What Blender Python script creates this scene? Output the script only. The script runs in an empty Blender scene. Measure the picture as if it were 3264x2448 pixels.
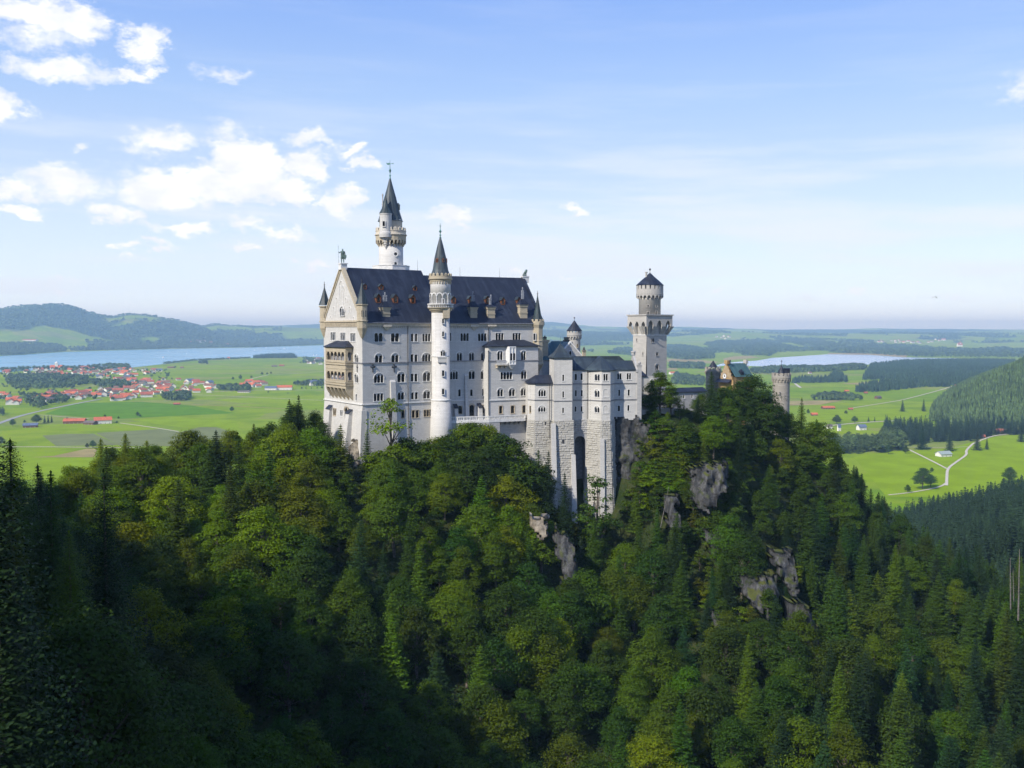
import bpy, math, random
import numpy as np
SC = bpy.context.scene
COL = SC.collection
R = math.radians
# ------------------------------------------------------------------ camera
F = 3077.0                      # focal length in photo pixels (photo is 3264 x 2448)
TH = math.atan(172 / F)         # downward pitch
CAMZ = 200.0                    # camera stands 200 m above the plain (z = 0)
cd = bpy.data.cameras.new('camera')
cd.sensor_width = 36.0
cd.lens = 36.0 * F / 3264
cd.clip_start = 1.0
cd.clip_end = 150000
cam = bpy.data.objects.new('camera', cd)
COL.objects.link(cam)
cam.location = (0, 0, CAMZ)
cam.rotation_euler = (R(90) - TH, 0, 0)
SC.camera = cam
# ------------------------------------------------------------------ light
SUN_A, SUN_E = R(46.5), R(39)     # azimuth from the -X axis towards the camera, elevation
SUN = np.array([-math.cos(SUN_A) * math.cos(SUN_E), -math.sin(SUN_A) * math.cos(SUN_E), math.sin(SUN_E)])
SKY_STRENGTH = 0.15
SUN_STRENGTH = 3.9
EXPOSURE = 0.5
ld = bpy.data.lights.new('sun', 'SUN')
ld.energy = SUN_STRENGTH
ld.angle = R(0.55)
ld.color = (1.0, 0.945, 0.85)
sun = bpy.data.objects.new('sun', ld)
COL.objects.link(sun)
from mathutils import Vector, Matrix
sun.rotation_euler = Vector(-SUN).to_track_quat('-Z', 'Y').to_euler()
sun.location = (-300, -300, 600)
SC.view_settings.view_transform = 'Standard'
SC.view_settings.look = 'None'
SC.view_settings.exposure = EXPOSURE
SC.view_settings.gamma = 1
SC.view_settings.use_curve_mapping = False
cy = SC.cycles
cy.use_denoising = True
cy.max_bounces = 5
cy.diffuse_bounces = 2
cy.glossy_bounces = 2
cy.transmission_bounces = 2
cy.transparent_max_bounces = 4
cy.volume_bounces = 0
cy.use_adaptive_sampling = True
cy.adaptive_threshold = 0.02
cy.caustics_reflective = False
cy.caustics_refractive = False


class NT:
    """small node-tree writer"""
    def __init__(s, nt):
        s.nt = nt
    def __call__(s, typ, ins=(), **props):
        n = s.nt.nodes.new(typ)
        for k, v in props.items():
            setattr(n, k, v)
        it = ins.items() if isinstance(ins, dict) else enumerate(ins)
        for k, v in it:
            if v is None:
                continue
            if hasattr(v, 'is_output'):
                s.nt.links.new(v, n.inputs[k])
            else:
                n.inputs[k].default_value = v
        return n
    def m(s, op, a, b=None, c=None, clamp=False):
        n = s('ShaderNodeMath', [a, b, c], operation=op)
        n.use_clamp = clamp
        return n.outputs[0]
    def mix(s, f, a, b, bt='MIX'):
        n = s('ShaderNodeMix', data_type='RGBA', blend_type=bt, clamp_factor=True)
        for k, v in ((0, f), (6, a), (7, b)):
            if hasattr(v, 'is_output'):
                s.nt.links.new(v, n.inputs[k])
            else:
                n.inputs[k].default_value = v if k == 0 else (*v, 1) if len(v) == 3 else v
        return n.outputs[2]
    def rng(s, v, a, b, c, d, smooth=True):
        return s('ShaderNodeMapRange', [v, a, b, c, d], interpolation_type='SMOOTHSTEP' if smooth else 'LINEAR').outputs[0]
    def noise(s, vec, scale, detail=3, rough=.55):
        n = s('ShaderNodeTexNoise', {'Scale': scale, 'Detail': detail, 'Roughness': rough})
        if vec is not None:
            s.nt.links.new(vec, n.inputs['Vector'])
        return n


def ray(sx, sy):
    a = (sx - 1632) / F
    b = (1224 - sy) / F
    return np.array([a, math.cos(TH) + b * math.sin(TH), -math.sin(TH) + b * math.cos(TH)])


def gnd(sx, sy, z=0.0):
    """the point of the plain seen in direction (sx, sy)"""
    r = ray(sx, sy)
    k = (z - CAMZ) / r[2]
    return (r[0] * k, r[1] * k)


def at(sx, sy, Y):
    r = ray(sx, sy)
    k = Y / r[1]
    return np.array([r[0] * k, Y, CAMZ + r[2] * k])


# ------------------------------------------------------------------ sky
w = bpy.data.worlds.new('World')
SC.world = w
w.use_nodes = True
w.node_tree.nodes.clear()
n = NT(w.node_tree)
sky = n('ShaderNodeTexSky', sky_type='NISHITA', sun_disc=False, sun_elevation=SUN_E, altitude=900, air_density=1.0, dust_density=0.8, ozone_density=2.0)
sky.sun_rotation = math.atan2(SUN[0], SUN[1])
tc = n('ShaderNodeTexCoord')
sep = n('ShaderNodeSeparateXYZ', [tc.outputs['Generated']])
az = n.m('ARCTAN2', sep.outputs[0], sep.outputs[1])
el = n.m('ARCSINE', sep.outputs[2])
p3 = n('ShaderNodeCombineXYZ', [az, n.m('MULTIPLY', el, 1.7), 0.0]).outputs[0]
w1 = n.noise(p3, 24, 6, .62)
w1c = n('ShaderNodeSeparateColor', [w1.outputs['Color']])
azw = n.m('ADD', az, n.m('MULTIPLY', n.m('SUBTRACT', w1c.outputs[0], .5), .085))
elw = n.m('ADD', el, n.m('MULTIPLY', n.m('SUBTRACT', w1c.outputs[1], .5), .05))
# cumulus clouds: centre, half width, half height in photo pixels, density
CLOUDS = [(95, 30, 130, 60, 1), (230, 60, 150, 62, 1), (120, 110, 150, 45, .55), (330, 70, 70, 28, .8), (468, 140, 80, 62, 1),
          (190, 222, 165, 50, .95), (400, 235, 110, 28, .8), (490, 225, 50, 25, .7), (720, 252, 110, 28, .45), (5, 345, 80, 42, .9),
          (520, 448, 105, 52, .8), (440, 470, 90, 30, .35), (740, 425, 110, 40, .4), (250, 476, 50, 20, .6), (990, 443, 95, 30, .85), (1108, 478, 52, 28, .85),
          (1165, 527, 56, 30, 1), (775, 500, 120, 72, 1.25), (690, 590, 330, 66, 1.3), (500, 600, 140, 62, 1.25), (900, 612, 120, 52, 1.2),
          (985, 530, 80, 52, 1.15), (870, 545, 80, 50, 1.1), (1092, 645, 88, 52, 1.15), (340, 685, 95, 34, 1), (440, 690, 80, 26, .7), (200, 580, 160, 50, .75),
          (40, 602, 95, 35, .95), (60, 672, 85, 20, .9), (590, 722, 120, 20, .7), (800, 715, 70, 28, .7), (910, 738, 110, 24, .6), (400, 782, 60, 17, .75),
          (510, 774, 55, 15, .65), (1430, 672, 78, 40, .9), (1455, 710, 50, 18, .6), (1836, 671, 44, 22, .9), (1015, 834, 70, 18, .75), (785, 789, 34, 15, .7),
          (2287, 915, 62, 16, .5), (2758, 930, 52, 14, .5), (3255, 275, 60, 70, .45), (1820, 880, 36, 14, .5), (1640, 868, 60, 16, .5), (415, 820, 30, 12, .5),
          (210, 910, 50, 12, .4), (930, 815, 26, 11, .5), (2560, 940, 60, 12, .4), (3080, 950, 80, 14, .4)]
acc = None
for (x, y, rx, ry, s) in CLOUDS:
    r = ray(x, y)
    a0, e0 = math.atan2(r[0], r[1]), math.asin(r[2] / np.linalg.norm(r))
    dx = n.m('MULTIPLY_ADD', azw, F / (rx * 1.08), -a0 * F / (rx * 1.08))
    dy = n.m('MULTIPLY_ADD', elw, F / (ry * 1.08), -e0 * F / (ry * 1.08))
    d2 = n.m('MULTIPLY_ADD', dx, dx, n.m('MULTIPLY', dy, dy))
    v = n.m('MULTIPLY_ADD', n.m('SQRT', d2), -s, s)
    acc = v if acc is None else n.m('SMOOTH_MAX', acc, v, .07)
fine = n.noise(p3, 75, 6, .62).outputs['Fac']
dens = n.m('ADD', acc, n.m('MULTIPLY', n.m('SUBTRACT', fine, .53), .62))
cover = n.rng(dens, 0.0, .58, 0, 1)
# thin streaks of high cloud
p4 = n('ShaderNodeCombineXYZ', [n.m('MULTIPLY_ADD', el, 2.2, az), n.m('MULTIPLY', el, 9.0), 3.0]).outputs[0]
thin = n.rng(n.noise(p4, 3.2, 6, .6).outputs['Fac'], .42, .66, 0, .75)
lowveil = n.rng(el, .07, .27, 1, .12)
thin = n.m('MULTIPLY', thin, lowveil)
skyc = n('ShaderNodeHueSaturation', {'Hue': .512, 'Saturation': 1.12, 'Value': 1.0, 'Color': sky.outputs[0]}).outputs[0]
skyb = n('ShaderNodeVectorMath', [skyc, (SKY_STRENGTH,) * 3], operation='MULTIPLY').outputs[0]
ramp = n('ShaderNodeValToRGB', [n.m('MULTIPLY', el, 2.0)])           # summer haze: paler towards the horizon
cr = ramp.color_ramp
for i, (p_, c_) in enumerate(((0.0, (.80, .875, .93)), (.085, (.62, .685, .78)), (.30, (.455, .55, .705)), (.46, (.325, .46, .705)), (.66, (.195, .335, .70)), (1.0, (.11, .22, .58)))):
    e_ = cr.elements[i] if i < 2 else cr.elements.new(p_)
    e_.position = p_
    e_.color = (*c_, 1)
skyb = n.mix(.80, skyb, ramp.outputs[0])
c1 = n.mix(thin, skyb, (.655, .69, .745))
shade = n.rng(n.noise(p3, 26, 3).outputs['Fac'], .35, .7, 0, 1)
c2 = n.mix(cover, c1, n.mix(shade, (.68, .70, .75), (.82, .82, .83)))
bg = n('ShaderNodeBackground', [c2, 1.0])
out = n('ShaderNodeOutputWorld', [bg.outputs[0]])
w.cycles.sampling_method = 'MANUAL'
w.cycles.sample_map_resolution = 512
# ------------------------------------------------------------------ materials
MATS = {}


def newmat(name):
    m = bpy.data.materials.new(name)
    m.use_nodes = True
    nt = m.node_tree
    nt.nodes.clear()
    n = NT(nt)
    return m, n


def finish(m, n, col, rough=.7, spec=.3, bump=None, bstr=.3, bdist=.1, metal=0.0, extra=None):
    ins = {'Base Color': col if hasattr(col, 'is_output') else (*col, 1), 'Roughness': rough, 'Specular IOR Level': spec, 'Metallic': metal}
    if bump is not None:
        b = n('ShaderNodeBump', {'Strength': bstr, 'Distance': bdist, 'Height': bump})
        ins['Normal'] = b.outputs[0]
    s = n('ShaderNodeBsdfPrincipled', ins)
    n('ShaderNodeOutputMaterial', [s.outputs[0]])
    return m


def flat(name, col, rough=.6, spec=.3, metal=0.0, var=.25, scale=1.5):
    m, n = newmat(name)
    tc = n('ShaderNodeTexCoord')
    f = n.rng(n.noise(tc.outputs['Object'], scale, 4).outputs['Fac'], .3, .7, 0, 1)
    c = n.mix(f, tuple(v * (1 - var) for v in col), tuple(min(1, v * (1 + var)) for v in col))
    MATS[name] = finish(m, n, c, rough, spec, metal=metal)
    return MATS[name]


def stone(name, c0, c1, bw=1.1, bh=.42, mortar=.72, streak=.25, stain=(.55, .52, .47), bstr=.3):
    """ashlar facing: courses of blocks, slight tone change from block to block, rain streaks"""
    m, n = newmat(name)
    tc = n('ShaderNodeTexCoord')
    s = n('ShaderNodeSeparateXYZ', [tc.outputs['Object']])
    u = n.m('ADD', s.outputs[0], n.m('MULTIPLY', s.outputs[1], .93))
    v = n('ShaderNodeCombineXYZ', [u, s.outputs[2], 0.0]).outputs[0]
    br = n('ShaderNodeTexBrick', {'Vector': v, 'Color1': (*c0, 1), 'Color2': (*c1, 1), 'Mortar': (*[x * mortar for x in c0], 1), 'Scale': 1.0,
                                  'Mortar Size': .018, 'Mortar Smooth': .3, 'Bias': 0.0, 'Brick Width': bw, 'Row Height': bh})
    big = n.rng(n.noise(v, .11, 5, .6).outputs['Fac'], .38, .68, 0, 1)
    sv = n('ShaderNodeCombineXYZ', [n.m('MULTIPLY', u, 1.1), n.m('MULTIPLY', s.outputs[2], .07), 0.0]).outputs[0]
    stk = n.rng(n.noise(sv, 1.0, 5, .65).outputs['Fac'], .5, .78, 0, streak)
    c = n.mix(n.m('MULTIPLY', big, .34), br.outputs['Color'], tuple(x * .70 for x in c1))
    c = n.mix(stk, c, stain)
    fine = n.noise(v, 2.6, 3).outputs['Fac']
    c = n.mix(n.rng(fine, .35, .7, .0, .16), c, tuple(x * .7 for x in c0))
    MATS[name] = finish(m, n, c, .85, .15, br.outputs['Fac'], -bstr, .08)
    return MATS[name]


stone('limestone', (.545, .53, .495), (.615, .60, .565), streak=.62, stain=(.37, .355, .325))
stone('limestone_grey', (.40, .395, .38), (.49, .48, .46), 1.2, .5, .62, .45, (.36, .35, .33))
stone('tower_stone', (.42, .40, .365), (.50, .475, .43), 1.2, .5, .6, .3, (.36, .34, .31))
stone('ochre_stone', (.43, .37, .265), (.50, .435, .32), .9, .4, .7, .25, (.34, .27, .18))
stone('yellow_brick', (.38, .25, .11), (.46, .32, .16), .6, .3, .7, .2, (.34, .25, .15))
stone('rough_block', (.39, .375, .335), (.48, .465, .42), 1.6, .7, .7, .35, (.38, .36, .32), .1)
flat('pale_rock', (.23, .20, .155), .95, .05, var=.5, scale=.7)
stone('gate_stone', (.31, .285, .24), (.39, .36, .31), 1.2, .5, .6, .4, (.25, .23, .20))
flat('trim_stone', (.68, .67, .64), .8, .15, var=.12)
flat('tan_trim', (.48, .41, .30), .85, .15, var=.15)
flat('tan_soft', (.56, .50, .40), .85, .15, var=.15)
flat('string_dark', (.24, .24, .25), .8, .2, var=.2)
flat('iron', (.035, .035, .04), .5, .4)
flat('copper_green', (.10, .22, .20), .55, .4, var=.35, scale=.5)
flat('statue_bronze', (.11, .17, .15), .55, .4, var=.4, scale=1.2)
flat('pot_metal', (.27, .28, .30), .4, .5, var=.2)
flat('dormer_wood', (.17, .068, .034), .7, .2, var=.3, scale=2)
flat('door_wood', (.42, .14, .05), .7, .2, var=.3)
flat('white_paint', (.78, .77, .74), .7, .25, var=.06)
m, n = newmat('window_glass')
MATS['window_glass'] = finish(m, n, (.011, .012, .016), .12, .5)
m, n = newmat('niche_dark')
MATS['niche_dark'] = finish(m, n, (.05, .05, .055), .9, .1)


def roofing(name, c0, c1, seam=.62, axis='X', streakc=(.10, .13, .15)):
    m, n = newmat(name)
    tc = n('ShaderNodeTexCoord')
    s = n('ShaderNodeSeparateXYZ', [tc.outputs['Object']])
    u = s.outputs[0] if axis == 'X' else s.outputs[1]
    fr = n.m('FRACT', n.m('MULTIPLY', u, 1 / seam))
    ln = n.m('LESS_THAN', fr, .12)
    sv = n('ShaderNodeCombineXYZ', [n.m('MULTIPLY', u, .8), n.m('MULTIPLY', s.outputs[2], .10), 0.0]).outputs[0]
    a = n.rng(n.noise(sv, 1.0, 5, .65).outputs['Fac'], .40, .72, 0, 1)
    b = n.rng(n.noise(tc.outputs['Object'], .35, 4).outputs['Fac'], .52, .80, 0, .5)
    c = n.mix(a, c0, c1)
    c = n.mix(b, c, streakc)
    c = n.mix(n.m('MULTIPLY', ln, .35), c, tuple(x * 1.9 + .004 for x in c0))
    MATS[name] = finish(m, n, c, .52, .35, n.m('MULTIPLY', ln, 1.0), .25, .06)


roofing('slate', (.0120, .0150, .026), (.027, .034, .052), streakc=(.055, .068, .09))
roofing('slate_blue', (.022, .032, .042), (.042, .058, .070), streakc=(.09, .13, .14))
roofing('copper_roof', (.040, .088, .092), (.075, .145, .145), .8, streakc=(.11, .19, .18))
roofing('turret_slate', (.022, .034, .040), (.040, .060, .064), .4, streakc=(.08, .13, .125))
roofing('spire_copper', (.036, .047, .056), (.062, .082, .090), .5, streakc=(.13, .18, .17))


def foliage(name, c, var=.28, yel=(.16, .17, .02), trans=.28, stuff=False, rough=.6):
    """leaf material: tone differs from tree to tree (object colour) and from leaf spray to leaf spray"""
    m, n = newmat(name)
    geo = n('ShaderNodeNewGeometry')
    oi = n('ShaderNodeObjectInfo')
    rnd = geo.outputs['Random Per Island']
    base = n.mix(1.0, c, oi.outputs['Color'], 'MULTIPLY') if not stuff else n.mix(n.rng(n.noise(n('ShaderNodeTexCoord').outputs['Object'], .02, 3).outputs['Fac'], .35, .65, 0, 1), tuple(x * .75 for x in c), tuple(x * 1.25 for x in c))
    hsv = n('ShaderNodeHueSaturation', {'Hue': n.m('MULTIPLY_ADD', n.m('FRACT', n.m('MULTIPLY', rnd, 7.31)), -.014, .509), 'Saturation': 1.0,
                                        'Value': n.m('MULTIPLY_ADD', rnd, 2 * var, 1 - var), 'Color': base}).outputs[0]
    d = n('ShaderNodeBsdfPrincipled', {'Base Color': hsv, 'Roughness': rough, 'Specular IOR Level': .08})
    if trans:
        t = n('ShaderNodeBsdfTranslucent', [n.mix(1.0, hsv, (1.25, 1.3, .55), 'MULTIPLY')])
        mx = n('ShaderNodeMixShader', [trans, d.outputs[0], t.outputs[0]])
        n('ShaderNodeOutputMaterial', [mx.outputs[0]])
    else:
        n('ShaderNodeOutputMaterial', [d.outputs[0]])
    MATS[name] = m


foliage('leaf', (1, 1, 1))
foliage('needle', (1, 1, 1), var=.3, trans=.10)
foliage('wood_far', (.078, .120, .040), var=.35, trans=0, stuff=True)
foliage('wood_slope', (.062, .098, .030), var=.35, trans=0, stuff=True)
foliage('wood_dark', (.026, .050, .022), var=.35, trans=0, stuff=True)
foliage('leaf_mass', (.044, .078, .008), var=.3, trans=.28, stuff=True)
foliage('undergrowth', (.030, .055, .012), var=.4, trans=.2, stuff=True)
flat('bark', (.13, .11, .09), .9, .1, var=.4, scale=2)
flat('bark_pale', (.15, .14, .125), .9, .1, var=.3, scale=2)


class MB:
    """collects faces of one mesh, in the coordinates of the thing it belongs to"""
    def __init__(s):
        s.v, s.f, s.mi = [], [], []
        s.T = (0., 0., 0.)
        s.cur = 0
    def at(s, x=0., y=0., deg=0.):
        s.T = (x, y, R(deg))
        return s
    def add(s, pts):
        x0, y0, t = s.T
        c, d = math.cos(t), math.sin(t)
        k = len(s.v)
        s.v += [(x0 + c * p[0] - d * p[1], y0 + d * p[0] + c * p[1], p[2]) for p in pts]
        return k
    def poly(s, *pts):
        k = s.add(pts)
        s.f.append(tuple(range(k, k + len(pts))))
        s.mi.append(s.cur)
    def faces(s, pts, fs):
        k = s.add(pts)
        for f in fs:
            s.f.append(tuple(k + i for i in f))
            s.mi.append(s.cur)
    def box(s, x0, x1, y0, y1, z0, z1):
        s.faces([(x, y, z) for z in (z0, z1) for y in (y0, y1) for x in (x0, x1)],
                [(0, 2, 3, 1), (4, 5, 7, 6), (0, 1, 5, 4), (1, 3, 7, 5), (3, 2, 6, 7), (2, 0, 4, 6)])
    def prism(s, pl, z0, z1, pl1=None):
        q = pl1 or pl
        k = len(pl)
        s.faces([(x, y, z0) for x, y in pl] + [(x, y, z1) for x, y in q],
                [tuple(range(k))[::-1], tuple(range(k, 2 * k))] + [(i, (i + 1) % k, k + (i + 1) % k, k + i) for i in range(k)])
    def lathe(s, cx, cy, prof, nn=24, ph=0.):
        pts, fs = [], []
        for r, z in prof:
            for i in range(nn):
                a = 2 * math.pi * (i + ph) / nn
                pts.append((cx + r * math.cos(a), cy + r * math.sin(a), z))
        for j in range(len(prof) - 1):
            for i in range(nn):
                k = (i + 1) % nn
                fs.append((j * nn + i, j * nn + k, (j + 1) * nn + k, (j + 1) * nn + i))
        fs.append(tuple(range(nn))[::-1])
        fs.append(tuple(range((len(prof) - 1) * nn, len(prof) * nn)))
        s.faces(pts, fs)
    def tube(s, p, q, r0, r1=None, nn=6):
        p, q = np.array(p, float), np.array(q, float)
        r1 = r0 if r1 is None else r1
        d = (q - p) / (np.linalg.norm(q - p) + 1e-9)
        a = np.cross(d, (0, 0, 1.) if abs(d[2]) < .9 else (1., 0, 0))
        a /= np.linalg.norm(a)
        b = np.cross(d, a)
        pts = []
        for c, r in ((p, r0), (q, r1)):
            for i in range(nn):
                t = 2 * math.pi * i / nn
                pts.append(tuple(c + r * (math.cos(t) * a + math.sin(t) * b)))
        s.faces(pts, [(i, (i + 1) % nn, nn + (i + 1) % nn, nn + i) for i in range(nn)] + [tuple(range(nn))[::-1], tuple(range(nn, 2 * nn))])
    def merlons(s, cx, cy, r0, r1, z0, z1, cnt, frac=.55, cap=0.):
        """battlement ring: blocks with gaps on a low wall"""
        k0 = len(s.v)
        s.lathe(cx, cy, [(r1 - .01, z0 - .3), (r1 - .01, z0 + (z1 - z0) * .12), (r0 + .01, z0 + (z1 - z0) * .12)], 32)
        for i in range(cnt):
            a0 = 2 * math.pi * (i - frac / 2) / cnt
            a1 = 2 * math.pi * (i + frac / 2) / cnt
            am = (a0 + a1) / 2
            pl = [(cx + r * math.cos(a), cy + r * math.sin(a)) for r, a in ((r0, a0), (r1, a0), (r1, am), (r1, a1), (r0, a1))]
            s.prism(pl, z0, z1)
            if cap:
                pts = [(x, y, z1 + .01) for x, y in pl]
                c0 = (cx + (r0 + r1) / 2 * math.cos(am), cy + (r0 + r1) / 2 * math.sin(am), z1 + cap)
                s.faces(pts + [c0], [(j, (j + 1) % 5, 5) for j in range(5)])
    def mesh(s, name, mats, dz=0., smooth=False):
        me = bpy.data.meshes.new(name)
        me.from_pydata([(x, y, z - dz) for x, y, z in s.v], [], s.f)
        for m in (mats if isinstance(mats, (list, tuple)) else [mats]):
            me.materials.append(MATS[m])
        if len(s.mi) and max(s.mi) > 0:
            me.polygons.foreach_set('material_index', s.mi)
        if smooth:
            me.polygons.foreach_set('use_smooth', [True] * len(s.f))
        me.update()
        return me
    def build(s, name, mats, parent=None, smooth=False, label=None):
        dz = BASE.get(root_of(parent).name, 0.) if parent else 0.
        o = bpy.data.objects.new(name, s.mesh(name, mats, dz, smooth))
        COL.objects.link(o)
        if parent:
            o.parent = parent
        if label:
            o['label'] = label
        return o


BASE = {}


def root_of(o):
    while o.parent:
        o = o.parent
    return o


def tag(o, label, cat, group=None, kind=None):
    if label:
        o['label'] = label
    if cat:
        o['category'] = cat
    if group:
        o['group'] = group
    if kind:
        o['kind'] = kind
    return o


def thing(name, label, cat, x, y, zr, deg=0., group=None):
    """an Empty at the thing's base; its parts are given in local x, y and in height relative to the camera"""
    o = bpy.data.objects.new(name, None)
    o.empty_display_size = 1
    COL.objects.link(o)
    o.location = (x, y, CAMZ + zr)
    o.rotation_euler = (0, 0, R(deg))
    BASE[o.name] = zr
    return tag(o, label, cat, group)


def npmesh(name, V, Q, mats, mi=None, smooth=False, attr=None):
    """fast mesh from numpy arrays; Q is an (n, k) face array"""
    me = bpy.data.meshes.new(name)
    V = np.asarray(V, np.float32)
    Q = np.asarray(Q, np.int32)
    k = Q.shape[1]
    me.vertices.add(len(V))
    me.vertices.foreach_set('co', V.ravel())
    me.loops.add(Q.size)
    me.loops.foreach_set('vertex_index', Q.ravel())
    me.polygons.add(len(Q))
    me.polygons.foreach_set('loop_start', np.arange(0, Q.size, k, dtype=np.int32))
    for m in (mats if isinstance(mats, (list, tuple)) else [mats]):
        me.materials.append(MATS[m])
    if mi is not None:
        me.polygons.foreach_set('material_index', np.asarray(mi, np.int32))
    if smooth:
        me.polygons.foreach_set('use_smooth', np.ones(len(Q), bool))
    for an, av in (attr or {}).items():
        a = me.attributes.new(an, 'FLOAT', 'POINT')
        a.data.foreach_set('value', np.asarray(av, np.float32))
    me.update(calc_edges=True)
    return me


def link(name, me, loc=(0, 0, 0), parent=None):
    o = bpy.data.objects.new(name, me)
    COL.objects.link(o)
    o.location = loc
    if parent:
        o.parent = parent
    return o
# ------------------------------------------------------------------ ground, hills, water, air
rs = np.random.RandomState(7)
_NG = rs.rand(256, 256)


def vnoise(x, y):
    x, y = np.asarray(x, float), np.asarray(y, float)
    xi, yi = np.floor(x).astype(int), np.floor(y).astype(int)
    fx, fy = x - xi, y - yi
    fx, fy = fx * fx * (3 - 2 * fx), fy * fy * (3 - 2 * fy)
    g = lambda a, b: _NG[a & 255, b & 255]
    return (g(xi, yi) * (1 - fx) + g(xi + 1, yi) * fx) * (1 - fy) + (g(xi, yi + 1) * (1 - fx) + g(xi + 1, yi + 1) * fx) * fy


def fbm(x, y, o=4):
    s, a, t = 0, 1, 0
    for i in range(o):
        s = s + a * vnoise(x * 2 ** i + 17 * i, y * 2 ** i + 31 * i)
        t += a
        a *= .5
    return s / t


def sstep(v, a, b):
    t = np.clip((np.asarray(v, float) - a) / (b - a), 0, 1)
    return t * t * (3 - 2 * t)


RIDGES = [(12500, 3000, [(-400, 985), (0, 982), (100, 973), (160, 973), (230, 980), (290, 1000), (330, 1009), (360, 1013), (400, 1002), (440, 996), (500, 998), (560, 1008), (640, 1030), (700, 1060), (760, 1100), (3700, 1160)]),
          (16500, 3000, [(-400, 1060), (500, 1040), (640, 1037), (696, 1031), (730, 1036), (830, 1039), (900, 1037), (1060, 1041), (1300, 1045), (1600, 1050), (2000, 1056), (2300, 1052), (2600, 1060), (3264, 1058), (3700, 1058)]),
          (24000, 5000, [(-400, 1046), (800, 1040), (900, 1036), (1060, 1031), (1200, 1040), (1500, 1036), (1756, 1023), (1820, 1030), (1900, 1039), (2000, 1040), (2200, 1043), (2500, 1046), (2747, 1048), (2945, 1047), (3264, 1046), (3700, 1040)])]


def hills(x, y):
    """height of the far land above the plain"""
    x, y = np.asarray(x, float), np.asarray(y, float)
    t = x / np.maximum(y, 1)
    sx = 1632 + F * t
    h = np.zeros_like(y)
    for d, sg, pl in RIDGES:
        top = CAMZ + (1052 - np.interp(sx, [p[0] for p in pl], [p[1] for p in pl])) / F * d
        h = np.maximum(h, np.maximum(top - 36, 0) * np.exp(-((y - d) / sg) ** 2))
    shore = 200 * F / (np.interp(sx, [-400, 0, 207, 540, 789, 1035, 1300, 1800, 2300, 2600, 3264, 3700], [1137, 1135, 1122, 1112, 1108, 1101, 1100, 1115, 1128, 1129, 1131, 1131]) - 1052)
    h = h * sstep(y, shore, shore + 3500)
    h = h * (1 + .25 * (fbm(x / 900, y / 900, 4) - .5) * sstep(y, 7000, 9000))
    h = h + sstep(y, shore, shore + 4000) * 90 * np.maximum(0, fbm(x / 1500 + 9, y / 2200, 4) - .38)
    # wooded mountainside closing the plain towards +X
    h = h + 1230 * np.maximum(0, t - .434 - 3.3e-5 * (np.clip(y, 2000, 7000) - 2400)) * sstep(y, 1850, 2500) * (1 - sstep(y, 4200, 6500)) * (.85 + .3 * fbm(x / 160, y / 160, 3))
    return h


def far_hit(sx, sy):
    """first point of the far land met in direction (sx, sy)"""
    r = ray(sx, sy)
    k = np.geomspace(700, 40000, 1500)
    x, y, z = r[0] * k, r[1] * k, CAMZ + r[2] * k
    i = np.argmax(z < hills(x, y))
    return (x[i], y[i]) if i > 0 else (x[-1], y[-1])


def inpoly(x, y, pl):
    x, y = np.asarray(x), np.asarray(y)
    c = np.zeros(x.shape, bool)
    j = len(pl) - 1
    for i in range(len(pl)):
        (xi, yi), (xj, yj) = pl[i], pl[j]
        if yi != yj:
            c ^= ((yi > y) != (yj > y)) & (x < (xj - xi) * (y - yi) / (yj - yi) + xi)
        j = i
    return c


# polar sheet of the plain and the far hills, out to the horizon
na, nr = 620, 620
AZ = np.linspace(R(-37), R(37), na)
RR = np.concatenate([np.geomspace(260, 3000, 150)[:-1], np.geomspace(3000, 42000, nr - 149)])
a2, r2 = np.meshgrid(AZ, RR)
GX, GY = np.sin(a2) * r2 / np.cos(a2) * np.cos(a2), np.cos(a2) * r2
GH = hills(GX, GY)
forest = sstep(fbm(GX / 900 + 40, GY / 1500, 5), .46, .52)
left = sstep(1632 + F * GX / GY, 1100, 700) * 1.0
forest = np.maximum(forest, left * sstep(fbm(GX / 700 + 3, GY / 800, 4), .47, .53))
_sh = 200 * F / (np.interp(1632 + F * GX / GY, [-400, 0, 207, 540, 789, 1035, 1300, 1800, 2300, 2600, 3264, 3700], [1137, 1135, 1122, 1112, 1108, 1101, 1100, 1115, 1128, 1129, 1131, 1131]) - 1052)
forest = forest * sstep(GY, _sh + 60, _sh + 400)
idx = np.arange(na * nr).reshape(nr, na)
Q = np.stack([idx[:-1, :-1], idx[:-1, 1:], idx[1:, 1:], idx[1:, :-1]], -1).reshape(-1, 4)
m, n = newmat('plain_ground')
geo = n('ShaderNodeNewGeometry')
pos = geo.outputs['Position']
sp = n('ShaderNodeSeparateXYZ', [pos])
mp = n('ShaderNodeMapping', {'Vector': pos, 'Rotation': (0, 0, R(24)), 'Scale': (1 / 420, 1 / 230, 0)})
wob = n.noise(mp.outputs[0], 1.3, 2).outputs['Color']
mv = n('ShaderNodeVectorMath', [mp.outputs[0], n('ShaderNodeVectorMath', [wob, (.25, .25, 0)], operation='MULTIPLY').outputs[0]], operation='ADD').outputs[0]
vor = n('ShaderNodeTexVoronoi', {'Vector': mv, 'Scale': 1.0, 'Randomness': .85})
vc = n('ShaderNodeSeparateColor', [vor.outputs['Color']])
grass = n.mix(vc.outputs[0], (.135, .245, .006), (.225, .310, .010))
grass = n.mix(n.rng(vc.outputs[1], .78, .84, 0, .65), grass, (.25, .24, .09))
lines = n('ShaderNodeTexNoise', {'Vector': n('ShaderNodeMapping', {'Vector': pos, 'Rotation': (0, 0, R(24)), 'Scale': (.0006, .035, 0)}).outputs[0], 'Scale': 1.0, 'Detail': 4.0})
grass = n.mix(n.rng(lines.outputs['Fac'], .40, .62, 0, .5), grass, (.23, .28, .03))
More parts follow.
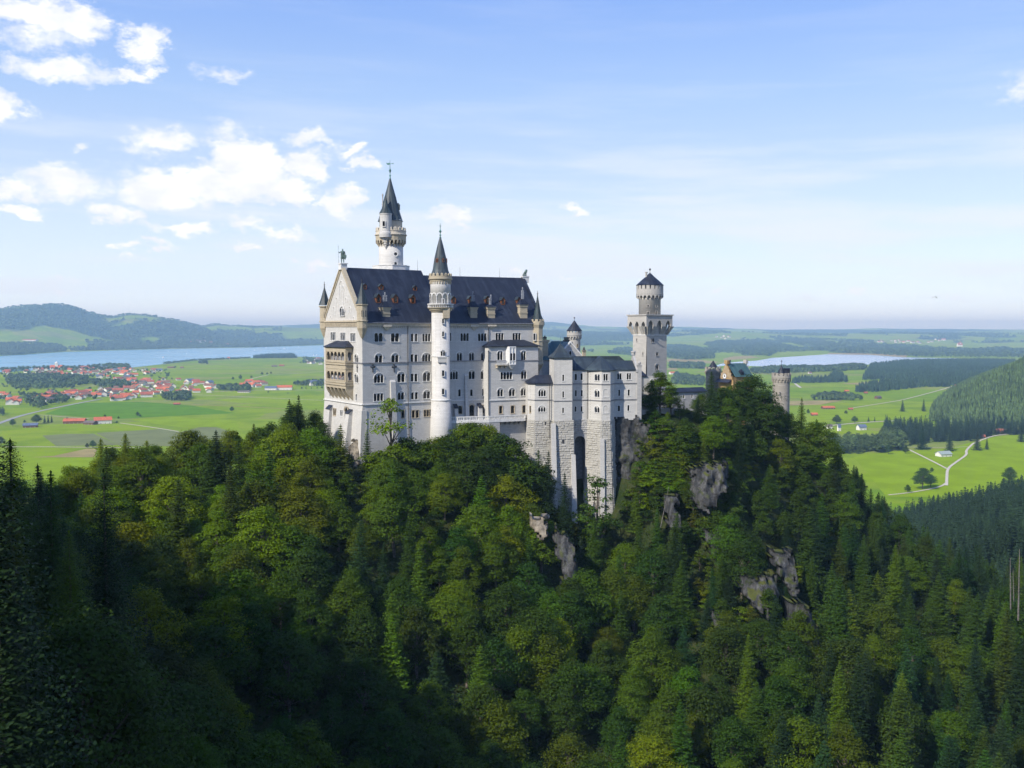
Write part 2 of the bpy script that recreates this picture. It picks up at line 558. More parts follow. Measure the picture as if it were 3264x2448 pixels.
pn = n.noise(pos, .012, 5, .6).outputs['Fac']
grass = n.mix(n.rng(pn, .42, .70, 0, .5), grass, (.085, .165, .016))
fa = n('ShaderNodeAttribute', attribute_name='forest').outputs['Fac']
fn = n.noise(pos, .02, 4, .7).outputs['Fac']
wood = n.mix(n.rng(fn, .35, .65, 0, 1), (.020, .042, .020), (.050, .085, .030))
finish(m, n, n.mix(fa, grass, wood), 1.0, .0)
MATS['plain_ground'] = m
me = npmesh('plain', np.stack([GX, GY, GH], -1).reshape(-1, 3), Q, 'plain_ground', smooth=True, attr={'forest': forest.ravel()})
tag(link('ground', me), None, None, kind='structure')


def sheet(name, pts, z, mat, kind='structure', label=None, cat=None):
    b = MB()
    b.poly(*[(x, y, z) for x, y in pts])
    o = b.build(name, mat)
    return tag(o, label, cat, kind=kind)


# lakes
m, n = newmat('lake_water')
tc = n('ShaderNodeTexCoord')
nz = n.noise(n('ShaderNodeMapping', {'Vector': tc.outputs['Object'], 'Scale': (.0022, .006, 1)}).outputs[0], 1.0, 5, .6).outputs['Fac']
rip = n.noise(tc.outputs['Object'], .12, 3).outputs['Fac']
finish(m, n, n.mix(n.rng(nz, .35, .7, 0, 1), (.07, .28, .42), (.13, .37, .52)), .25, .5, rip, .25, 1.5)
MATS['lake_water'] = m
m, n = newmat('lake_pale')
tc = n('ShaderNodeTexCoord')
rip = n.noise(tc.outputs['Object'], .12, 3).outputs['Fac']
finish(m, n, (.30, .42, .60), .16, .6, rip, .2, 1.5)
MATS['lake_pale'] = m
Z9 = lambda x, y: (x * .24412, 940 + y * .24412)
Z10 = lambda x, y: (520 + x * .24412, 980 + y * .24412)
Z11 = lambda x, y: (x * .40687, 1240 + y * .40687)
Z12 = lambda x, y: (2100 + x * .27125, 980 + y * .27125)
Z13 = lambda x, y: (2640 + x * .2821, 1000 + y * .2821)
Z14 = lambda x, y: (2500 + x * .34539, 1200 + y * .34539)
LAKE1 = [(-120, 1190), (0, 1186), (130, 1180), (415, 1172), (520, 1161), (618, 1149), (801, 1141), (960, 1137), (1033, 1139), (1150, 1139),
         (1150, 1098), (1035, 1100), (789, 1108), (540, 1112), (207, 1122), (0, 1135), (-120, 1139)]
LAKE2 = [Z12(640, 700), Z12(800, 680), Z12(1080, 690), Z12(1330, 695), (2534, 1172), (2640, 1172), (2747, 1168), (2775, 1160), (2900, 1152), (3035, 1147), (3060, 1142),
         (2894, 1139), (2781, 1131), (2640, 1129), (2615, 1131), (2534, 1136), (2461, 1141), Z12(1150, 625), Z12(900, 640), Z12(720, 665)]
tag(sheet('lake', [gnd(*p) for p in LAKE1], .35, 'lake_water'), None, None)
tag(sheet('lake', [gnd(*p) for p in LAKE2], .35, 'lake_pale'), None, None)


# mown, ploughed and stubble fields, and the tracks between them
flat('field_tan', (.165, .185, .070), .95, .05, var=.10, scale=.02)
flat('field_gold', (.30, .24, .095), .95, .05, var=.15, scale=.02)
flat('field_lime', (.20, .29, .010), 1.0, .0, var=.10, scale=.02)
flat('field_green', (.10, .21, .010), 1.0, .0, var=.10, scale=.02)
flat('gravel', (.52, .47, .38), .95, .05, var=.12, scale=.3)
flat('asphalt', (.30, .30, .29), .9, .1, var=.1, scale=.1)
nf = 0
for mat, pl in (('field_tan', [Z11(330, 365), Z11(520, 352), Z11(735, 350), Z11(925, 440), Z11(440, 447)]),
                ('field_tan', [Z11(750, 345), Z11(1250, 315), Z11(1410, 338), Z11(1560, 300), Z11(1690, 300), Z11(1830, 340), Z11(1800, 450), Z11(940, 447)]),
                ('field_lime', [Z11(0, 545), Z11(230, 535), Z11(700, 540), Z11(760, 600), Z11(400, 720), Z11(0, 700)]),
                ('field_gold', [Z11(420, 525), Z11(680, 468), Z11(760, 470), Z11(740, 535), Z11(240, 536)]),
                ('field_green', [Z11(350, 195), Z11(600, 110), Z11(1100, 100), Z11(1500, 130), Z11(1850, 190), Z11(1300, 215), Z11(950, 235), Z11(600, 215)]),
                ('field_lime', [Z11(1000, 240), Z11(1320, 215), Z11(1850, 250), Z11(1880, 330), Z11(1700, 296), Z11(1400, 300)]),
                ('field_lime', [Z10(380, 760), Z10(720, 755), Z10(920, 780), Z10(620, 790)]),
                ('field_gold', [Z12(100, 605), Z12(330, 600), Z12(700, 640), Z12(640, 655), Z12(100, 640)]),
                ('field_gold', [Z12(100, 715), Z12(200, 710), Z12(230, 732), Z12(100, 735)]),
                ('field_gold', [Z12(190, 800), Z12(520, 805), Z12(520, 832), Z12(200, 835)]),
                ('field_gold', [Z12(870, 575), Z12(1080, 570), Z12(1180, 590), Z12(760, 625), Z12(760, 600)]),
                ('field_lime', [Z12(660, 520), Z12(760, 495), Z12(900, 500), Z12(870, 560), Z12(700, 565)]),
                ('field_gold', [Z13(0, 430), Z13(400, 440), Z13(900, 465), Z13(880, 495), Z13(480, 466), Z13(0, 458)]),
                ('field_lime', [Z14(205, 305), Z14(900, 300), Z14(1460, 312), Z14(1400, 352), Z14(900, 410), Z14(300, 400)]),
                ('field_gold', [Z14(40, 230), Z14(540, 220), Z14(330, 262), Z14(40, 270)]),
                ('field_gold', [Z13(150, 790), Z13(740, 755), Z13(700, 790), Z13(400, 810)])):
    nf += 1
    sheet('field', [gnd(*p) for p in pl], round(.2 + .02 * nf, 3), mat)
# green moor meadow with the forked track, and the meadow beyond the lower wood
sheet('meadow', [gnd(*p) for p in (Z14(640, 745), Z14(1000, 690), Z14(1500, 670), Z14(1900, 560), Z14(2330, 520), Z14(2400, 900), Z14(1700, 1120), Z14(940, 1110))], .3, 'field_lime')


def strip(name, pts, wdt, mat, z, k=3):
    """a track: centre line in photo pixels, laid on the plain"""
    z = .6 + (z - 1.6) * .2
    P = np.array([gnd(*p) for p in pts])
    if len(P) > 2:                       # round the corners
        for _ in range(k):
            q = [P[0]]
            for a, b in zip(P[:-1], P[1:]):
                q += [a * .75 + b * .25, a * .25 + b * .75]
            P = np.array(q + [P[-1]])
    d = np.gradient(P, axis=0)
    d /= np.linalg.norm(d, axis=1)[:, None] + 1e-9
    nn = np.stack([-d[:, 1], d[:, 0]], 1) * wdt / 2
    V = np.concatenate([np.c_[P + nn, np.full(len(P), z)], np.c_[P - nn, np.full(len(P), z)]])
    k = len(P)
    i = np.arange(k - 1)
    me = npmesh(name, V, np.stack([i, i + 1, k + i + 1, k + i], 1), mat)
    return tag(link(name, me), None, None, kind='structure')


strip('path', [Z11(20, 456), Z11(300, 454), Z11(660, 459), Z11(1150, 463)], 5, 'gravel', 1.6)
strip('path', [Z11(940, 268), Z11(1160, 297), Z11(1400, 335)], 5, 'gravel', 1.65)
strip('path', [Z11(310, 204), Z11(600, 228), Z11(700, 235)], 4, 'gravel', 1.7)
strip('road', [Z11(-60, 290), Z11(60, 245), Z11(180, 205), Z11(420, 150), Z11(720, 92), Z11(800, 78)], 11, 'asphalt', 1.75)
strip('path', [Z10(360, 1140), Z10(1100, 1170), Z10(2090, 1217)], 6, 'gravel', 1.6)
strip('path', [Z10(370, 1268), Z10(1000, 1296), Z10(1600, 1325)], 10, 'field_gold', 1.6)
strip('path', [Z10(320, 943), Z10(720, 925), Z10(1020, 905)], 9, 'field_gold', 1.6)
strip('path', [Z10(1440, 880), Z10(1800, 860), Z10(2115, 836)], 7, 'gravel', 1.6)
strip('path', [Z10(1120, 942), Z10(1240, 910), Z10(1380, 880)], 7, 'gravel', 1.7)
strip('path', [Z10(1500, 818), Z10(1900, 835), Z10(2110, 838)], 8, 'field_gold', 1.6)
strip('road', [Z10(580, 1108), Z10(1150, 1080), Z10(1500, 1082), Z10(2100, 1078)], 9, 'gravel', 1.6)
strip('path', [Z14(1150, 678), Z14(1300, 752), Z14(1420, 812), Z14(1500, 855)], 3.4, 'gravel', 2.2)
strip('path', [Z14(1738, 625), Z14(1672, 690), Z14(1690, 722), Z14(1590, 790), Z14(1505, 852), Z14(1500, 930), Z14(1497, 1010)], 3.6, 'gravel', 2.3)
strip('path', [Z14(960, 1098), Z14(1180, 1075), Z14(1440, 1025), Z14(1497, 985)], 3.2, 'gravel', 2.4)
strip('path', [Z14(1738, 625), Z14(1815, 590), Z14(1920, 552), Z14(2060, 533)], 4, 'gravel', 2.2)
strip('path', [Z14(1140, 655), Z14(1480, 663), Z14(1700, 650)], 2.6, 'gravel', 2.2)
strip('path', [Z14(600, 297), Z14(1010, 232), Z14(1110, 214), Z14(1440, 127), Z14(1560, 88)], 5, 'gravel', 1.9)
strip('road', [Z14(300, 470), Z14(560, 440), Z14(900, 415), Z14(1070, 410)], 8, 'gravel', 1.9)
strip('path', [Z12(1600, 895), Z12(1665, 945)], 9, 'gravel', 1.9)

# ------------------------------------------------------------------ the castle hill and the slopes round the gorge
def c(sx, sy, Y):
    p = at(sx, sy, Y)
    return (p[0], p[1], p[2] - CAMZ)


CP = [(-52, 296, -44), (-46, 299, -41), (-60, 318, -37), (-66, 328, -33), (-40, 345, -35), (0, 352, -33), (40, 350, -31), (-80, 400, -85), (0, 425, -80), (60, 430, -80),
      (-23, 308, -39), (-35, 297, -45), (-15, 311, -36), (-6, 312, -40), (6, 318, -49), (14, 315, -55), (22, 311, -64), (27, 312, -70), (33, 312, -66), (44, 322, -38), (52, 326, -33), (50, 312, -50),
      (60, 335, -33), (75, 350, -35), (98, 375, -40), (112, 395, -45), (128, 398, -54), (150, 410, -74), (132, 375, -66), (140, 345, -84), (165, 380, -105), (200, 420, -125), (250, 420, -130),
      (64, 305, -62), (70, 320, -50), (90, 350, -50), (85, 320, -64), (110, 350, -66), (66, 270, -80), (64, 230, -95), (60, 200, -103), (100, 300, -86), (120, 260, -103), (130, 200, -112),
      (-20, 270, -60), (-16, 235, -78), (-12, 200, -92), (-8, 165, -102), (0, 120, -110), (10, 285, -70), (30, 275, -82), (22, 225, -97), (22, 300, -73), (40, 240, -96),
      (-73, 300, -42), (-97, 290, -46), (-114, 280, -47), (-122, 268, -51), (-140, 262, -62), (-94, 262, -52), (-70, 265, -53), (-73, 240, -58), (-57, 190, -70), (-45, 230, -67), (-45, 270, -55),
      (-55, 150, -71), (-79, 170, -56), (-95, 205, -58), (-110, 240, -58), (-66, 130, -42), (-58, 108, -34), (-42, 90, -58), (-20, 90, -95), (-30, 130, -90), (-30, 60, -75),
      (-130, 320, -85), (-100, 345, -80), (-150, 300, -100), (-180, 330, -140), (-165, 262, -85), (-150, 200, -45), (-110, 170, -38), (-200, 260, -60),
      (-130, 98, 16), (-190, 146, 18), (-150, 70, 48), (-116, 76, 12), (-96, 60, 20), (-260, 110, 120), (-260, 220, 15), (-330, 300, 20), (-90, 100, 3), (-90, 60, 5), (-70, 30, 0), (-60, 0, 0), (-340, 40, 200), (-200, 20, 110), (-110, 130, -2), (-300, 400, -150), (-100, -60, 40),
      (0, 0, -100), (30, 60, -110), (70, 110, -113), (90, 165, -108), (125, 170, -95), (160, 240, -98), (60, 0, -60), (120, 60, -50), (200, 120, -50), (300, 200, -50), (300, 300, -80),
      (204, 400, -116), (127, 250, -104), (260, 520, -128), (345, 700, -148), (300, 640, -150), (470, 900, -166), (371, 900, -188), (300, 900, -200), (560, 900, -135), (600, 700, -100), (500, 500, -80), (420, 380, -70), (420, 1040, -206), (600, 1100, -200),
      (200, 560, -165), (150, 500, -170), (180, 460, -140), (230, 700, -190), (0, 550, -180), (-150, 480, -180), (0, 700, -206), (150, 800, -206), (300, 1050, -208), (-300, 550, -206), (-300, 800, -208), (0, 1100, -208), (-400, 1000, -208), (640, 0, 0), (640, 300, -30), (-430, 560, -200), (-440, 300, -20), (-440, 0, 220)]
CP = np.array(CP, float)


def phi(d2):
    return np.sqrt(d2 + 14. ** 2)


def fit(P):
    d2 = ((P[:, None, :2] - P[None, :, :2]) ** 2).sum(-1)
    k = len(P)
    A_ = np.zeros((k + 3, k + 3))
    A_[:k, :k] = phi(d2) - np.eye(k) * .6
    A_[:k, k:] = np.c_[np.ones(k), P[:, :2] / 100]
    A_[k:, :k] = A_[:k, k:].T
    return np.linalg.solve(A_, np.r_[P[:, 2], 0, 0, 0])


CW = fit(CP)


def ground(x, y):
    """height of the near terrain relative to the camera"""
    x, y = np.asarray(x, float), np.asarray(y, float)
    sh = x.shape
    x, y = x.ravel(), y.ravel()
    z = np.empty(len(x))
    for i in range(0, len(x), 8000):
        a, b = x[i:i + 8000], y[i:i + 8000]
        z[i:i + 8000] = phi((a[:, None] - CP[:, 0]) ** 2 + (b[:, None] - CP[:, 1]) ** 2) @ CW[:-3] + CW[-3] + CW[-2] * a / 100 + CW[-1] * b / 100
    return z.reshape(sh)


gx, gy = np.meshgrid(np.arange(-440, 641, 5.), np.arange(-80, 1106, 5.))
gz = ground(gx, gy) + 3.0 * (fbm(gx / 22, gy / 22, 4) - .5)
gz = np.maximum(gz, -202.)
idx = np.arange(gx.size).reshape(gx.shape)
Q = np.stack([idx[:-1, :-1], idx[:-1, 1:], idx[1:, 1:], idx[1:, :-1]], -1).reshape(-1, 4)
Q = Q[~(gz.ravel()[Q] <= -201.9).all(1)]
m, n = newmat('forest_floor')
pos = n('ShaderNodeNewGeometry').outputs['Position']
a = n.noise(pos, .12, 5, .65).outputs['Fac']
b = n.noise(pos, .9, 4, .7).outputs['Fac']
cc = n.mix(n.rng(a, .38, .66, 0, 1), (.022, .036, .010), (.050, .058, .020))
cc = n.mix(n.rng(b, .55, .8, 0, .6), cc, (.085, .075, .050))
finish(m, n, cc, .95, .05, b, .6, .6)
MATS['forest_floor'] = m
tag(link('hillside', npmesh('hillside', np.stack([gx, gy, gz + CAMZ], -1).reshape(-1, 3), Q, 'forest_floor', smooth=True)), None, None, kind='structure')

# ------------------------------------------------------------------ the air that turns far land blue
m = bpy.data.materials.new('haze')
m.use_nodes = True
m.node_tree.nodes.clear()
n = NT(m.node_tree)
vol = n('ShaderNodeVolumePrincipled', {'Color': (.43, .71, 1.0, 1), 'Absorption Color': (.42, .42, .42, 1), 'Density': 6.4e-5, 'Anisotropy': .0})
n.nt.links.new(vol.outputs[0], n('ShaderNodeOutputMaterial').inputs['Volume'])
MATS['haze'] = m
hb = MB()
hb.box(-34000, 34000, -400, 43000, -3.0, 560)
tag(hb.build('haze', 'haze'), 'thin blue summer haze over the plain and the far hills', 'haze', kind='stuff')
# ------------------------------------------------------------------ castle: tools
def zm(x0, y0, sc):
    return lambda x, y: (x0 + x * sc, y0 + y * sc)


ZA, ZB, ZC, ZD = zm(980, 480, .31339), zm(1000, 960, .31343), zm(1320, 680, .30137), zm(1320, 1120, .22905)
ZE, ZF, ZG, ZH = zm(1660, 1000, .2411), zm(1640, 1280, .22901), zm(1960, 840, .27714), zm(2140, 1100, .21698)


class Bld:
    """a building: its Empty, and the plan frame its walls are measured in"""
    def __init__(s, name, label, cat, x, y, zr, phi, group=None):
        s.e = thing(name, label, cat, x, y, zr, 90 - phi, group)
        s.o = np.array([x, y])
        t = R(90 - phi)
        s.Rm = np.array([[math.cos(t), -math.sin(t)], [math.sin(t), math.cos(t)]])
    def loc(s, sx, Y):
        """plan position of a pixel column at depth Y"""
        return s.Rm.T @ (np.array([(sx - 1632) / F * Y, Y]) - s.o)
    def hit(s, p, o=(0, 0), th=0.):
        r = ray(*p)
        d, c_ = s.Rm.T @ r[:2], s.Rm.T @ (-s.o)
        t = R(th)
        dd, nn = np.array([math.cos(t), math.sin(t)]), np.array([math.sin(t), -math.cos(t)])
        k = ((np.array(o) - c_) @ nn) / (d @ nn)
        return float((c_ + k * d - np.array(o)) @ dd), float(k * r[2])


class Face:
    """a wall plane: s runs along it, out away from it, z up (relative to the camera)"""
    def __init__(s, b, o, th=0., zb=None, slope=0.):
        s.b, s.o, s.th, s.zb, s.sl = b, np.array(o, float), th, zb, slope
        t = R(th)
        s.d, s.n = np.array([math.cos(t), math.sin(t)]), np.array([math.sin(t), -math.cos(t)])
        s.holes = []
    def bo(s, z):
        return s.sl * (s.zb - z) if s.zb is not None and z < s.zb else 0.
    def P(s, a, out, z):
        q = s.o + s.d * a + s.n * (out + s.bo(z))
        return (q[0], q[1], z)
    def hit(s, p, out=0.):
        return s.b.hit(p, s.o + s.n * out, s.th)
    def box(s, m, a0, a1, o0, o1, z0, z1):
        m.faces([s.P(a, o, z) for z in (z0, z1) for o in (o0, o1) for a in (a0, a1)],
                [(0, 2, 3, 1), (4, 5, 7, 6), (0, 1, 5, 4), (1, 3, 7, 5), (3, 2, 6, 7), (2, 0, 4, 6)])
    def panel(s, m, a0, a1, z0, z1):
        """the wall itself, left open where its windows are"""
        hs = [h for h in s.holes if h[0] < a1 and h[1] > a0]
        A_ = sorted({a0, a1} | {x for h in hs for x in h[:2] if a0 < x < a1})
        Z_ = sorted({z0, z1} | {x for h in hs for x in h[2:] if z0 < x < z1} | ({s.zb} if s.zb is not None and z0 < s.zb < z1 else set()))
        for i in range(len(A_) - 1):
            for j in range(len(Z_) - 1):
                ca, cz = (A_[i] + A_[i + 1]) / 2, (Z_[j] + Z_[j + 1]) / 2
                if any(h[0] < ca < h[1] and h[2] < cz < h[3] for h in hs):
                    continue
                m.poly(*[s.P(a, 0, z) for a, z in ((A_[i], Z_[j]), (A_[i + 1], Z_[j]), (A_[i + 1], Z_[j + 1]), (A_[i], Z_[j + 1]))])


WCACHE = {}
NWIN = [0]


def arch_pts(cx, w, zs, k=7, point=0.):
    """points of an arch over a light of width w springing at zs"""
    r = w / 2
    if point:
        R2 = w * (.5 + point)
        a = math.acos((R2 - r) / R2)
        L = [(cx + r - R2 + R2 * math.cos(t), zs + R2 * math.sin(t)) for t in np.linspace(0, a, k)]
        return L + [(2 * cx - x, z) for x, z in L[-2::-1]]
    return [(cx + r * math.cos(t), zs + r * math.sin(t)) for t in np.linspace(0, math.pi, 2 * k - 1)]


def window_mesh(nl, w, h, hood, trim, gothic, D_=.42):
    """frame of a window with nl round-headed lights: reveals, columns, spandrel, sill, hood mould; and its pane"""
    key = (nl, round(w, 2), round(h, 2), hood, trim, gothic, D_)
    if key in WCACHE:
        return WCACHE[key]
    m = MB()
    cw = .24 if nl > 1 else 0.
    lw = (w - cw * (nl - 1)) / nl
    rise = lw / 2 if not gothic else lw * .80
    zs = h - rise
    # reveals
    for x in (0, w):
        m.poly((x - w / 2, 0, 0), (x - w / 2, D_, 0), (x - w / 2, D_, h), (x - w / 2, 0, h))
    m.poly((-w / 2, 0, 0), (w / 2, 0, 0), (w / 2, D_, 0), (-w / 2, D_, 0))
    for i in range(nl):
        x0 = -w / 2 + i * (lw + cw)
        ap = arch_pts(x0 + lw / 2, lw, zs, 6, .5 if gothic else 0.)
        for (xa, za), (xb, zb) in zip(ap[:-1], ap[1:]):
            m.poly((xa, .06, za), (xa, .06, h + .01), (xb, .06, h + .01), (xb, .06, zb))
            m.poly((xa, .06, za), (xb, .06, zb), (xb, D_, zb), (xa, D_, za))
        if i < nl - 1:
            xc = x0 + lw + cw / 2
            m.poly((xc - cw / 2, .06, zs), (xc + cw / 2, .06, zs), (xc + cw / 2, .06, h + .01), (xc - cw / 2, .06, h + .01))
            m.tube((xc, min(.16, D_ * .5), .12), (xc, min(.16, D_ * .5), zs - .18), cw * .36, nn=7)
            m.box(xc - cw * .6, xc + cw * .6, .02, D_ * .8, zs - .2, zs)
            m.box(xc - cw * .5, xc + cw * .5, .03, D_ * .7, 0, .14)
    # sill and, where the photo has one, a hood mould
    m.box(-w / 2 - .18, w / 2 + .18, -.16, .05, -.2, 0.)
    if hood:
        r0, r1 = w / 2 + .10, w / 2 + .34
        zz = h - w / 2 + hood
        tt = np.linspace(0, math.pi, 15)
        for a, b in zip(tt[:-1], tt[1:]):
            pl = [(r0 * math.cos(a), zz + r0 * math.sin(a)), (r1 * math.cos(a), zz + r1 * math.sin(a)), (r1 * math.cos(b), zz + r1 * math.sin(b)), (r0 * math.cos(b), zz + r0 * math.sin(b))]
            m.faces([(x, -.13, z) for x, z in pl] + [(x, .03, z) for x, z in pl], [(0, 1, 2, 3), (1, 5, 6, 2), (0, 3, 7, 4)])
    else:
        for x in (-w / 2 - .16, w / 2):
            m.box(x, x + .16, -.05, .03, 0, h)
        m.box(-w / 2 - .16, w / 2 + .16, -.05, .03, h, h + .16)
    p = MB()
    p.poly((-w / 2, D_ - .02, 0), (w / 2, D_ - .02, 0), (w / 2, D_ - .02, h), (-w / 2, D_ - .02, h))
    WCACHE[key] = (m.mesh('window', trim), p.mesh('pane', 'window_glass'))
    return WCACHE[key]


def q(x, st=.1):
    return max(st, round(x / st) * st)


def win(f, parent, p0, ytop, ybot, wz, nl, zf, hood=False, trim='trim_stone', gothic=False, flush=False, out=0.):
    """window centred on zoom pixel column p0 between two zoom rows; wz is its width in zoom pixels"""
    s0, z0 = f.hit(zf(p0 - wz / 2, ybot), out)
    s1, _ = f.hit(zf(p0 + wz / 2, ybot), out)
    sc, zb = f.hit(zf(p0, ybot), out)
    _, zt = f.hit(zf(p0, ytop), out)
    w, h = q(s1 - s0, .15), q(zt - zb, .15)
    return win_m(f, parent, sc, zb, w, h, nl, hood, trim, gothic, flush, out)


def win_m(f, parent, sc, zb, w, h, nl=1, hood=False, trim='trim_stone', gothic=False, flush=False, out=0.):
    hd = .35 if hood is True else float(hood or 0)
    wm, pm = window_mesh(nl, w, h, hd, trim, gothic, .16 if flush else .42)
    if not flush:
        f.holes.append((sc - w / 2, sc + w / 2, zb, zb + h))
    o = bpy.data.objects.new('window', wm)
    COL.objects.link(o)
    o.parent = parent
    pt = f.P(sc, out + (.20 if flush else 0.), zb)
    o.location = (pt[0], pt[1], pt[2] - BASE[root_of(parent).name])
    o.rotation_euler = (0, 0, R(f.th))
    pn = bpy.data.objects.new('pane', pm)
    COL.objects.link(pn)
    pn.parent = o
    NWIN[0] += 1
    return o


def lathe_part(name, mat, parent, cx, cy, prof, nn=28, smooth=False, label=None, ph=0.):
    m = MB()
    m.lathe(cx, cy, prof, nn, ph)
    return m.build(name, mat, parent, smooth, label)


def round_win(b, parent, cx, cy, r, p0, ytop, ybot, wz, nl, zf, trim='trim_stone', hood=False):
    """window on a round tower (axis cx, cy): set on a face tangent to the drum where the pixel ray meets it"""
    px = zf(p0, (ytop + ybot) / 2)
    rr = ray(*px)
    d, c_ = b.Rm.T @ rr[:2], b.Rm.T @ (-b.o)
    oc = c_ - np.array([cx, cy])
    A_, B_, C_ = d @ d, 2 * oc @ d, oc @ oc - r * r
    disc = B_ * B_ - 4 * A_ * C_
    if disc < 0:
        return None
    k = (-B_ - math.sqrt(disc)) / (2 * A_)
    pt = c_ + k * d
    a = math.atan2(pt[1] - cy, pt[0] - cx)
    f = Face(b, pt, math.degrees(a) + 90)
    sc = r * k / r
    zb, zt = ray(*zf(p0, ybot))[2] / ray(*zf(p0, ybot))[1], ray(*zf(p0, ytop))[2] / ray(*zf(p0, ytop))[1]
    Y = k * rr[1]
    pxm = Y / F
    w = wz * (zf(1, 0)[0] - zf(0, 0)[0]) * pxm
    return win_m(f, parent, 0., zb * Y, q(w, .15), q((zt - zb) * Y, .15), nl, hood, trim, flush=True)


def rusticate(m, f, a0, a1, z0, z1, seed=1, hmin=.62, hmax=.82, wmin=.9, wmax=2.0, holes=()):
    """courses of rock-faced blocks, each with its own length and projection"""
    rr = random.Random(seed)
    z = z1
    while z > z0:
        h = rr.uniform(hmin, hmax)
        zb = max(z0, z - h)
        a = a0
        first = True
        while a < a1:
            l = rr.uniform(wmin, wmax) * (.5 if first and rr.random() < .5 else 1)
            first = False
            b_ = min(a1, a + l)
            if a1 - b_ < .45:
                b_ = a1
            ca, cz = (a + b_) / 2, (z + zb) / 2
            if not any(h_[0] < ca < h_[1] and h_[2] < cz < h_[3] for h_ in holes):
                pr = rr.uniform(.10, .34)
                e = .07
                ea0, ea1 = min(e + pr * .45, (b_ - a) * .4), min(e + pr * .45, (b_ - a) * .4)
                ez = min(e + pr * .35, (z - zb) * .4)
                bk = [f.P(x, 0.02, y) for x, y in ((a, zb), (b_, zb), (b_, z), (a, z))]
                fr = [f.P(x, pr * rr.uniform(.7, 1.1), y) for x, y in ((a + ea0, zb + ez), (b_ - ea1, zb + ez), (b_ - ea1, z - ez), (a + ea0, z - ez))]
                m.faces(bk + fr, [(4, 5, 6, 7), (0, 1, 5, 4), (1, 2, 6, 5), (2, 3, 7, 6), (3, 0, 4, 7)])
            a = b_
        z = zb


def balusters(m, f, a0, a1, z0, z1, o0, o1, step=.45, rail=.18):
    f.box(m, a0, a1, o0, o1, z0, z0 + rail)
    f.box(m, a0, a1, o0 - .05, o1 + .05, z1 - rail, z1)
    k = max(2, int((a1 - a0) / step))
    for i in range(k):
        a = a0 + (i + .5) * (a1 - a0) / k
        w = (a1 - a0) / k * .27
        f.box(m, a - w, a + w, o0 + .03, o1 - .03, z0 + rail, z1 - rail)


def corbel_frieze(m, f, a0, a1, zt, zb, out=.35, step=.72):
    """little round arches on corbels under an eave"""
    f.box(m, a0, a1, 0, out + .12, zt - (zt - zb) * .28, zt)
    k = max(1, int((a1 - a0) / step))
    st = (a1 - a0) / k
    z1 = zt - (zt - zb) * .28
    for i in range(k):
        ap = arch_pts(a0 + (i + .5) * st, st * .72, zb + (zt - zb) * .30, 4)
        ap = [(a0 + i * st, ap[-1][1])] + ap[::-1] + [(a0 + (i + 1) * st, ap[0][1])]
        for (xa, za), (xb, zb_) in zip(ap[:-1], ap[1:]):
            if abs(xb - xa) < 1e-6:
                continue
            m.poly(f.P(xa, out, za), f.P(xb, out, zb_), f.P(xb, out, z1), f.P(xa, out, z1))
            m.poly(f.P(xa, out, za), f.P(xb, out, zb_), f.P(xb, 0, zb_), f.P(xa, 0, za))
        f.box(m, a0 + i * st - st * .13, a0 + i * st + st * .13, 0, out * .9, zb, zb + (zt - zb) * .34)


def finial(name, mat, parent, cx, cy, z0, z1, r, cross=False):
    """spire tip: knobs on a rod, thinning upward"""
    h = z1 - z0
    m = MB()
    m.lathe(cx, cy, [(r * .55, z0), (r * .9, z0 + h * .05), (r * .4, z0 + h * .09), (r * .4, z0 + h * .16), (r * .95, z0 + h * .2), (r * .35, z0 + h * .25), (r * .3, z0 + h * .34),
                     (r * .8, z0 + h * .40), (r * 1.05, z0 + h * .45), (r * .7, z0 + h * .51), (r * .25, z0 + h * .56), (r * .22, z0 + h * .72), (r * .45, z0 + h * .75), (r * .2, z0 + h * .78), (r * .12, z1)], 10)
    if cross:
        m.box(cx - r * .9, cx + r * .9, cy - .05, cy + .05, z0 + h * .80, z0 + h * .83)
    return m.build(name, mat, parent)


def drainpipe(f, parent, p_top, p_bot, zf, r=.11, out=.22):
    a, z1 = f.hit(zf(*p_top))
    b_, z0 = f.hit(zf(*p_bot))
    m = MB()
    zs = [z1] + ([f.zb] if f.zb is not None and z0 < f.zb < z1 else []) + [z0]
    for za, zb in zip(zs[:-1], zs[1:]):
        m.tube(f.P(a, out, za), f.P(a, out, zb), r, nn=6)
    m.lathe(*f.P(a, out, 0)[:2], [(r, z1), (r * 2.2, z1 + .35)], 8)
    return m.build('drainpipe', 'iron', parent)


def chimney_pots(parent, cx, cy, z0, spec, r=.26):
    for dx, dy, h in spec:
        m = MB()
        m.lathe(cx + dx, cy + dy, [(r, z0), (r, z0 + h * .55), (r * 1.35, z0 + h * .56), (r * 1.35, z0 + h * .62), (r * .9, z0 + h * .63), (r * .9, z0 + h * .86), (r * 1.4, z0 + h * .87), (r * 1.2, z0 + h)], 9)
        m.build('chimney_pot', 'pot_metal', parent)
# ------------------------------------------------------------------ the palace
PX, PY = (1155 - 1632) / F * 300, 300.
pal = Bld('palace', 'long white limestone castle palace with steep slate roof and loggia on its gable', 'castle', PX, PY, -46., 56)
pe = pal.e
TW = 27.73                       # distance along the front at which it bends, behind the stair tower
ZE_, ZR1, ZR2 = 2.3, 20.15, 18.55  # eaves and the two ridges
ZW = -23.3                       # ledge where the battered base begins
WD = 30.                         # depth of the block
fS = Face(pal, (0, 0), 0, ZW, .055)
fE = Face(pal, (TW, 0), -8, ZW, .045)
fW = Face(pal, (0, 0), -90, ZW, .075)
RIS = 4.0                        # projection of the south risalit
fR = Face(pal, fE.P(0, RIS, 0)[:2], -8, ZW, .045)
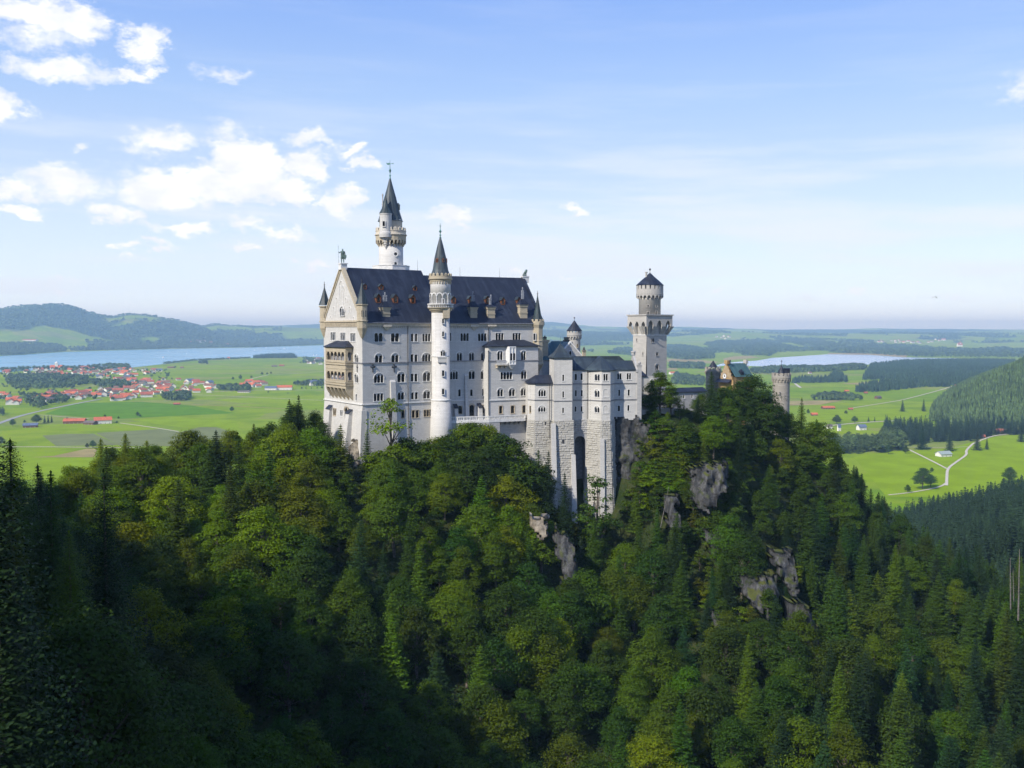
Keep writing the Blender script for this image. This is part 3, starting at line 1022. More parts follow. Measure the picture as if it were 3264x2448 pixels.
# --- windows of the western half
for a in ((660, 325, 412, 84, 2), (827, 325, 412, 80, 2), (1002, 328, 410, 26, 1), (1042, 328, 410, 26, 1), (1147, 330, 410, 84, 3),
          (1010, 1110, 1185, 30, 1, False, 'tan_trim'), (1050, 1108, 1183, 30, 1, False, 'tan_trim'), (1157, 1105, 1170, 84, 3, False, 'tan_trim'), (903, 1105, 1185, 30, 1, False, 'tan_trim'),
          (662, 548, 628, 74, 2, .5), (828, 548, 625, 72, 2, .5), (1000, 540, 620, 28, 1), (1041, 540, 618, 28, 1), (1147, 540, 616, 86, 3, .4),
          (663, 748, 830, 96, 3, .4), (890, 738, 823, 78, 2, .5), (1002, 735, 817, 30, 1), (1041, 735, 817, 30, 1), (1150, 728, 812, 74, 2, .4),
          (660, 938, 1015, 96, 3), (887, 930, 1002, 62, 2, .4), (1005, 928, 998, 28, 1), (1045, 926, 997, 28, 1), (1150, 920, 990, 72, 2, .4)):
    x, yt, yb, wd, nl = a[:5]
    win(fS, pe, x, yt, yb, wd, nl, ZB, a[5] if len(a) > 5 else False, a[6] if len(a) > 6 else 'trim_stone')
# --- eastern half
for a in ((387, 1265, 1350, 14, 1), (535, 1267, 1350, 90, 3), (722, 1267, 1350, 92, 3), (905, 1267, 1350, 86, 3), (1085, 1267, 1350, 88, 3),
          (480, 1480, 1557, 52, 2, .4), (608, 1480, 1555, 50, 2, .4), (735, 1480, 1555, 52, 2, .4)):
    win(fE, pe, a[0], a[1], a[2], a[3], a[4], ZC, a[5] if len(a) > 5 else False)
for a in ((555, 285, 390, 108, 3, .5), (803, 277, 385, 78, 2, .5), (968, 277, 385, 80, 2, .5), (632, 530, 628, 36, 1), (798, 525, 622, 36, 1), (965, 520, 617, 36, 1),
          (637, 757, 866, 60, 1, False, 'tan_trim'), (800, 745, 895, 62, 1, .2, 'tan_trim'), (970, 747, 856, 56, 1, False, 'tan_trim')):
    win(fE, pe, a[0], a[1], a[2], a[3], a[4], ZD, a[5] if len(a) > 5 else False, a[6] if len(a) > 6 else 'trim_stone')
for a in ((1285, 285, 388, 164, 4), (1528, 280, 383, 80, 2, .5), (1200, 530, 627, 82, 2, .4), (1363, 528, 622, 82, 2, .4), (1525, 525, 616, 80, 2, .4),
          (1203, 757, 865, 48, 1, False, 'tan_trim'), (1368, 752, 860, 48, 1, False, 'tan_trim'), (1528, 747, 855, 48, 1, False, 'tan_trim')):
    win(fR, pe, a[0], a[1], a[2], a[3], a[4], ZD, a[5] if len(a) > 5 else False, a[6] if len(a) > 6 else 'trim_stone')
for a in ((910, 1462, 1552, 54, 2, .2), (1157, 1460, 1554, 52, 2, .2)):
    win(fR, pe, a[0], a[1], a[2], a[3], a[4], ZC, a[5], gothic=True)
# --- west front
for a in ((197, 316, 398, 48, 3), (297, 318, 400, 48, 3), (398, 322, 410, 50, 3), (435, 548, 622, 36, 2, .4), (435, 748, 830, 36, 2, .4), (434, 943, 1012, 14, 1), (168, 930, 972, 12, 1),
          (152, 1075, 1146, 20, 1, False, 'tan_trim'), (222, 1090, 1160, 26, 2, False, 'tan_trim'), (291, 1105, 1168, 24, 2), (345, 1085, 1230, 34, 1, .3, 'tan_trim')):
    win(fW, pe, a[0], a[1], a[2], a[3], a[4], ZB, a[5] if len(a) > 5 else False, a[6] if len(a) > 6 else 'trim_stone')
EL = 37.5                        # east end of the eastern half
rs0, _ = fE.hit(ZD(1035, 500), RIS)
rs1 = EL - 3.4
m = MB()
fS.panel(m, 0, TW + 2.4, -46, ZE_)
m.build('wall', 'limestone', pe)
m = MB()
fE.panel(m, -1.5, EL, -46, ZE_)
# plain end and back walls
pE = [fE.P(EL, 0, 0)[:2], fE.P(EL, -WD, 0)[:2]]
m.poly((*pE[0], -46), (*pE[1], -46), (*pE[1], ZE_), (*pE[0], ZE_))
pB = [(0, WD), (TW + 4, WD + .4)]
m.poly((*pE[1], -46), (*pB[1], -46), (*pB[1], ZE_), (*pE[1], ZE_))
m.poly((*pB[1], -46), (*pB[0], -46), (*pB[0], ZE_), (*pB[1], ZE_))
m.build('wall', 'limestone', pe)
m = MB()
fW.panel(m, -WD, 0, -46, ZE_ + .5)
m.build('wall', 'limestone', pe, label='sunlit west front under the gable')
# risalit: a shallow block carried down to the base
_, zrt = fR.hit(ZC(1000, 1402))
fR.panel(MBr := MB(), rs0, rs1, -46, zrt)
for a_, w_ in ((rs0, 1), (rs1, -1)):
    for z0, z1 in ((-46, ZW), (ZW, zrt)):
        MBr.poly(fE.P(a_, 0, z0), fR.P(a_, 0, z0), fR.P(a_, 0, z1), fE.P(a_, 0, z1))
MBr.build('wall', 'limestone', pe, label='projecting bay with a low hipped roof')
m = MB()
zt2 = zrt + 2.0
m.faces([fR.P(rs0 - .5, .6, zrt), fR.P(rs1 + .5, .6, zrt), fE.P(rs1 + .5, 0, zrt), fE.P(rs0 - .5, 0, zrt), fE.P(rs0 + 3.4, 0.02, zt2), fE.P(rs1 - 3.4, 0.02, zt2),
         fR.P(rs0 - .5, .6, zrt - .25), fR.P(rs1 + .5, .6, zrt - .25), fE.P(rs1 + .5, 0, zrt - .25), fE.P(rs0 - .5, 0, zrt - .25)],
        [(0, 1, 5, 4), (0, 4, 3), (1, 2, 5), (6, 7, 1, 0), (7, 8, 2, 1), (9, 6, 0, 3), (6, 9, 8, 7)])
m.build('roof', 'slate', pe, label='low hipped roof of the projecting bay')
# string course, ledge, eaves frieze
zs_ = -10.3
m = MB()
fS.box(m, 0, TW - 3.0, 0, .22, zs_ - .18, zs_ + .18)
fE.box(m, 3.4, rs0, 0, .22, zs_ - .05, zs_ + .25)
fW.box(m, -7, .2, 0, .22, zs_ - .18, zs_ + .18)
fR.box(m, rs0 - .2, rs1, 0, .2, zs_ - .05, zs_ + .25)
m.build('string_course', 'string_dark', pe)
m = MB()
fS.box(m, 0, TW - 3.0, 0, .30, ZW - .12, ZW + .25)
fE.box(m, 3.4, rs0, 0, .26, ZW - .12, ZW + .25)
fW.box(m, -WD, .2, 0, .34, ZW - .12, ZW + .25)
fR.box(m, rs0 - .2, rs1, 0, .26, ZW - .12, ZW + .25)
m.build('ledge', 'trim_stone', pe)
m = MB()
corbel_frieze(m, fS, 1.6, TW - 2.6, ZE_ - .1, ZE_ - 1.7)
corbel_frieze(m, fE, 3.3, EL - 3.4, ZE_ - .1, ZE_ - 1.7)
m.build('frieze', 'tan_soft', pe)
m = MB()
fW.box(m, -WD, -.6, 0, .62, ZE_ + .25, ZE_ + .75)
fW.box(m, -WD, -.6, 0, .30, ZE_ - .15, ZE_ + .25)
for i in range(36):
    fW.box(m, -WD + 1 + i * .77, -WD + 1.4 + i * .77, .0, .34, ZE_ - 1.25, ZE_ - .15)
m.build('cornice', 'tan_trim', pe)
# --- roofs
ov = .75
t1 = (ZR1 - ZE_) / (15 + ov)
t2 = (ZR2 - ZE_) / (15 + ov)


def gable_roof(m, P, a0, a1, zr, tk=.22):
    pr = [(-ov, ZE_), (15, zr), (WD + ov, ZE_)]
    for (va, za), (vb, zb) in zip(pr[:-1], pr[1:]):
        m.poly(P(a0, va, za), P(a1, va, za), P(a1, vb, zb), P(a0, vb, zb))
        m.poly(P(a0, va, za - tk), P(a0, vb, zb - tk), P(a1, vb, zb - tk), P(a1, va, za - tk))
    for a in (a0, a1):
        m.poly(P(a, -ov, ZE_), P(a, 15, zr), P(a, WD + ov, ZE_), P(a, WD + ov, ZE_ - tk), P(a, -ov, ZE_ - tk))
    m.poly(P(a0, -ov, ZE_ - tk), P(a1, -ov, ZE_ - tk), P(a1, -ov, ZE_), P(a0, -ov, ZE_))


m = MB()
gable_roof(m, lambda a, v, z: (a, v, z), .35, 29.1, ZR1)
m.build('roof', 'slate', pe, label='steep dark slate roof of the taller western half')
m = MB()
gable_roof(m, lambda a, v, z: fE.P(a, -v, z), -.4, EL + .2, ZR2)
m.build('roof', 'slate', pe, label='steep dark slate roof of the eastern half')
m = MB()
for a, b_ in ((.5, TW - 3), (0, 0)):
    if b_:
        m.tube((a, -ov - .06, ZE_ - .12), (b_, -ov - .06, ZE_ - .12), .13)
m.tube(fE.P(3.3, ov + .06, ZE_ - .12), fE.P(EL - 3, ov + .06, ZE_ - .12), .13)
m.build('gutter', 'string_dark', pe)
# west gable wall and its raking cornice
zf0 = ZE_ + .5
za_ = 20.6
m = MB()
for u in (0, .7):
    m.poly((u, .3, zf0), (u, WD - .3, zf0), (u, 15, za_))
m.build('gable', 'limestone', pe)
m = MB()
for (va, z0_), (vb, z1_) in (((-.2, zf0), (15, za_ + .55)), ((WD + .2, zf0), (15, za_ + .55))):
    for (o0, o1, k0, k1) in ((-.45, .9, 0., .5), (-.22, .0, .5, 1.15)):
        dn = lambda k: [(va, z0_ - k * 1.55 + .6), (vb, z1_ - k * 1.55)]
        a, b_ = dn(k0), dn(k1)
        ptsA = [(o0, a[0][0], a[0][1]), (o0, a[1][0], a[1][1]), (o0, b_[1][0], b_[1][1]), (o0, b_[0][0], b_[0][1])]
        ptsB = [(o1, p[1], p[2]) for p in ptsA]
        m.faces(ptsA + ptsB, [(0, 1, 2, 3), (7, 6, 5, 4), (0, 4, 5, 1), (3, 2, 6, 7), (0, 3, 7, 4)])
m.build('raking_cornice', 'ochre_stone', pe)
m = MB()
_, zq0 = fW.hit(ZA(350, 1205))
m.box(-.6, 1.5, 14.0, 16.0, za_ - 1.2, 21.2)
m.box(-.8, 1.7, 13.8, 16.2, 21.2, 21.5)
m.build('pedestal', 'trim_stone', pe)
fG = Face(pal, (0, 0), -90)
win(fG, pe, 295, 70, 148, 46, 3, ZB, .5, flush=True)


def blind_arch(f, parent, cx, cz, w, leg, zf):
    s0, z0 = f.hit(zf(cx, cz))
    wm = w * (zf(1, 0)[0] - zf(0, 0)[0]) * .1
    lg = leg * (zf(0, 1)[1] - zf(0, 0)[1]) * .1
    m = MB()
    r0, r1 = wm / 2 * 1.75, wm / 2 * 1.75 + .22
    z0 -= r1
    tt = np.linspace(0, math.pi, 9)
    for a, b_ in zip(tt[:-1], tt[1:]):
        pts = [(s0 + r * math.cos(t), z0 + r * math.sin(t)) for r, t in ((r0, a), (r1, a), (r1, b_), (r0, b_))]
        m.faces([f.P(x, .14, z) for x, z in pts] + [f.P(x, 0, z) for x, z in pts], [(0, 1, 2, 3), (1, 5, 6, 2), (0, 3, 7, 4)])
    for x in (-r1, r0):
        f.box(m, s0 + x, s0 + x + .22, 0, .14, z0 - lg, z0)
    return m.build('blind_arch', 'trim_stone', parent)


for a in ((345, 1318, 48, 200), (330, 1372, 22, 120), (366, 1372, 22, 30), (300, 1488, 22, 120), (395, 1488, 22, 30), (270, 1580, 22, 70), (432, 1580, 22, 40)):
    blind_arch(fG, pe, *a, ZA)
for a in ((172, 145, 18, 40), (408, 150, 20, 30)):
    blind_arch(fG, pe, *a, ZB)
# --- buttresses, corner pier, wall anchors, pipes
def buttress(f, parent, x0, x1, ytop, zf, o0, o1, zbot, mat='limestone', cap=None):
    a0, zt = f.hit(zf(x0, ytop))
    a1, _ = f.hit(zf(x1, ytop))
    m = MB()
    g = lambda a, o, z: f.P(a, o, z)
    m.faces([g(a0, -.2, zbot), g(a1, -.2, zbot), g(a1, o1, zbot), g(a0, o1, zbot), g(a0, -.2, zt + .9), g(a1, -.2, zt + .9), g(a1, o0, zt), g(a0, o0, zt)],
            [(3, 2, 6, 7), (0, 3, 7, 4), (2, 1, 5, 6), (7, 6, 5, 4)])
    o = m.build('buttress', mat, parent)
    if cap:
        m = MB()
        m.faces([g(a0 - .15, o0 + .2, zt - .1), g(a1 + .15, o0 + .2, zt - .1), g(a1 + .15, -.1, zt + 1.2), g(a0 - .15, -.1, zt + 1.2), g(a0 - .15, o0 + .2, zt - .3), g(a1 + .15, o0 + .2, zt - .3)],
                [(0, 1, 2, 3), (4, 5, 1, 0), (4, 0, 3), (5, 2, 1)])
        m.build('cap', 'slate', o)
    return o


buttress(fS, pe, 775, 825, 822, ZB, .55, 1.2, -46)
buttress(fE, pe, 700, 745, 342, ZD, .5, .9, -44)
buttress(fE, pe, 540, 588, 778, ZD, 1.5, 2.2, -44, cap=1)
buttress(fE, pe, 873, 922, 768, ZD, 1.5, 2.2, -44, cap=1)
buttress(fW, pe, 365, 402, 1130, ZB, 1.2, 2.6, -46, cap=1)
buttress(fW, pe, 160, 196, 1085, ZB, 1.0, 1.6, -46, cap=1)
# battered corner pier of the sunlit side
_, zp = fW.hit(ZB(480, 1110))
m = MB()
m.faces([(-.25 - d, -.2 - d * .4, z) for d, z in ((1.5, -46), (.25, zp))] + [(-.25 - d, 3.0, z) for d, z in ((1.5, -46), (.25, zp))] + [(1.2, -.2 - d * .9, z) for d, z in ((1.0, -46), (.15, zp))] + [(1.2, 3.0, z) for z in (-46, zp)],
        [(0, 1, 3, 2), (0, 4, 5, 1), (1, 5, 7, 3)])
m.build('corner_pier', 'limestone', pe)
for x, y in ((600, 680), (817, 680)):
    a, z = fS.hit(ZB(x, y))
    m = MB()
    fS.box(m, a - .12, a + .12, .05, .22, z - 1.3, z + 1.2)
    fS.box(m, a - .8, a + .8, .06, .2, z + .2, z + .42)
    for sx in (-1, 1):
        m.lathe(*fS.P(a + sx * .62, .13, 0)[:2], [(.1, z + .1), (.3, z + .4), (.1, z + .75)], 8)
    m.lathe(*fS.P(a, .13, 0)[:2], [(.1, z + .7), (.36, z + 1.0), (.1, z + 1.35)], 8)
    m.build('wall_anchor', 'iron', pe)
a, z = fW.hit(ZB(445, 680))
m = MB()
fW.box(m, a - .12, a + .12, .05, .22, z - 1.3, z + 1.2)
fW.box(m, a - .6, a + .6, .06, .2, z + .2, z + .42)
m.build('wall_anchor', 'iron', pe)
drainpipe(fS, pe, (953, 235), (960, 1385), ZB)
drainpipe(fE, pe, (783, 1180), (783, 1400), ZC)
drainpipe(fR, pe, (1030, 5), (1040, 890), ZD)
# --- corner turrets
def octa(cx, cy, prof, mat, name, parent, ph=.5, nn=8):
    return lathe_part(name, mat, parent, cx, cy, prof, nn, ph=ph)


for (cx, cy, zt, zapex, zfin) in ((.05, .05, 8.0, 14.6, 16.2), (.3, WD - .3, 8.3, 14.3, 16.3)):
    tr_ = octa(cx, cy, [(.35, -2.6), (.8, -1.6), (1.2, -.5), (1.62, .6), (1.62, 2.6), (1.85, 2.7), (1.85, 3.0), (1.6, 3.1), (1.6, 7.6), (1.95, 7.75), (1.95, 8.05), (1.7, 8.1)], 'ochre_stone', 'corner_turret', pe)
    octa(cx, cy, [(1.98, zt + .06), (1.2, zt + .9 + (zapex - zt) * .22), (.12, zapex)], 'turret_slate', 'spire', tr_)
    finial('finial', 'iron', tr_, cx, cy, zapex - .1, zfin, .28, True)
    m = MB()
    for k in (4.5, 5.5, 6.5):
        ang = 2 * math.pi * (k + .5) / 8 + math.pi / 8
        x, y = cx + 1.5 * math.cos(ang), cy + 1.5 * math.sin(ang)
        f = Face(pal, (x, y), math.degrees(ang) + 90)
        f.box(m, -.27, .27, -.05, .06, 4.1, 5.9)
        m.poly(*[f.P(px_, .07, pz_) for px_, pz_ in arch_pts(0, .54, 5.88, 5)])
    m.build('opening', 'window_glass', tr_)
# south-east turret with battlement
tx, ty, _ = fE.P(EL - 1.5, -.2, 0)
tz = lambda y: fE.hit(ZC(1300, y), 1.2)[1]
tr_ = octa(tx, ty, [(.3, tz(1659) - 3), (.9, tz(1659)), (2.2, tz(1600)), (2.2, tz(1585)), (1.9, tz(1575)), (1.9, tz(1410)), (2.0, tz(1405)), (2.0, tz(1385)), (1.9, tz(1380)), (1.9, tz(1352)), (2.02, tz(1348)), (1.85, tz(1338)), (1.85, tz(1215)), (2.35, tz(1180)), (2.35, tz(1155)), (2.0, tz(1150)), (2.0, tz(1140))], 'ochre_stone', 'corner_turret', pe)
m = MB()
m.merlons(tx, ty, 1.85, 2.2, tz(1150), tz(1120), 8, .6)
m.build('battlement', 'ochre_stone', tr_)
octa(tx, ty, [(1.75, tz(1140)), (1.15, tz(1050)), (.12, tz(868))], 'turret_slate', 'spire', tr_)
finial('finial', 'iron', tr_, tx, ty, tz(870), tz(815), .25, True)
for yt, yb in ((1270, 1340), (1480, 1550)):
    f = Face(pal, (tx, ty), -8 - 20)
    s_, _ = f.hit(ZC(1272, yb), 1.72)
    win_m(f, tr_, s_, tz(yb), .75, tz(yt) - tz(yb), 1, flush=True, out=1.74)
# --- dormers on the two south slopes
def roof_hit(p, face, ridge_t):
    lo, hi = -1., 15.
    for _ in range(40):
        v = (lo + hi) / 2
        s, z = face.hit(p, -v)
        if z > ZE_ + (v + ov) * ridge_t:
            hi = v
        else:
            lo = v
    return s, v, z
# hi/lo: the ray's height falls behind the slope once it is inside the roof


def dormer(p, face, t, w, h, parent, back=True):
    lo, hi = -1.2, 15.
    for _ in range(50):
        v = (lo + hi) / 2
        s, z = face.hit(p, -v)
        if z < ZE_ + (v + ov) * t:
            hi = v
        else:
            lo = v
    zb = ZE_ + (v + ov) * t - .05
    L = (h * 1.0) / t
    g = lambda a, d, z_: face.P(s + a, -v - d, zb + z_)
    m = MB()
    hw, hs = w / 2, h * .66
    fr = [g(-hw, 0, 0), g(hw, 0, 0), g(hw, 0, hs), g(0, 0, h), g(-hw, 0, hs)]
    bk = [g(-hw, L, 0), g(hw, L, 0), g(hw, L, hs), g(0, L, h), g(-hw, L, hs)]
    m.faces(fr + bk, [(0, 1, 2, 3, 4), (0, 4, 9, 5), (1, 6, 7, 2)])
    # raised frame round the opening
    for a0, a1, z0, z1 in ((-hw, -hw + .22, 0, hs), (hw - .22, hw, 0, hs), (-hw, hw, 0, .2)):
        m.faces([g(a, d, z_) for z_ in (z0, z1) for d in (-.12, 0) for a in (a0, a1)], [(0, 1, 5, 4), (0, 4, 6, 2), (1, 3, 7, 5), (4, 5, 7, 6)])
    o = m.build('dormer', 'dormer_wood', parent)
    m = MB()
    pw = w * .40
    m.poly(*[g(a, -.05, z_) for a, z_ in [(-pw / 2, .35), (pw / 2, .35)] + arch_pts(0, pw, h * .52, 5)])
    m.build('pane', 'window_glass', o)
    m = MB()
    e = .22
    for sg in (-1, 1):
        a = [g(0, -e, h + .12), g(sg * (hw + e), -e, hs - .10), g(sg * (hw + e), L, hs - .10), g(0, L, h + .12)]
        b_ = [g(0, -e, h - .02), g(sg * (hw + e), -e, hs - .24), g(sg * (hw + e), L, hs - .24), g(0, L, h - .02)]
        m.faces(a + b_, [(0, 1, 2, 3), (0, 4, 5, 1), (1, 5, 6, 2), (7, 6, 5, 4)])
    m.build('dormer_roof', 'slate_blue', o)
    return o


for x, y, w, h in ((585, 1410, 1.25, 1.9), (752, 1415, 1.45, 1.9), (1097, 1424, 1.25, 1.75), (724, 1548, 1.7, 2.9), (897, 1550, 1.75, 2.95), (1075, 1553, 1.6, 2.9)):
    dormer(ZA(x, y), fS, t1, w, h, pe)
for x, y, w, h in ((15, 820, 1.2, 1.7), (420, 953, 1.5, 2.5), (597, 953, 1.4, 2.6), (777, 955, 1.6, 2.7), (942, 966, 1.5, 2.6), (1107, 965, 1.4, 2.7)):
    if x > 100:
        dormer(ZC(x, y), fE, t2, w, h, pe)
# --- chimneys with slate caps, standing at the eaves on corbels
def chimney(f, x0, x1, yb, yt, ycap, zf, parent, pots, out=-.9, dp=2.0, brk=None, hip=True):
    a0, zb = f.hit(zf(x0, yb), out)
    a1, _ = f.hit(zf(x1, yb), out)
    _, zt = f.hit(zf(x0, yt), out)
    _, zc = f.hit(zf(x0, ycap), out)
    m = MB()
    f.box(m, a0, a1, out - dp, out, zb - 2.2, zt - .5)
    f.box(m, a0 - .12, a1 + .12, out - dp, out + .12, zb + (zt - zb) * .42, zb + (zt - zb) * .50)
    f.box(m, a0 - .2, a1 + .2, out - dp - .2, out + .2, zt - .8, zt - .25)
    f.box(m, a0 - .34, a1 + .34, out - dp - .3, out + .34, zt - .25, zt)
    o = m.build('chimney', 'ochre_stone', parent)
    am = (a0 + a1) / 2
    m = MB()
    P = f.P
    k = .45
    m.faces([P(a0 - k, out + k, zt), P(a1 + k, out + k, zt), P(a1 + k, out - dp - k, zt), P(a0 - k, out - dp - k, zt),
             P(am - .55, out - dp / 2 + .3, zc), P(am + .55, out - dp / 2 + .3, zc), P(am + .55, out - dp / 2 - .3, zc), P(am - .55, out - dp / 2 - .3, zc)],
            [(0, 1, 5, 4), (1, 2, 6, 5), (2, 3, 7, 6), (3, 0, 4, 7), (4, 5, 6, 7)])
    m.build('chimney_cap', 'slate', o)
    for da, h in pots:
        _, zp = f.hit(zf(x0, h), out)
        cx, cy, _ = P(am + da, out - dp / 2, 0)
        chimney_pots(o, cx, cy, zc - .5, ((0, 0, zp - zc + .5),), .17)
    if brk:
        a0b, z1 = f.hit(zf(x0 - 6, brk[0]))
        a1b, z0 = f.hit(zf(x1 + 6, brk[1]))
        m = MB()
        zq = z1 - (z1 - z0) * .35
        f.box(m, a0b, a1b, 0, .8, zq, z1)
        mid = (a0b + a1b) / 2
        m.faces([P(a0b + .2, .65, zq), P(a1b - .2, .65, zq), P(a1b - .2, 0, zq), P(a0b + .2, 0, zq), P(mid + .25, .1, z0), P(mid - .25, .1, z0)],
                [(0, 1, 4, 5), (0, 5, 3), (1, 2, 4)])
        m.build('corbel', 'tan_soft', o)
    return o


chimney(fS, 703, 778, 180, 62, 0, ZB, pe, ((-.55, -62), (.55, -62), (0, -95)), brk=(238, 300))
chimney(fE, 597, 668, 1120, 992, 930, ZC, pe, ((-.35, 868), (.4, 865), (0, 822), (-.1, 868)), brk=(1178, 1240))
chimney(fE, 778, 856, 1130, 988, 966, ZC, pe, ((-.25, 892), (.3, 858), (.0, 930)), brk=(1178, 1228))
chimney(fE, 1122, 1198, 1128, 965, 905, ZC, pe, ((-.3, 812), (.25, 812), (0, 780), (.4, 830)))
# --- lightning rods on the ridges
for p, zf, f in (((1120, 1215), ZA, fS), ((485, 665), ZC, fE), ((904, 680), ZC, fE)):
    a, z = f.hit(zf(*p), -15)
    m = MB()
    m.tube(f.P(a, -15, z - .3), f.P(a, -15, z + 3.3), .05, .03, 5)
    m.build('lightning_rod', 'iron', pe)
# --- loggia on the west front
LP = 2.6
fL = Face(pal, (-LP, 0), -90)
la1 = fL.hit(ZB(325, 845))[0]
la0 = fL.hit(ZB(122, 845))[0]
zl = lambda y: fL.hit(ZB(322, y))[1]
fLs = Face(pal, (-LP, -la1), 0)            # its short south side
lg = None
m = MB()
ops = []
oo = []
for (yt, yb) in ((520, 606), (722, 806)):
    zb_, zt_ = zl(yb), zl(yt)
    oo.append((zb_, zt_))
lgm = MB()
root_l = MB()
lo = bpy.data.objects.new('loggia', None)
wl = la1 - la0
for zb_, zt_ in oo:
    fL.holes.append((la0 + .9, la1 - .9, zb_, zt_))
    fLs.holes.append((.75, LP - .35, zb_, zt_))
fL.panel(m, la0, la1, zl(892), zl(470))
fLs.panel(m, 0, LP, zl(892), zl(470))
for z0, z1, o in ((zl(478), zl(468), .25), (zl(652), zl(640), .3), (zl(628), zl(610), .22), (zl(838), zl(820), .22), (zl(862), zl(850), .3), (zl(694), zl(688), .1)):
    fL.box(m, la0 - o, la1 + o, -.1, o, z0, z1)
    fLs.box(m, .0, LP, -.1, o, z0, z1)
m.poly((0, -la0, zl(892)), (0, -la0, zl(470)), (-LP, -la0, zl(470)), (-LP, -la0, zl(892)))
m.poly(*[fL.P(a, o, zl(892)) for a, o in ((la0, 0), (la1, 0), (la1, -LP), (la0, -LP))])
lo = m.build('loggia', 'ochre_stone', pe, label='two-storey ochre arcaded loggia under a hipped slate roof')
for zb_, zt_ in oo:
    wm, pm = window_mesh(5, q(la1 - la0 - 1.8, .1), q(zt_ - zb_, .1), 0., 'tan_trim', False)
    for f, sc, (wm, pm) in ((fL, (la0 + la1) / 2, (wm, pm)), (fLs, (.75 + LP - .35) / 2, window_mesh(1, q(LP - 1.1, .1), q(zt_ - zb_, .1), 0., 'tan_trim', False))):
        o = bpy.data.objects.new('arcade', wm)
        COL.objects.link(o)
        o.parent = lo
        pt = f.P(sc, 0, zb_)
        o.location = (pt[0], pt[1], pt[2] + 46.)
        o.rotation_euler = (0, 0, R(f.th))
# dark back of the open storeys and the white wall behind them
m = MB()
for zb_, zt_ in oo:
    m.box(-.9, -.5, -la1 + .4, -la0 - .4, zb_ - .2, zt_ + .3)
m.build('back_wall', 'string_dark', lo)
m = MB()
zr0, zr1 = zl(466), zl(405)
m.faces([fL.P(la0 - .6, .5, zr0), fL.P(la1 + .6, .5, zr0), fL.P(la1 + .6, -LP, zr0), fL.P(la0 - .6, -LP, zr0), fL.P(la0 + 3.2, -LP + .05, zr1), fL.P(la1 - 3.2, -LP + .05, zr1),
         fL.P(la0 - .6, .5, zr0 - .2), fL.P(la1 + .6, .5, zr0 - .2), fL.P(la1 + .6, -LP, zr0 - .2)],
        [(0, 1, 5, 4), (1, 2, 5), (0, 4, 3), (6, 7, 1, 0), (7, 8, 2, 1)])
m.build('loggia_roof', 'slate', lo)
m = MB()
zc0, zc1 = zl(892), zl(892) - 3.8
for i in range(6):
    a = la0 + .35 + i * (wl - .7) / 5
    prev = None
    for k in range(6):                      # stepped, curving bracket
        t = k / 5
        o_, z_ = LP * (1 - t ** 1.6) - LP + .0, zc0 - (zc0 - zc1) * t
        cur = [fL.P(a - .33, -LP * t ** 1.5, z_), fL.P(a + .33, -LP * t ** 1.5, z_)]
        if prev:
            m.poly(prev[0], prev[1], cur[1], cur[0])
            m.poly(prev[0], cur[0], fL.P(a - .33, -LP, cur[0][2]), fL.P(a - .33, -LP, prev[0][2]))
            m.poly(prev[1], fL.P(a + .33, -LP, prev[0][2]), fL.P(a + .33, -LP, cur[0][2]), cur[1])
        prev = cur
m.build('bracket', 'ochre_stone', lo)
# --- oriel and balcony on the risalit
a0, zo0 = fR.hit(ZC(982, 1600), .9)
a1, zo1 = fR.hit(ZC(1090, 1408), .9)
ch = .8
pl = [fR.P(a, o, 0)[:2] for a, o in ((a0, 0), (a0 + ch, 1.3), (a1 - ch, 1.3), (a1, 0))]
m = MB()
m.prism(pl, zo0, zo1)
mid = np.mean(pl, axis=0)
m.prism([tuple(mid + (np.array(p) - mid) * .25 + (0, 0)) for p in pl], zo0 - 1.5, zo0, pl)
ori = m.build('oriel', 'trim_stone', pe, label='white stone oriel with tall lights')
m = MB()
for a in np.linspace(a0 + ch, a1 - ch, 3)[:-1]:
    w_ = (a1 - a0 - 2 * ch) / 2
    zb_, zt_ = fR.hit(ZC(1030, 1556), 1.3)[1], fR.hit(ZC(1030, 1478), 1.3)[1]
    pts = [(a + w_ * .16, zb_), (a + w_ * .84, zb_)] + arch_pts(a + w_ / 2, w_ * .68, zt_ - w_ * .34, 5)
    m.poly(*[fR.P(x, 1.33, z) for x, z in pts])
m.build('pane', 'window_glass', ori)
m = MB()
fR.box(m, a0 + ch - .1, a1 - ch + .1, 1.28, 1.42, zo0 - .1, zo0 + .25)
fR.box(m, a0 + ch - .1, a1 - ch + .1, 1.28, 1.45, zb_ - .3, zb_ - .1)
fR.box(m, a0 + ch - .1, a1 - ch + .1, 1.28, 1.45, zo1 - .3, zo1)
for a in np.linspace(a0 + ch, a1 - ch, 3):
    fR.box(m, a - .1, a + .1, 1.3, 1.44, zo0, zo1)
m.build('mullion', 'white_paint', ori)
b0, zb0 = fR.hit(ZC(872, 1602), 1.)
b1 = a0
m = MB()
fR.box(m, b0, b1, 0, 1.3, zb0 - .3, zb0)
for a in (b0 + .4, (b0 + b1) / 2, b1 - .4):
    fR.box(m, a - .18, a + .18, 0, 1.0, zb0 - 1.1, zb0 - .3)
bal = m.build('balcony', 'tan_trim', pe)
m = MB()
balusters(m, fR, b0, b1, zb0 + .02, zb0 + 1.15, 1.1, 1.28, .3, .14)
m.build('balustrade', 'trim_stone', bal)
# --- terrace with balustrade before the eastern half
def at_z(b, p, z):
    r = ray(*p)
    k = z / r[2]
    return b.Rm.T @ (np.array([r[0] * k, r[1] * k]) - b.o)


zt_ = -28.2
tp = [at_z(pal, ZD(*p), zt_) for p in ((515, 912), (1040, 902), (1545, 880), (1622, 852))]
print('terrace', [(round(float((p - fE.o) @ fE.d), 1), round(float((p - fE.o) @ fE.n), 1)) for p in tp])
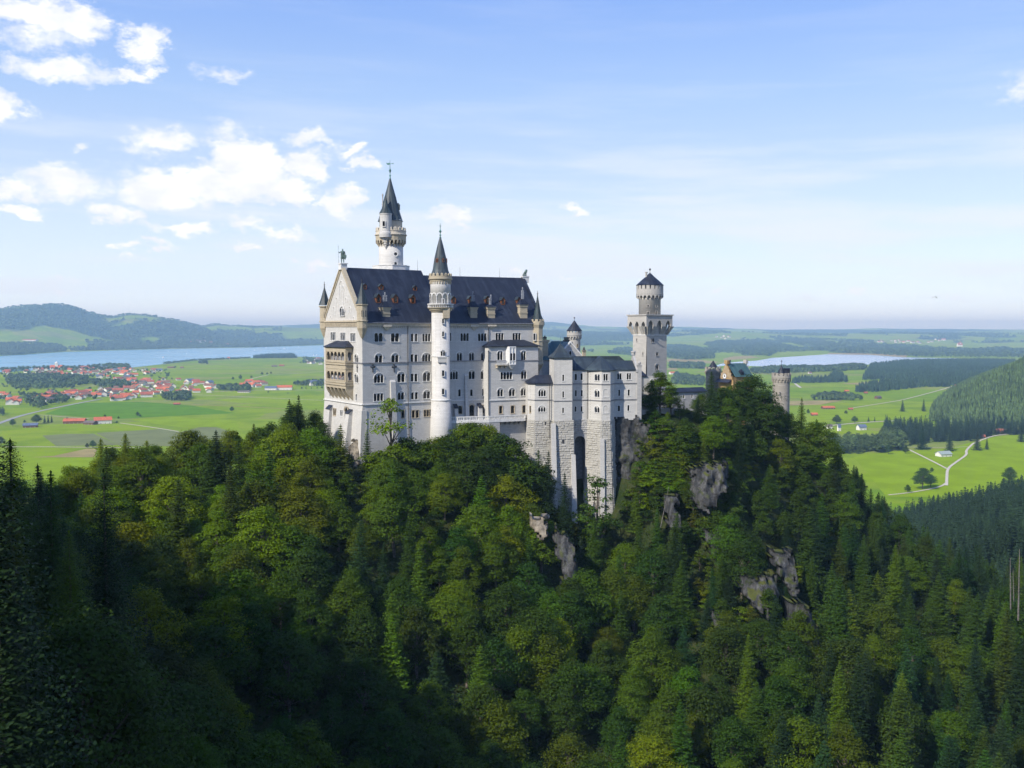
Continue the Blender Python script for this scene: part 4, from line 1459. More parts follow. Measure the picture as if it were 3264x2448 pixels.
# terrace: slab, retaining wall, balustrade on corbels
def fbetween(b, pA, pB, zb=None, slope=0.):
    d = np.array(pB) - np.array(pA)
    return Face(b, pA, math.degrees(math.atan2(d[1], d[0])), zb, slope), float(np.linalg.norm(d))


ter = thing('terrace', 'narrow stone terrace with pierced balustrade running along the foot of the palace wall', 'terrace', PX, PY, -46., 34)
m = MB()
zfl = zt_ - 1.45
back = [fE.P(tp_s, -.0, 0)[:2] for tp_s in (EL - 4, 2)]
m.prism([tuple(p) for p in tp] + back, zfl - .35, zfl)
m.build('paving', 'limestone_grey', ter)
tfs = [fbetween(pal, tp[i], tp[i + 1]) for i in range(3)]
m = MB()
for f, L in tfs:
    f.box(m, 0, L, -.28, .12, zfl - .62, zfl - .02)
    f.box(m, 0, L, -.22, .06, zfl, zfl + .32)
    f.box(m, -.05, L + .05, -.30, .14, zt_ - .26, zt_)
    k = int(L / 1.9)
    for i in range(k + 1):
        a = i * L / k
        f.box(m, a - .22, a + .22, -.24, .08, zfl + .32, zt_ - .26)
        if i < k:
            for j in (.36, .64):
                aa = a + L / k * j
                f.box(m, aa - .13, aa + .13, -.18, .02, zfl + .32, zt_ - .26)
m.build('balustrade', 'trim_stone', ter)
m = MB()
f, L = tfs[0]
f.panel(m, 0, L, -50, zfl - .3)
f1, L1 = tfs[1]
f1b, L1b = fbetween(pal, tp[1] + f1.d * 4.0, tp[1] + f1.d * 4.0 - f1.n * -.0 + f1.d * (L1 + 6))
f1.panel(m, 0, 4.0, -52, zfl - .3)
q0 = f1.P(4.0, 0, 0)[:2]
q1 = f1.P(4.0, -1.7, 0)[:2]
m.poly((*q0, -52), (*q1, -52), (*q1, zfl - .3), (*q0, zfl - .3))
f1.o = f1.o - f1.n * 1.7
f1.panel(m, 4.0, L1 + 7, -56, zfl - .3)
f1.o = f1.o + f1.n * 1.7
m.build('retaining_wall', 'limestone_grey', ter)
m = MB()
a = 5.0
while a < L1:
    m.faces([f1.P(x, o, z) for x in (a - .25, a + .25) for o, z in ((-1.7, zfl - .62), (-.05, zfl - .62), (-.05, zfl - .85), (-1.7, zfl - 1.9))],
            [(0, 1, 2, 3), (7, 6, 5, 4), (1, 5, 6, 2), (2, 6, 7, 3)])
    a += 1.75
m.build('corbel', 'limestone_grey', ter)

# ------------------------------------------------------------------ round stair tower on the front
ray_px = ray(*ZC(281, 1300))
st = Bld('stair_tower', 'slender round white stair tower with balcony ring and spire, built against the palace front', 'tower', 0, 0, -46., 56)
dd = ray_px[:2] / ray_px[1]
cpos = dd * 312.6
st.e.location = (cpos[0], cpos[1], CAMZ - 46.)
st.o = np.array(cpos)
se = st.e
YT = cpos[1]
zt = lambda y, zf=ZC: float(ray(*zf(270, y))[2] / ray(*zf(270, y))[1] * YT)
mz = .30137 / F * YT                 # metres per zoom pixel
RT = 96 * mz
RU = 105 * mz
lathe_part('shaft', 'limestone', se, 0, 0, [(RT + 1.1, -48), (RT + .25, zt(680, ZD)), (RT + .02, zt(680, ZD) + .05), (RT, zt(1050))], 40, True)
m = MB()
m.lathe(0, 0, [(RT + .26, zt(684, ZD)), (RT + .42, zt(684, ZD) + .1), (RT + .42, zt(684, ZD) + .4), (RT + .05, zt(684, ZD) + .5)], 40)
m.lathe(0, 0, [(RT, zt(1510) - .2), (RT + .2, zt(1510) - .15), (RT + .2, zt(1510) + .15), (RT, zt(1510) + .2)], 40)
m.build('ledge', 'trim_stone', se)
RG = 136 * mz
gal = lathe_part('gallery', 'ochre_stone', se, 0, 0, [(RT - .1, zt(1055)), (RT + .25, zt(1045)), (RT + .3, zt(1035)), (RT + .7, zt(1028)), (RT + .75, zt(1018)), (RG - .2, zt(1010)), (RG, zt(1004)), (RG, zt(998)), (RT, zt(997))], 40)
m = MB()
for i in range(40):
    a = 2 * math.pi * i / 40
    m.lathe((RG - .15) * math.cos(a), (RG - .15) * math.sin(a), [(.09, zt(998)), (.17, zt(990)), (.08, zt(978)), (.10, zt(966))], 6)
m.lathe(0, 0, [(RG - .3, zt(967)), (RG + .06, zt(967)), (RG + .06, zt(957)), (RG - .3, zt(957))], 40)
m.build('balustrade', 'trim_stone', gal)
lathe_part('drum', 'limestone', se, 0, 0, [(RU - .05, zt(1000)), (RU - .05, zt(852)), (RU + .06, zt(850)), (RU + .06, zt(715)), (RU, zt(714))], 40, True)
m = MB()
for i in range(11):                       # blind arcade of the drum
    a = 2 * math.pi * i / 11 + .1
    x, y = (RU - .05) * math.cos(a), (RU - .05) * math.sin(a)
    f = Face(st, (x, y), math.degrees(a) + 90)
    wv = 2 * math.pi * RU / 11
    m.lathe(*f.P(-wv / 2, .05, 0)[:2], [(.14, zt(955)), (.11, zt(945)), (.11, zt(890)), (.2, zt(880)), (.2, zt(872))], 8)
    z0 = zt(872)
    tt = np.linspace(0, math.pi, 9)
    for b0_, b1_ in zip(tt[:-1], tt[1:]):
        r0, r1 = wv * .36, wv * .52
        pts = [(r * math.cos(t), z0 + r * math.sin(t)) for r, t in ((r0, b0_), (r1, b0_), (r1, b1_), (r0, b1_))]
        m.faces([f.P(p_, .2, z_) for p_, z_ in pts] + [f.P(p_, -.1, z_) for p_, z_ in pts], [(0, 1, 2, 3), (1, 5, 6, 2), (0, 3, 7, 4)])
m.build('arcade', 'trim_stone', se)
m = MB()
RB = 126 * mz
m.lathe(0, 0, [(RU, zt(728)), (RU + .22, zt(722)), (RU + .25, zt(712)), (RB, zt(700)), (RB, zt(688)), (RB - .15, zt(686)), (RB - .15, zt(668)), (RB - .7, zt(667))], 40)
for i in range(26):
    a = 2 * math.pi * i / 26
    m.lathe((RU + .12) * math.cos(a), (RU + .12) * math.sin(a), [(.1, zt(752)), (.22, zt(742)), (.22, zt(722))], 6)
prt = m.build('parapet', 'ochre_stone', se)
m = MB()
m.merlons(0, 0, RB - .55, RB - .15, zt(668), zt(645), 16, .58, .35)
m.build('battlement', 'ochre_stone', prt)
spi = lathe_part('spire', 'spire_copper', se, 0, 0, [(RB - .75, zt(668)), (RB - .8, zt(645)), (97 * mz * .86, zt(600)), (62 * mz, zt(470)), (34 * mz, zt(350)), (9 * mz, zt(258))], 16)
finial('finial', 'copper_green', se, 0, 0, zt(262), zt(103), .42, True)
for ang in (-92, -40, -150):              # small dormers of the spire
    a = R(ang)
    r = 66 * mz
    f = Face(st, (r * math.cos(a), r * math.sin(a)), ang + 90)
    m = MB()
    m.faces([f.P(x, o, z) for o in (.18, -.9) for x, z in ((-.42, zt(522)), (.42, zt(522)), (.42, zt(490)), (0, zt(476)), (-.42, zt(490)))],
            [(0, 1, 2, 3, 4), (1, 6, 7, 2), (0, 4, 9, 5), (2, 7, 8, 3), (4, 3, 8, 9)])
    d_ = m.build('dormer', 'dormer_wood', spi)
    m = MB()
    m.poly(*[f.P(x, .2, z) for x, z in [(-.2, zt(517)), (.2, zt(517))] + arch_pts(0, .4, zt(495), 4)])
    m.build('pane', 'window_glass', d_)
for a in ((305, 1115, 1165, 22, 1), (305, 1248, 1300, 22, 1), (303, 1462, 1514, 46, 2)):
    round_win(st, se, 0, 0, RT, a[0], a[1], a[2], a[3], a[4], ZC, hood=.3 if a[4] == 2 else False)
round_win(st, se, 0, 0, RU, 303, 905, 955, 24, 1, ZC)
for a in ((402, 268, 343, 32), (402, 520, 597, 32), (405, 788, 850, 28)):
    round_win(st, se, 0, 0, RT, a[0], a[1], a[2], a[3], 1, ZD)
m = MB()                                   # step-out below the twin window
fq = Face(st, (0, 0), -18)
fq.box(m, -1.55, 1.25, RT - .6, RT + .30, zt(1575), zt(1518))
fq.box(m, -1.7, 1.4, RT - .6, RT + .45, zt(1524), zt(1516))
m.build('sill_block', 'limestone', se)
m = MB()                                   # ochre bracket under the gallery
fq.box(m, .1, 2.2, RT - 1.2, RT + .75, zt(1110), zt(1002))
m.build('bracket', 'ochre_stone', se)

# ------------------------------------------------------------------ tall round tower behind the palace roof
b3 = Bld('tall_tower', 'tallest round white tower with battlements, side turret and weather vane, rising behind the palace roof', 'tower', 0, 0, -46., 56)
r_ = ray(*ZA(850, 1100))
Yt = 349.
cpos = r_[:2] / r_[1] * Yt
b3.e.location = (cpos[0], cpos[1], CAMZ - 46.)
b3.o = np.array(cpos)
te = b3.e
za = lambda y: float(ray(*ZA(850, y))[2] / ray(*ZA(850, y))[1] * Yt)
mz = .31339 / F * Yt
RS = 122 * mz
RM = 152 * mz
lathe_part('shaft', 'limestone', te, 0, 0, [(RS * 1.03, -48), (RS, za(1150)), (RS, za(960))], 40, True)
m = MB()
n8 = 8
m.lathe(0, 0, [(186 * mz * 1.0, 12), (186 * mz, za(1180)), (190 * mz, za(1178)), (190 * mz, za(1172)), (RS, za(1171))], 8, .5)
m.build('base', 'trim_stone', te)
m = MB()                                   # machicolation: pointed arches on corbels
NA = 24
for i in range(NA):
    a = 2 * math.pi * (i + .5) / NA
    f = Face(b3, (RM * math.cos(a), RM * math.sin(a)), math.degrees(a) + 90)
    wv = 2 * math.pi * RM / NA
    ap = arch_pts(0, wv * .62, za(935), 5, .3)[::-1]
    ap = [(-wv / 2, za(935))] + ap + [(wv / 2, za(935))]
    for (xa, z0), (xb, z1) in zip(ap[:-1], ap[1:]):
        m.poly(f.P(xa, 0, z0), f.P(xb, 0, z1), f.P(xb, 0, za(862)), f.P(xa, 0, za(862)))
        m.poly(f.P(xa, 0, z0), f.P(xb, 0, z1), f.P(xb, -(RM - RS), z1), f.P(xa, -(RM - RS), z0))
    a2_ = 2 * math.pi * i / NA
    f = Face(b3, (RS * math.cos(a2_), RS * math.sin(a2_)), math.degrees(a2_) + 90)
    for (o, zA, zB) in ((RM - RS, 935, 915), (RM - RS, 948, 930), ((RM - RS) * .6, 962, 945), ((RM - RS) * .3, 976, 958)):
        f.box(m, -wv * .17, wv * .17, -.1, o, za(zA), za(zB))
m.build('machicolation', 'ochre_stone', te)
pr = lathe_part('parapet', 'tan_soft', te, 0, 0, [(RM - .05, za(870)), (RM + .35, za(866)), (RM + .35, za(856)), (RM, za(850)), (RM, za(828)), (RM + .12, za(826)), (RM + .12, za(820)), (RM - .5, za(818))], 40)
m = MB()
m.merlons(0, 0, RM - .45, RM + .02, za(821), za(797), 18, .66, .5)
m.build('battlement', 'tan_soft', pr)
RD = 115 * mz
lathe_part('drum', 'limestone', te, 0, 0, [(RD, za(880)), (RD, za(720)), (RD + .15, za(716)), (RD + .15, za(708))], 36, True)
lathe_part('spire', 'spire_copper', te, -.15, 0, [(RD + .5, za(722)), (RD + .3, za(715)), (88 * mz, za(600)), (60 * mz, za(480)), (32 * mz, za(380)), (9 * mz, za(290))], 14)
vane = finial('finial', 'copper_green', te, -.15, 0, za(296), za(92), .42)
m = MB()
fv = Face(b3, (-.15, 0), 34 - 90 + 20)
fv = Face(b3, (-.15, 0), -34)
zv = za(133)
fv.box(m, -.3, 1.15, -.04, .04, zv - .07, zv + .07)
pts = [(-1.4, zv + .25), (-1.15, zv - .1), (-1.0, zv - .55), (-.7, zv - .35), (-.45, zv - .6), (-.25, zv - .3), (0, zv - .1), (0, zv + .15), (-.4, zv + .35), (-.75, zv + .15), (-1.1, zv + .3)]
m.faces([fv.P(x, o, z) for o in (-.05, .05) for x, z in pts], [tuple(range(11)), tuple(range(11, 22))[::-1]] + [(i, (i + 1) % 11, 11 + (i + 1) % 11, 11 + i) for i in range(11)])
fv.box(m, .95, 1.25, -.05, .05, zv - .22, zv + .22)
m.build('weather_vane', 'copper_green', te)
# side turret on its corbel
r2_ = ray(*ZA(797, 800))
Y2 = Yt - RM * .78
tpos = b3.Rm.T @ (r2_[:2] / r2_[1] * Y2 - b3.o)
zb_ = lambda y: float(ray(*ZA(797, y))[2] / ray(*ZA(797, y))[1] * Y2)
rt = 60 * .31339 / F * Y2
tur = lathe_part('side_turret', 'limestone', te, tpos[0], tpos[1], [(.15, zb_(1000)), (.5, zb_(975)), (.55, zb_(960)), (.8, zb_(955)), (.85, zb_(935)), (1.1, zb_(930)), (1.15, zb_(915)), (1.45, zb_(905)), (1.5, zb_(890)), (rt + .2, zb_(885)), (rt + .3, zb_(850)), (rt + .3, zb_(836)), (rt, zb_(830)), (rt, zb_(655)), (rt + .15, zb_(652)), (rt + .15, zb_(642))], 28)
lathe_part('turret_roof', 'turret_slate', tur, tpos[0], tpos[1], [(rt + .25, zb_(641)), (rt * .62, zb_(585)), (rt * .33, zb_(530)), (.1, zb_(458))], 14)
round_win(b3, tur, tpos[0], tpos[1], rt, 778, 718, 770, 24, 1, ZA)
tank = round_win(b3, te, 0, 0, RS, 895, 1135, 1168, 28, 1, ZA)
m = MB()                                   # round window
rr = ray(*ZA(897, 1051))
f = Face(b3, (0, 0), -34 + 10)
s_, zc_ = f.hit(ZA(897, 1051), RS)
oc = 1.0
m.faces([f.P(s_ + r * math.cos(t), RS + o - (s_ ** 2) / (2 * RS), zc_ + r * math.sin(t)) for r, o in ((.95, -.2), (.95, .22), (.6, .22), (.6, -.2)) for t in np.linspace(0, 2 * math.pi, 16, False)],
        [(j * 16 + i, j * 16 + (i + 1) % 16, (j + 1) * 16 + (i + 1) % 16, (j + 1) * 16 + i) for j in range(3) for i in range(16)])
ow = m.build('round_window', 'trim_stone', te)
m = MB()
m.poly(*[f.P(s_ + .62 * math.cos(t), RS + .12 - (s_ ** 2) / (2 * RS), zc_ + .62 * math.sin(t)) for t in np.linspace(0, 2 * math.pi, 16, False)])
m.build('pane', 'window_glass', ow)
# chimney and dormer of the tall spire
sp_, zz = fv.hit(ZA(768, 520))
m = MB()
x, y, _ = fv.P(sp_, 0.8, 0)
m.lathe(x, y, [(.34, za(600)), (.34, za(540)), (.22, za(535)), (.22, za(470)), (.32, za(465)), (.30, za(450)), (.15, za(442))], 8)
m.build('chimney', 'limestone_grey', te)
sp_, _ = fv.hit(ZA(930, 570))
m = MB()
fv.box(m, sp_ - .5, sp_ + .35, -.6, .6, za(605), za(555))
m.faces([fv.P(sp_ + a, o, z) for a, o, z in ((-.9, -.75, za(552)), (.5, -.75, za(556)), (.5, .75, za(556)), (-.9, .75, za(552)), (-.2, 0, za(530)))], [(0, 1, 4), (1, 2, 4), (2, 3, 4), (3, 0, 4)])
m.build('dormer', 'spire_copper', te)

# ------------------------------------------------------------------ the lower wing with its bay, towers and rusticated base
pos0 = (1826 - 1632) / F * 320.
lw = Bld('lower_wing', 'three-storey white wing with polygonal bay, dark hipped roof and rusticated stone base', 'castle wing', pos0, 320., -66., 82)
le = lw.e
F0 = Face(lw, (0, 0), 0)
zE = lambda f, y, out=0.: f.hit(ZE(900, y), out)[1]
ZST = zE(F0, 741)                 # eaves
ZRU = -29.6                       # top of the rusticated base
BO = 4.6                          # projection of the bay
sA = F0.hit(ZE(885, 1000))[0]
sB = F0.hit(ZE(1068, 1000), BO)[0]
sC = F0.hit(ZE(1185, 1000), BO)[0]
sD = sC + 2.6
sEnd = F0.hit(ZE(1572, 1000))[0]
pA, pB, pC, pD = (sA, 0), (sB, -BO), (sC, -BO), (sD, 0)
fbl, Lbl = fbetween(lw, pA, pB)
fbf, Lbf = fbetween(lw, pB, pC)
fbr, Lbr = fbetween(lw, pC, pD)
for a in ((728, 792, 878, 28, 1), (805, 790, 877, 28, 1), (728, 1012, 1094, 24, 1), (807, 1010, 1092, 24, 1), (725, 1224, 1297, 24, 1), (805, 1222, 1295, 24, 1),
          (1305, 787, 870, 60, 2), (1430, 786, 870, 60, 2), (1302, 1002, 1087, 26, 1), (1428, 1000, 1085, 26, 1), (1298, 1213, 1290, 26, 1), (1424, 1210, 1285, 26, 1)):
    win(F0, le, *a[:5], ZE)
win(fbl, le, 1010, 798, 885, 68, 2, ZE)
win(fbl, le, 1008, 1018, 1102, 62, 2, ZE, .4)
win(fbl, le, 1008, 1236, 1308, 62, 2, ZE, .4)
win(fbf, le, 1122, 798, 886, 60, 2, ZE)
for y0, y1 in ((992, 1100), (1212, 1312)):
    s_, z0 = fbf.hit(ZE(1122, y1))
    _, z1 = fbf.hit(ZE(1122, y0))
    m = MB()
    wv = 1.7
    ap = arch_pts(s_, wv, z1 - wv / 2, 6)
    ap = [(s_ + wv / 2, z0)] + ap + [(s_ - wv / 2, z0)]
    ao = [(s_ + (x - s_) * 1.16, z + (.14 if z > z1 - wv / 2 else 0)) for x, z in ap]
    for i in range(len(ap) - 1):
        q4 = [ap[i], ao[i], ao[i + 1], ap[i + 1]]
        m.faces([fbf.P(x, .12, z) for x, z in q4] + [fbf.P(x, 0, z) for x, z in q4], [(0, 1, 2, 3), (1, 5, 6, 2), (0, 3, 7, 4)])
    fbf.box(m, s_ - wv / 2 - .2, s_ + wv / 2 + .2, 0, .16, z0 - .2, z0)
    m.build('blind_arch', 'trim_stone', le)
for wv_s, yy in ((.5, 795), (.5, 1010), (.5, 1225)):
    win_m(fbr, le, Lbr * .5, zE(F0, yy + 82), .6, 2.0, 1)
m = MB()
F0.panel(m, -1, sA, ZRU, ZST)
m.build('wall', 'limestone', le)
m = MB()
F0.panel(m, sD, sEnd, ZRU - .5, ZST)
m.poly((sEnd, 0, -40), (sEnd, 9, -40), (sEnd, 9, ZST), (sEnd, 0, ZST))
m.build('wall', 'limestone', le)
m = MB()
fbl.panel(m, 0, Lbl, ZRU, ZST)
fbf.panel(m, 0, Lbf, ZRU, ZST)
fbr.panel(m, 0, Lbr, ZRU, ZST)
m.build('bay_wall', 'limestone', le)
m = MB()
for y in (921, 1137):
    z = zE(F0, y)
    for f, a0_, a1_ in ((F0, 0, sA), (fbl, -.08, Lbl + .05), (fbf, -.05, Lbf + .05), (fbr, -.05, Lbr), (F0, sD, sEnd)):
        f.box(m, a0_, a1_, 0, .18, z - .12, z + .10)
        f.box(m, a0_, a1_, 0, .10, z - .32, z - .2)
m.build('string_course', 'string_dark', le)
# end pier with a ball on top
s0_ = F0.hit(ZE(1538, 700))[0]
m = MB()
F0.box(m, s0_, s0_ + 1.5, -.4, .35, ZRU - .5, zE(F0, 680))
F0.box(m, s0_ - .15, s0_ + 1.65, -.55, .5, zE(F0, 690), zE(F0, 676))
m.lathe(*F0.P(s0_ + .75, 0, 0)[:2], [(.3, zE(F0, 676)), (.62, zE(F0, 660)), (.5, zE(F0, 642)), (.1, zE(F0, 636))], 10)
m.build('pier', 'limestone_grey', le)
# roof: long ridge hipped down to a lower one at the end, with a polygonal hip over the bay
m = MB()
DP = 9.0
v_ = DP / 2
zr_ = F0.hit(ZE(900, 560), -v_)[1]
ra = F0.hit(ZE(690, 560), -v_)[0]
rb = F0.hit(ZE(1300, 560), -v_)[0]
rc, zrc = F0.hit(ZE(1372, 617), -v_)
rd = F0.hit(ZE(1545, 617), -v_)[0]
e = .35
P = F0.P
m.faces([P(-.8, e, ZST), P(sEnd - 1.3, e, ZST), P(sEnd - 1.3, -DP - e, ZST), P(-.8, -DP - e, ZST), P(ra - 1, -v_, zr_), P(rb, -v_, zr_), P(rc, -v_, zrc), P(sEnd - 1.3, -v_, zrc)],
        [(0, 1, 7, 6, 5, 4), (2, 3, 4, 5, 6, 7), (1, 2, 7), (3, 0, 4), (3, 2, 1, 0)])
m.faces([P(-.8, e, ZST - .2), P(sEnd - 1.3, e, ZST - .2), P(sEnd - 1.3, e, ZST), P(-.8, e, ZST)], [(0, 1, 2, 3)])
m.build('roof', 'slate_blue', le)
m = MB()
ap_s, ap_z = F0.hit(ZE(1055, 566), -1.2)
ex = lambda p, k=.4: (p[0] + (p[0] - (sA + sD) / 2) * .06, p[1] - k)
rim = [P(ex(p)[0], -ex(p)[1], ZST + .02) for p in ((sA - .6, 0), pB, pC, (sD + .4, 0))]
apx = P(ap_s, -1.4, ap_z + .1)
far_ = P(ap_s, -4.2, zr_ + .12)
m.faces(rim + [apx, far_] + [(x, y, z - .22) for x, y, z in rim], [(0, 1, 4), (1, 2, 4), (2, 3, 4), (0, 4, 5), (3, 5, 4), (6, 7, 1, 0), (7, 8, 2, 1), (8, 9, 3, 2)])
m.build('bay_roof', 'slate_blue', le)
# gable parapet at the far end
m = MB()
ge = [(-DP - .3, ZST), (-v_, zr_ + .6), (.45, ZST), (.45, ZST - .8), (-DP - .3, ZST - .8)]
m.faces([P(x, o, z) for x in (sEnd - 1.4, sEnd - .7) for o, z in ge], [(0, 1, 2, 3, 4), (9, 8, 7, 6, 5)] + [(i, (i + 1) % 5, 5 + (i + 1) % 5, 5 + i) for i in range(5)])
m.lathe(*P(sEnd - 1.05, -v_, 0)[:2], [(.7, zr_ + .3), (.7, zr_ + 1.1), (.9, zr_ + 1.2), (.8, zr_ + 1.6), (.2, zr_ + 1.7)], 8)
m.build('gable', 'limestone_grey', le)
drainpipe(F0, le, (877, 745), (870, 1390), ZE, out=.5)
# rock-faced base of the bay, battered; corner pilasters
m = MB()
SL = .052
for f, L, fl0, fl1, sd in ((fbl, Lbl, .0, .42, 1), (fbf, Lbf, .42, .55, 2), (fbr, Lbr, .55, 0, 3)):
    f.zb, f.sl = ZRU, SL
rr_ = random.Random(4)


def rust_face(m, f, L, z0, fl0, fl1, seed, holes=()):
    z = ZRU
    rq = random.Random(seed)
    while z > z0:
        h = rq.uniform(.62, .84)
        bo = f.bo(z - h / 2)
        rusticate(m, f, -fl0 * bo, L + fl1 * bo, z - h, z, rq.randrange(9999), h + .01, h + .02, holes=holes)
        z -= h


rust_face(m, fbl, Lbl, -66, .2, .40, 11)
rust_face(m, fbf, Lbf, -66, .40, .5, 12)
rust_face(m, fbr, Lbr, -66, .5, 0, 13)
for f, L in ((fbl, Lbl), (fbf, Lbf), (fbr, Lbr)):
    m.poly(f.P(-.8, -.03, -66), f.P(L + .8, -.03, -66), f.P(L, -.03, ZRU), f.P(0, -.03, ZRU))
m.build('rusticated_base', 'rough_block', le)
m = MB()
zq = F0.hit(ZF(1200, 515), BO)[1]
fbf.box(m, Lbf * .02 - .7, Lbf * .02 + .75, -.1, .75, -66, zq)
m.build('buttress', 'limestone', le)
# wall between bay and stair tower, with the tall dark arch
zn = F0.hit(ZF(910, 480))[1]
n0, n1 = F0.hit(ZF(838, 900))[0], F0.hit(ZF(985, 700))[0]
m = MB()
rusticate(m, F0, -1, sA + .6, zn + .8, ZRU, 5)
F0.holes.append((n0, n1, -66, zn))
F0.panel(m, -1.5, sA + .6, -66, ZRU)
ap = arch_pts((n0 + n1) / 2, n1 - n0, zn - (n1 - n0) / 2, 7)
for (xa, z0), (xb, z1) in zip(ap[:-1], ap[1:]):
    m.poly(P(xa, -.02, z0), P(xb, -.02, z1), P(xb, -.02, zn + .02), P(xa, -.02, zn + .02))
m.build('arch_wall', 'limestone_grey', le)
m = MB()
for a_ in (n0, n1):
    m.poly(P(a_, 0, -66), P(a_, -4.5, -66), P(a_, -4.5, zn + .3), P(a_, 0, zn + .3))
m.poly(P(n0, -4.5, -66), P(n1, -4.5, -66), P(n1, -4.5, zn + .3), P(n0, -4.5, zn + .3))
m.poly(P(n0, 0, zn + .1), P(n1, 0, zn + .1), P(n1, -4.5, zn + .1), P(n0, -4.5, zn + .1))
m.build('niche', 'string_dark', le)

# ------------------------------------------------------------------ square stair tower of the wing
SO = 3.2
sq = Bld('square_stair_tower', 'plain square white tower with small pyramid roof at the corner of the lower wing', 'tower', pos0, 320., -66., 82)
qe = sq.e
G0 = Face(sq, (0, -SO), 0)
s0, s1 = G0.hit(ZE(440, 700))[0], G0.hit(ZE(682, 700))[0]
zs_top = G0.hit(ZE(560, 578))[1]
zst1, zst2 = G0.hit(ZE(560, 931))[1], G0.hit(ZE(560, 1151))[1]
GL = Face(sq, (s0, -SO), -90)
GR = Face(sq, (s1, -SO), 90)
DQ = 8.6
for a in ((562, 805, 890, 26), (562, 1025, 1110, 26), (560, 1240, 1315, 26)):
    win(G0, qe, a[0], a[1], a[2], a[3], 1, ZE)
for z in (zs_top - 2.6, zs_top - 9):
    win_m(GL, qe, -5.0, z - 2, .5, 2.1, 1)
m = MB()
G0.panel(m, s0, s1, ZRU, zs_top)
GL.panel(m, -DQ, 0, -44, zs_top)
GR.panel(m, 0, DQ, ZRU, zs_top)
m.poly((s0, -SO + DQ, -44), (s1, -SO + DQ, -44), (s1, -SO + DQ, zs_top), (s0, -SO + DQ, zs_top))
m.poly((s0, -SO, zs_top), (s1, -SO, zs_top), (s1, -SO + DQ, zs_top), (s0, -SO + DQ, zs_top))
m.build('wall', 'limestone', qe)
m = MB()
for z in (zst1, zst2):
    G0.box(m, s0 - .1, s1 + .15, 0, .18, z - .15, z + .1)
    GL.box(m, -DQ, .1, 0, .12, z - .15, z + .1)
m.build('string_course', 'string_dark', qe)
e = .5
zap = F0.hit(ZE(540, 388))[1]
m = MB()
cx, cy = (s0 + s1) / 2 - .4, -SO + DQ / 2 - 1.2
ring = [(s0 - e, -SO - e), (s1 + e, -SO - e), (s1 + e, -SO + DQ + e), (s0 - e, -SO + DQ + e)]
mid_ = [((x - cx) * .52 + cx, (y - cy) * .52 + cy) for x, y in ring]
zm_ = zs_top + (zap - zs_top) * .34
m.faces([(x, y, zs_top) for x, y in ring] + [(x, y, zm_) for x, y in mid_] + [(cx, cy, zap)] + [(x, y, zs_top - .25) for x, y in ring],
        [(i, (i + 1) % 4, 4 + (i + 1) % 4, 4 + i) for i in range(4)] + [(4 + i, 4 + (i + 1) % 4, 8) for i in range(4)] + [(9 + i, 9 + (i + 1) % 4, (i + 1) % 4, i) for i in range(4)])
m.build('roof', 'slate_blue', qe)
m = MB()
m.tube((cx, cy, zap - .3), (cx, cy, zap + 2.4), .05, .03, 5)
m.build('lightning_rod', 'iron', qe)
m = MB()
G0.zb, G0.sl, GL.zb, GL.sl = ZRU, .055, ZRU, .03
s1b = G0.hit(ZE(700, 1500))[0]
hh = []
for y0, y1 in ((365, 410), (535, 578)):
    s_, z0 = G0.hit(ZF(676, y1))
    z1 = G0.hit(ZF(676, y0))[1]
    hh.append((s_ - .5, s_ + .5, z0 - .1, z1 + .1))
z = ZRU
rq = random.Random(8)
while z > -66:
    h = rq.uniform(.62, .84)
    rusticate(m, G0, s0 - .1, s1b + .05, z - h, z, rq.randrange(9999), h + .01, h + .02, holes=hh)
    rusticate(m, GL, -DQ, .1 + GL.bo(z) * .0, z - h, z, rq.randrange(9999), h + .01, h + .02)
    z -= h
m.poly(G0.P(s0, -.03, -66), G0.P(s1b, -.03, -66), G0.P(s1b, -.03, ZRU), G0.P(s0, -.03, ZRU))
m.poly(GL.P(-DQ, -.03, -66), GL.P(.1, -.03, -66), GL.P(.1, -.03, ZRU), GL.P(-DQ, -.03, ZRU))
GR2 = Face(sq, (s1b, -SO), 90)
m.poly(GR2.P(-2, 0, -66), GR2.P(DQ, 0, -66), GR2.P(DQ, 0, ZRU), GR2.P(0, 0, ZRU))
m.build('rusticated_base', 'rough_block', qe)
for h_ in hh:
    m = MB()
    m.poly(*[G0.P(x, .03, z) for x, z in ((h_[0] + .15, h_[2]), (h_[1] - .15, h_[2]), (h_[1] - .15, h_[3]), (h_[0] + .15, h_[3]))])
    m.build('loophole', 'niche_dark', qe)
for (x0, x1, yt) in ((500, 578, 305), (775, 848, 735)):
    a0, zt1 = G0.hit(ZF(x0 + 6, yt))
    a1 = G0.hit(ZF(x1 - 12, yt))[0]
    m = MB()
    g = G0.P
    m.faces([g(a0 - .3, .1, -66), g(a1 + .3, .1, -66), g(a1 + .3, 2.3, -66), g(a0 - .3, 2.3, -66), g(a0, -.1, zt1), g(a1, -.1, zt1), g(a1, .95, zt1), g(a0, .95, zt1)],
            [(3, 2, 6, 7), (0, 3, 7, 4), (2, 1, 5, 6), (7, 6, 5, 4)])
    m.build('buttress', 'limestone', qe)

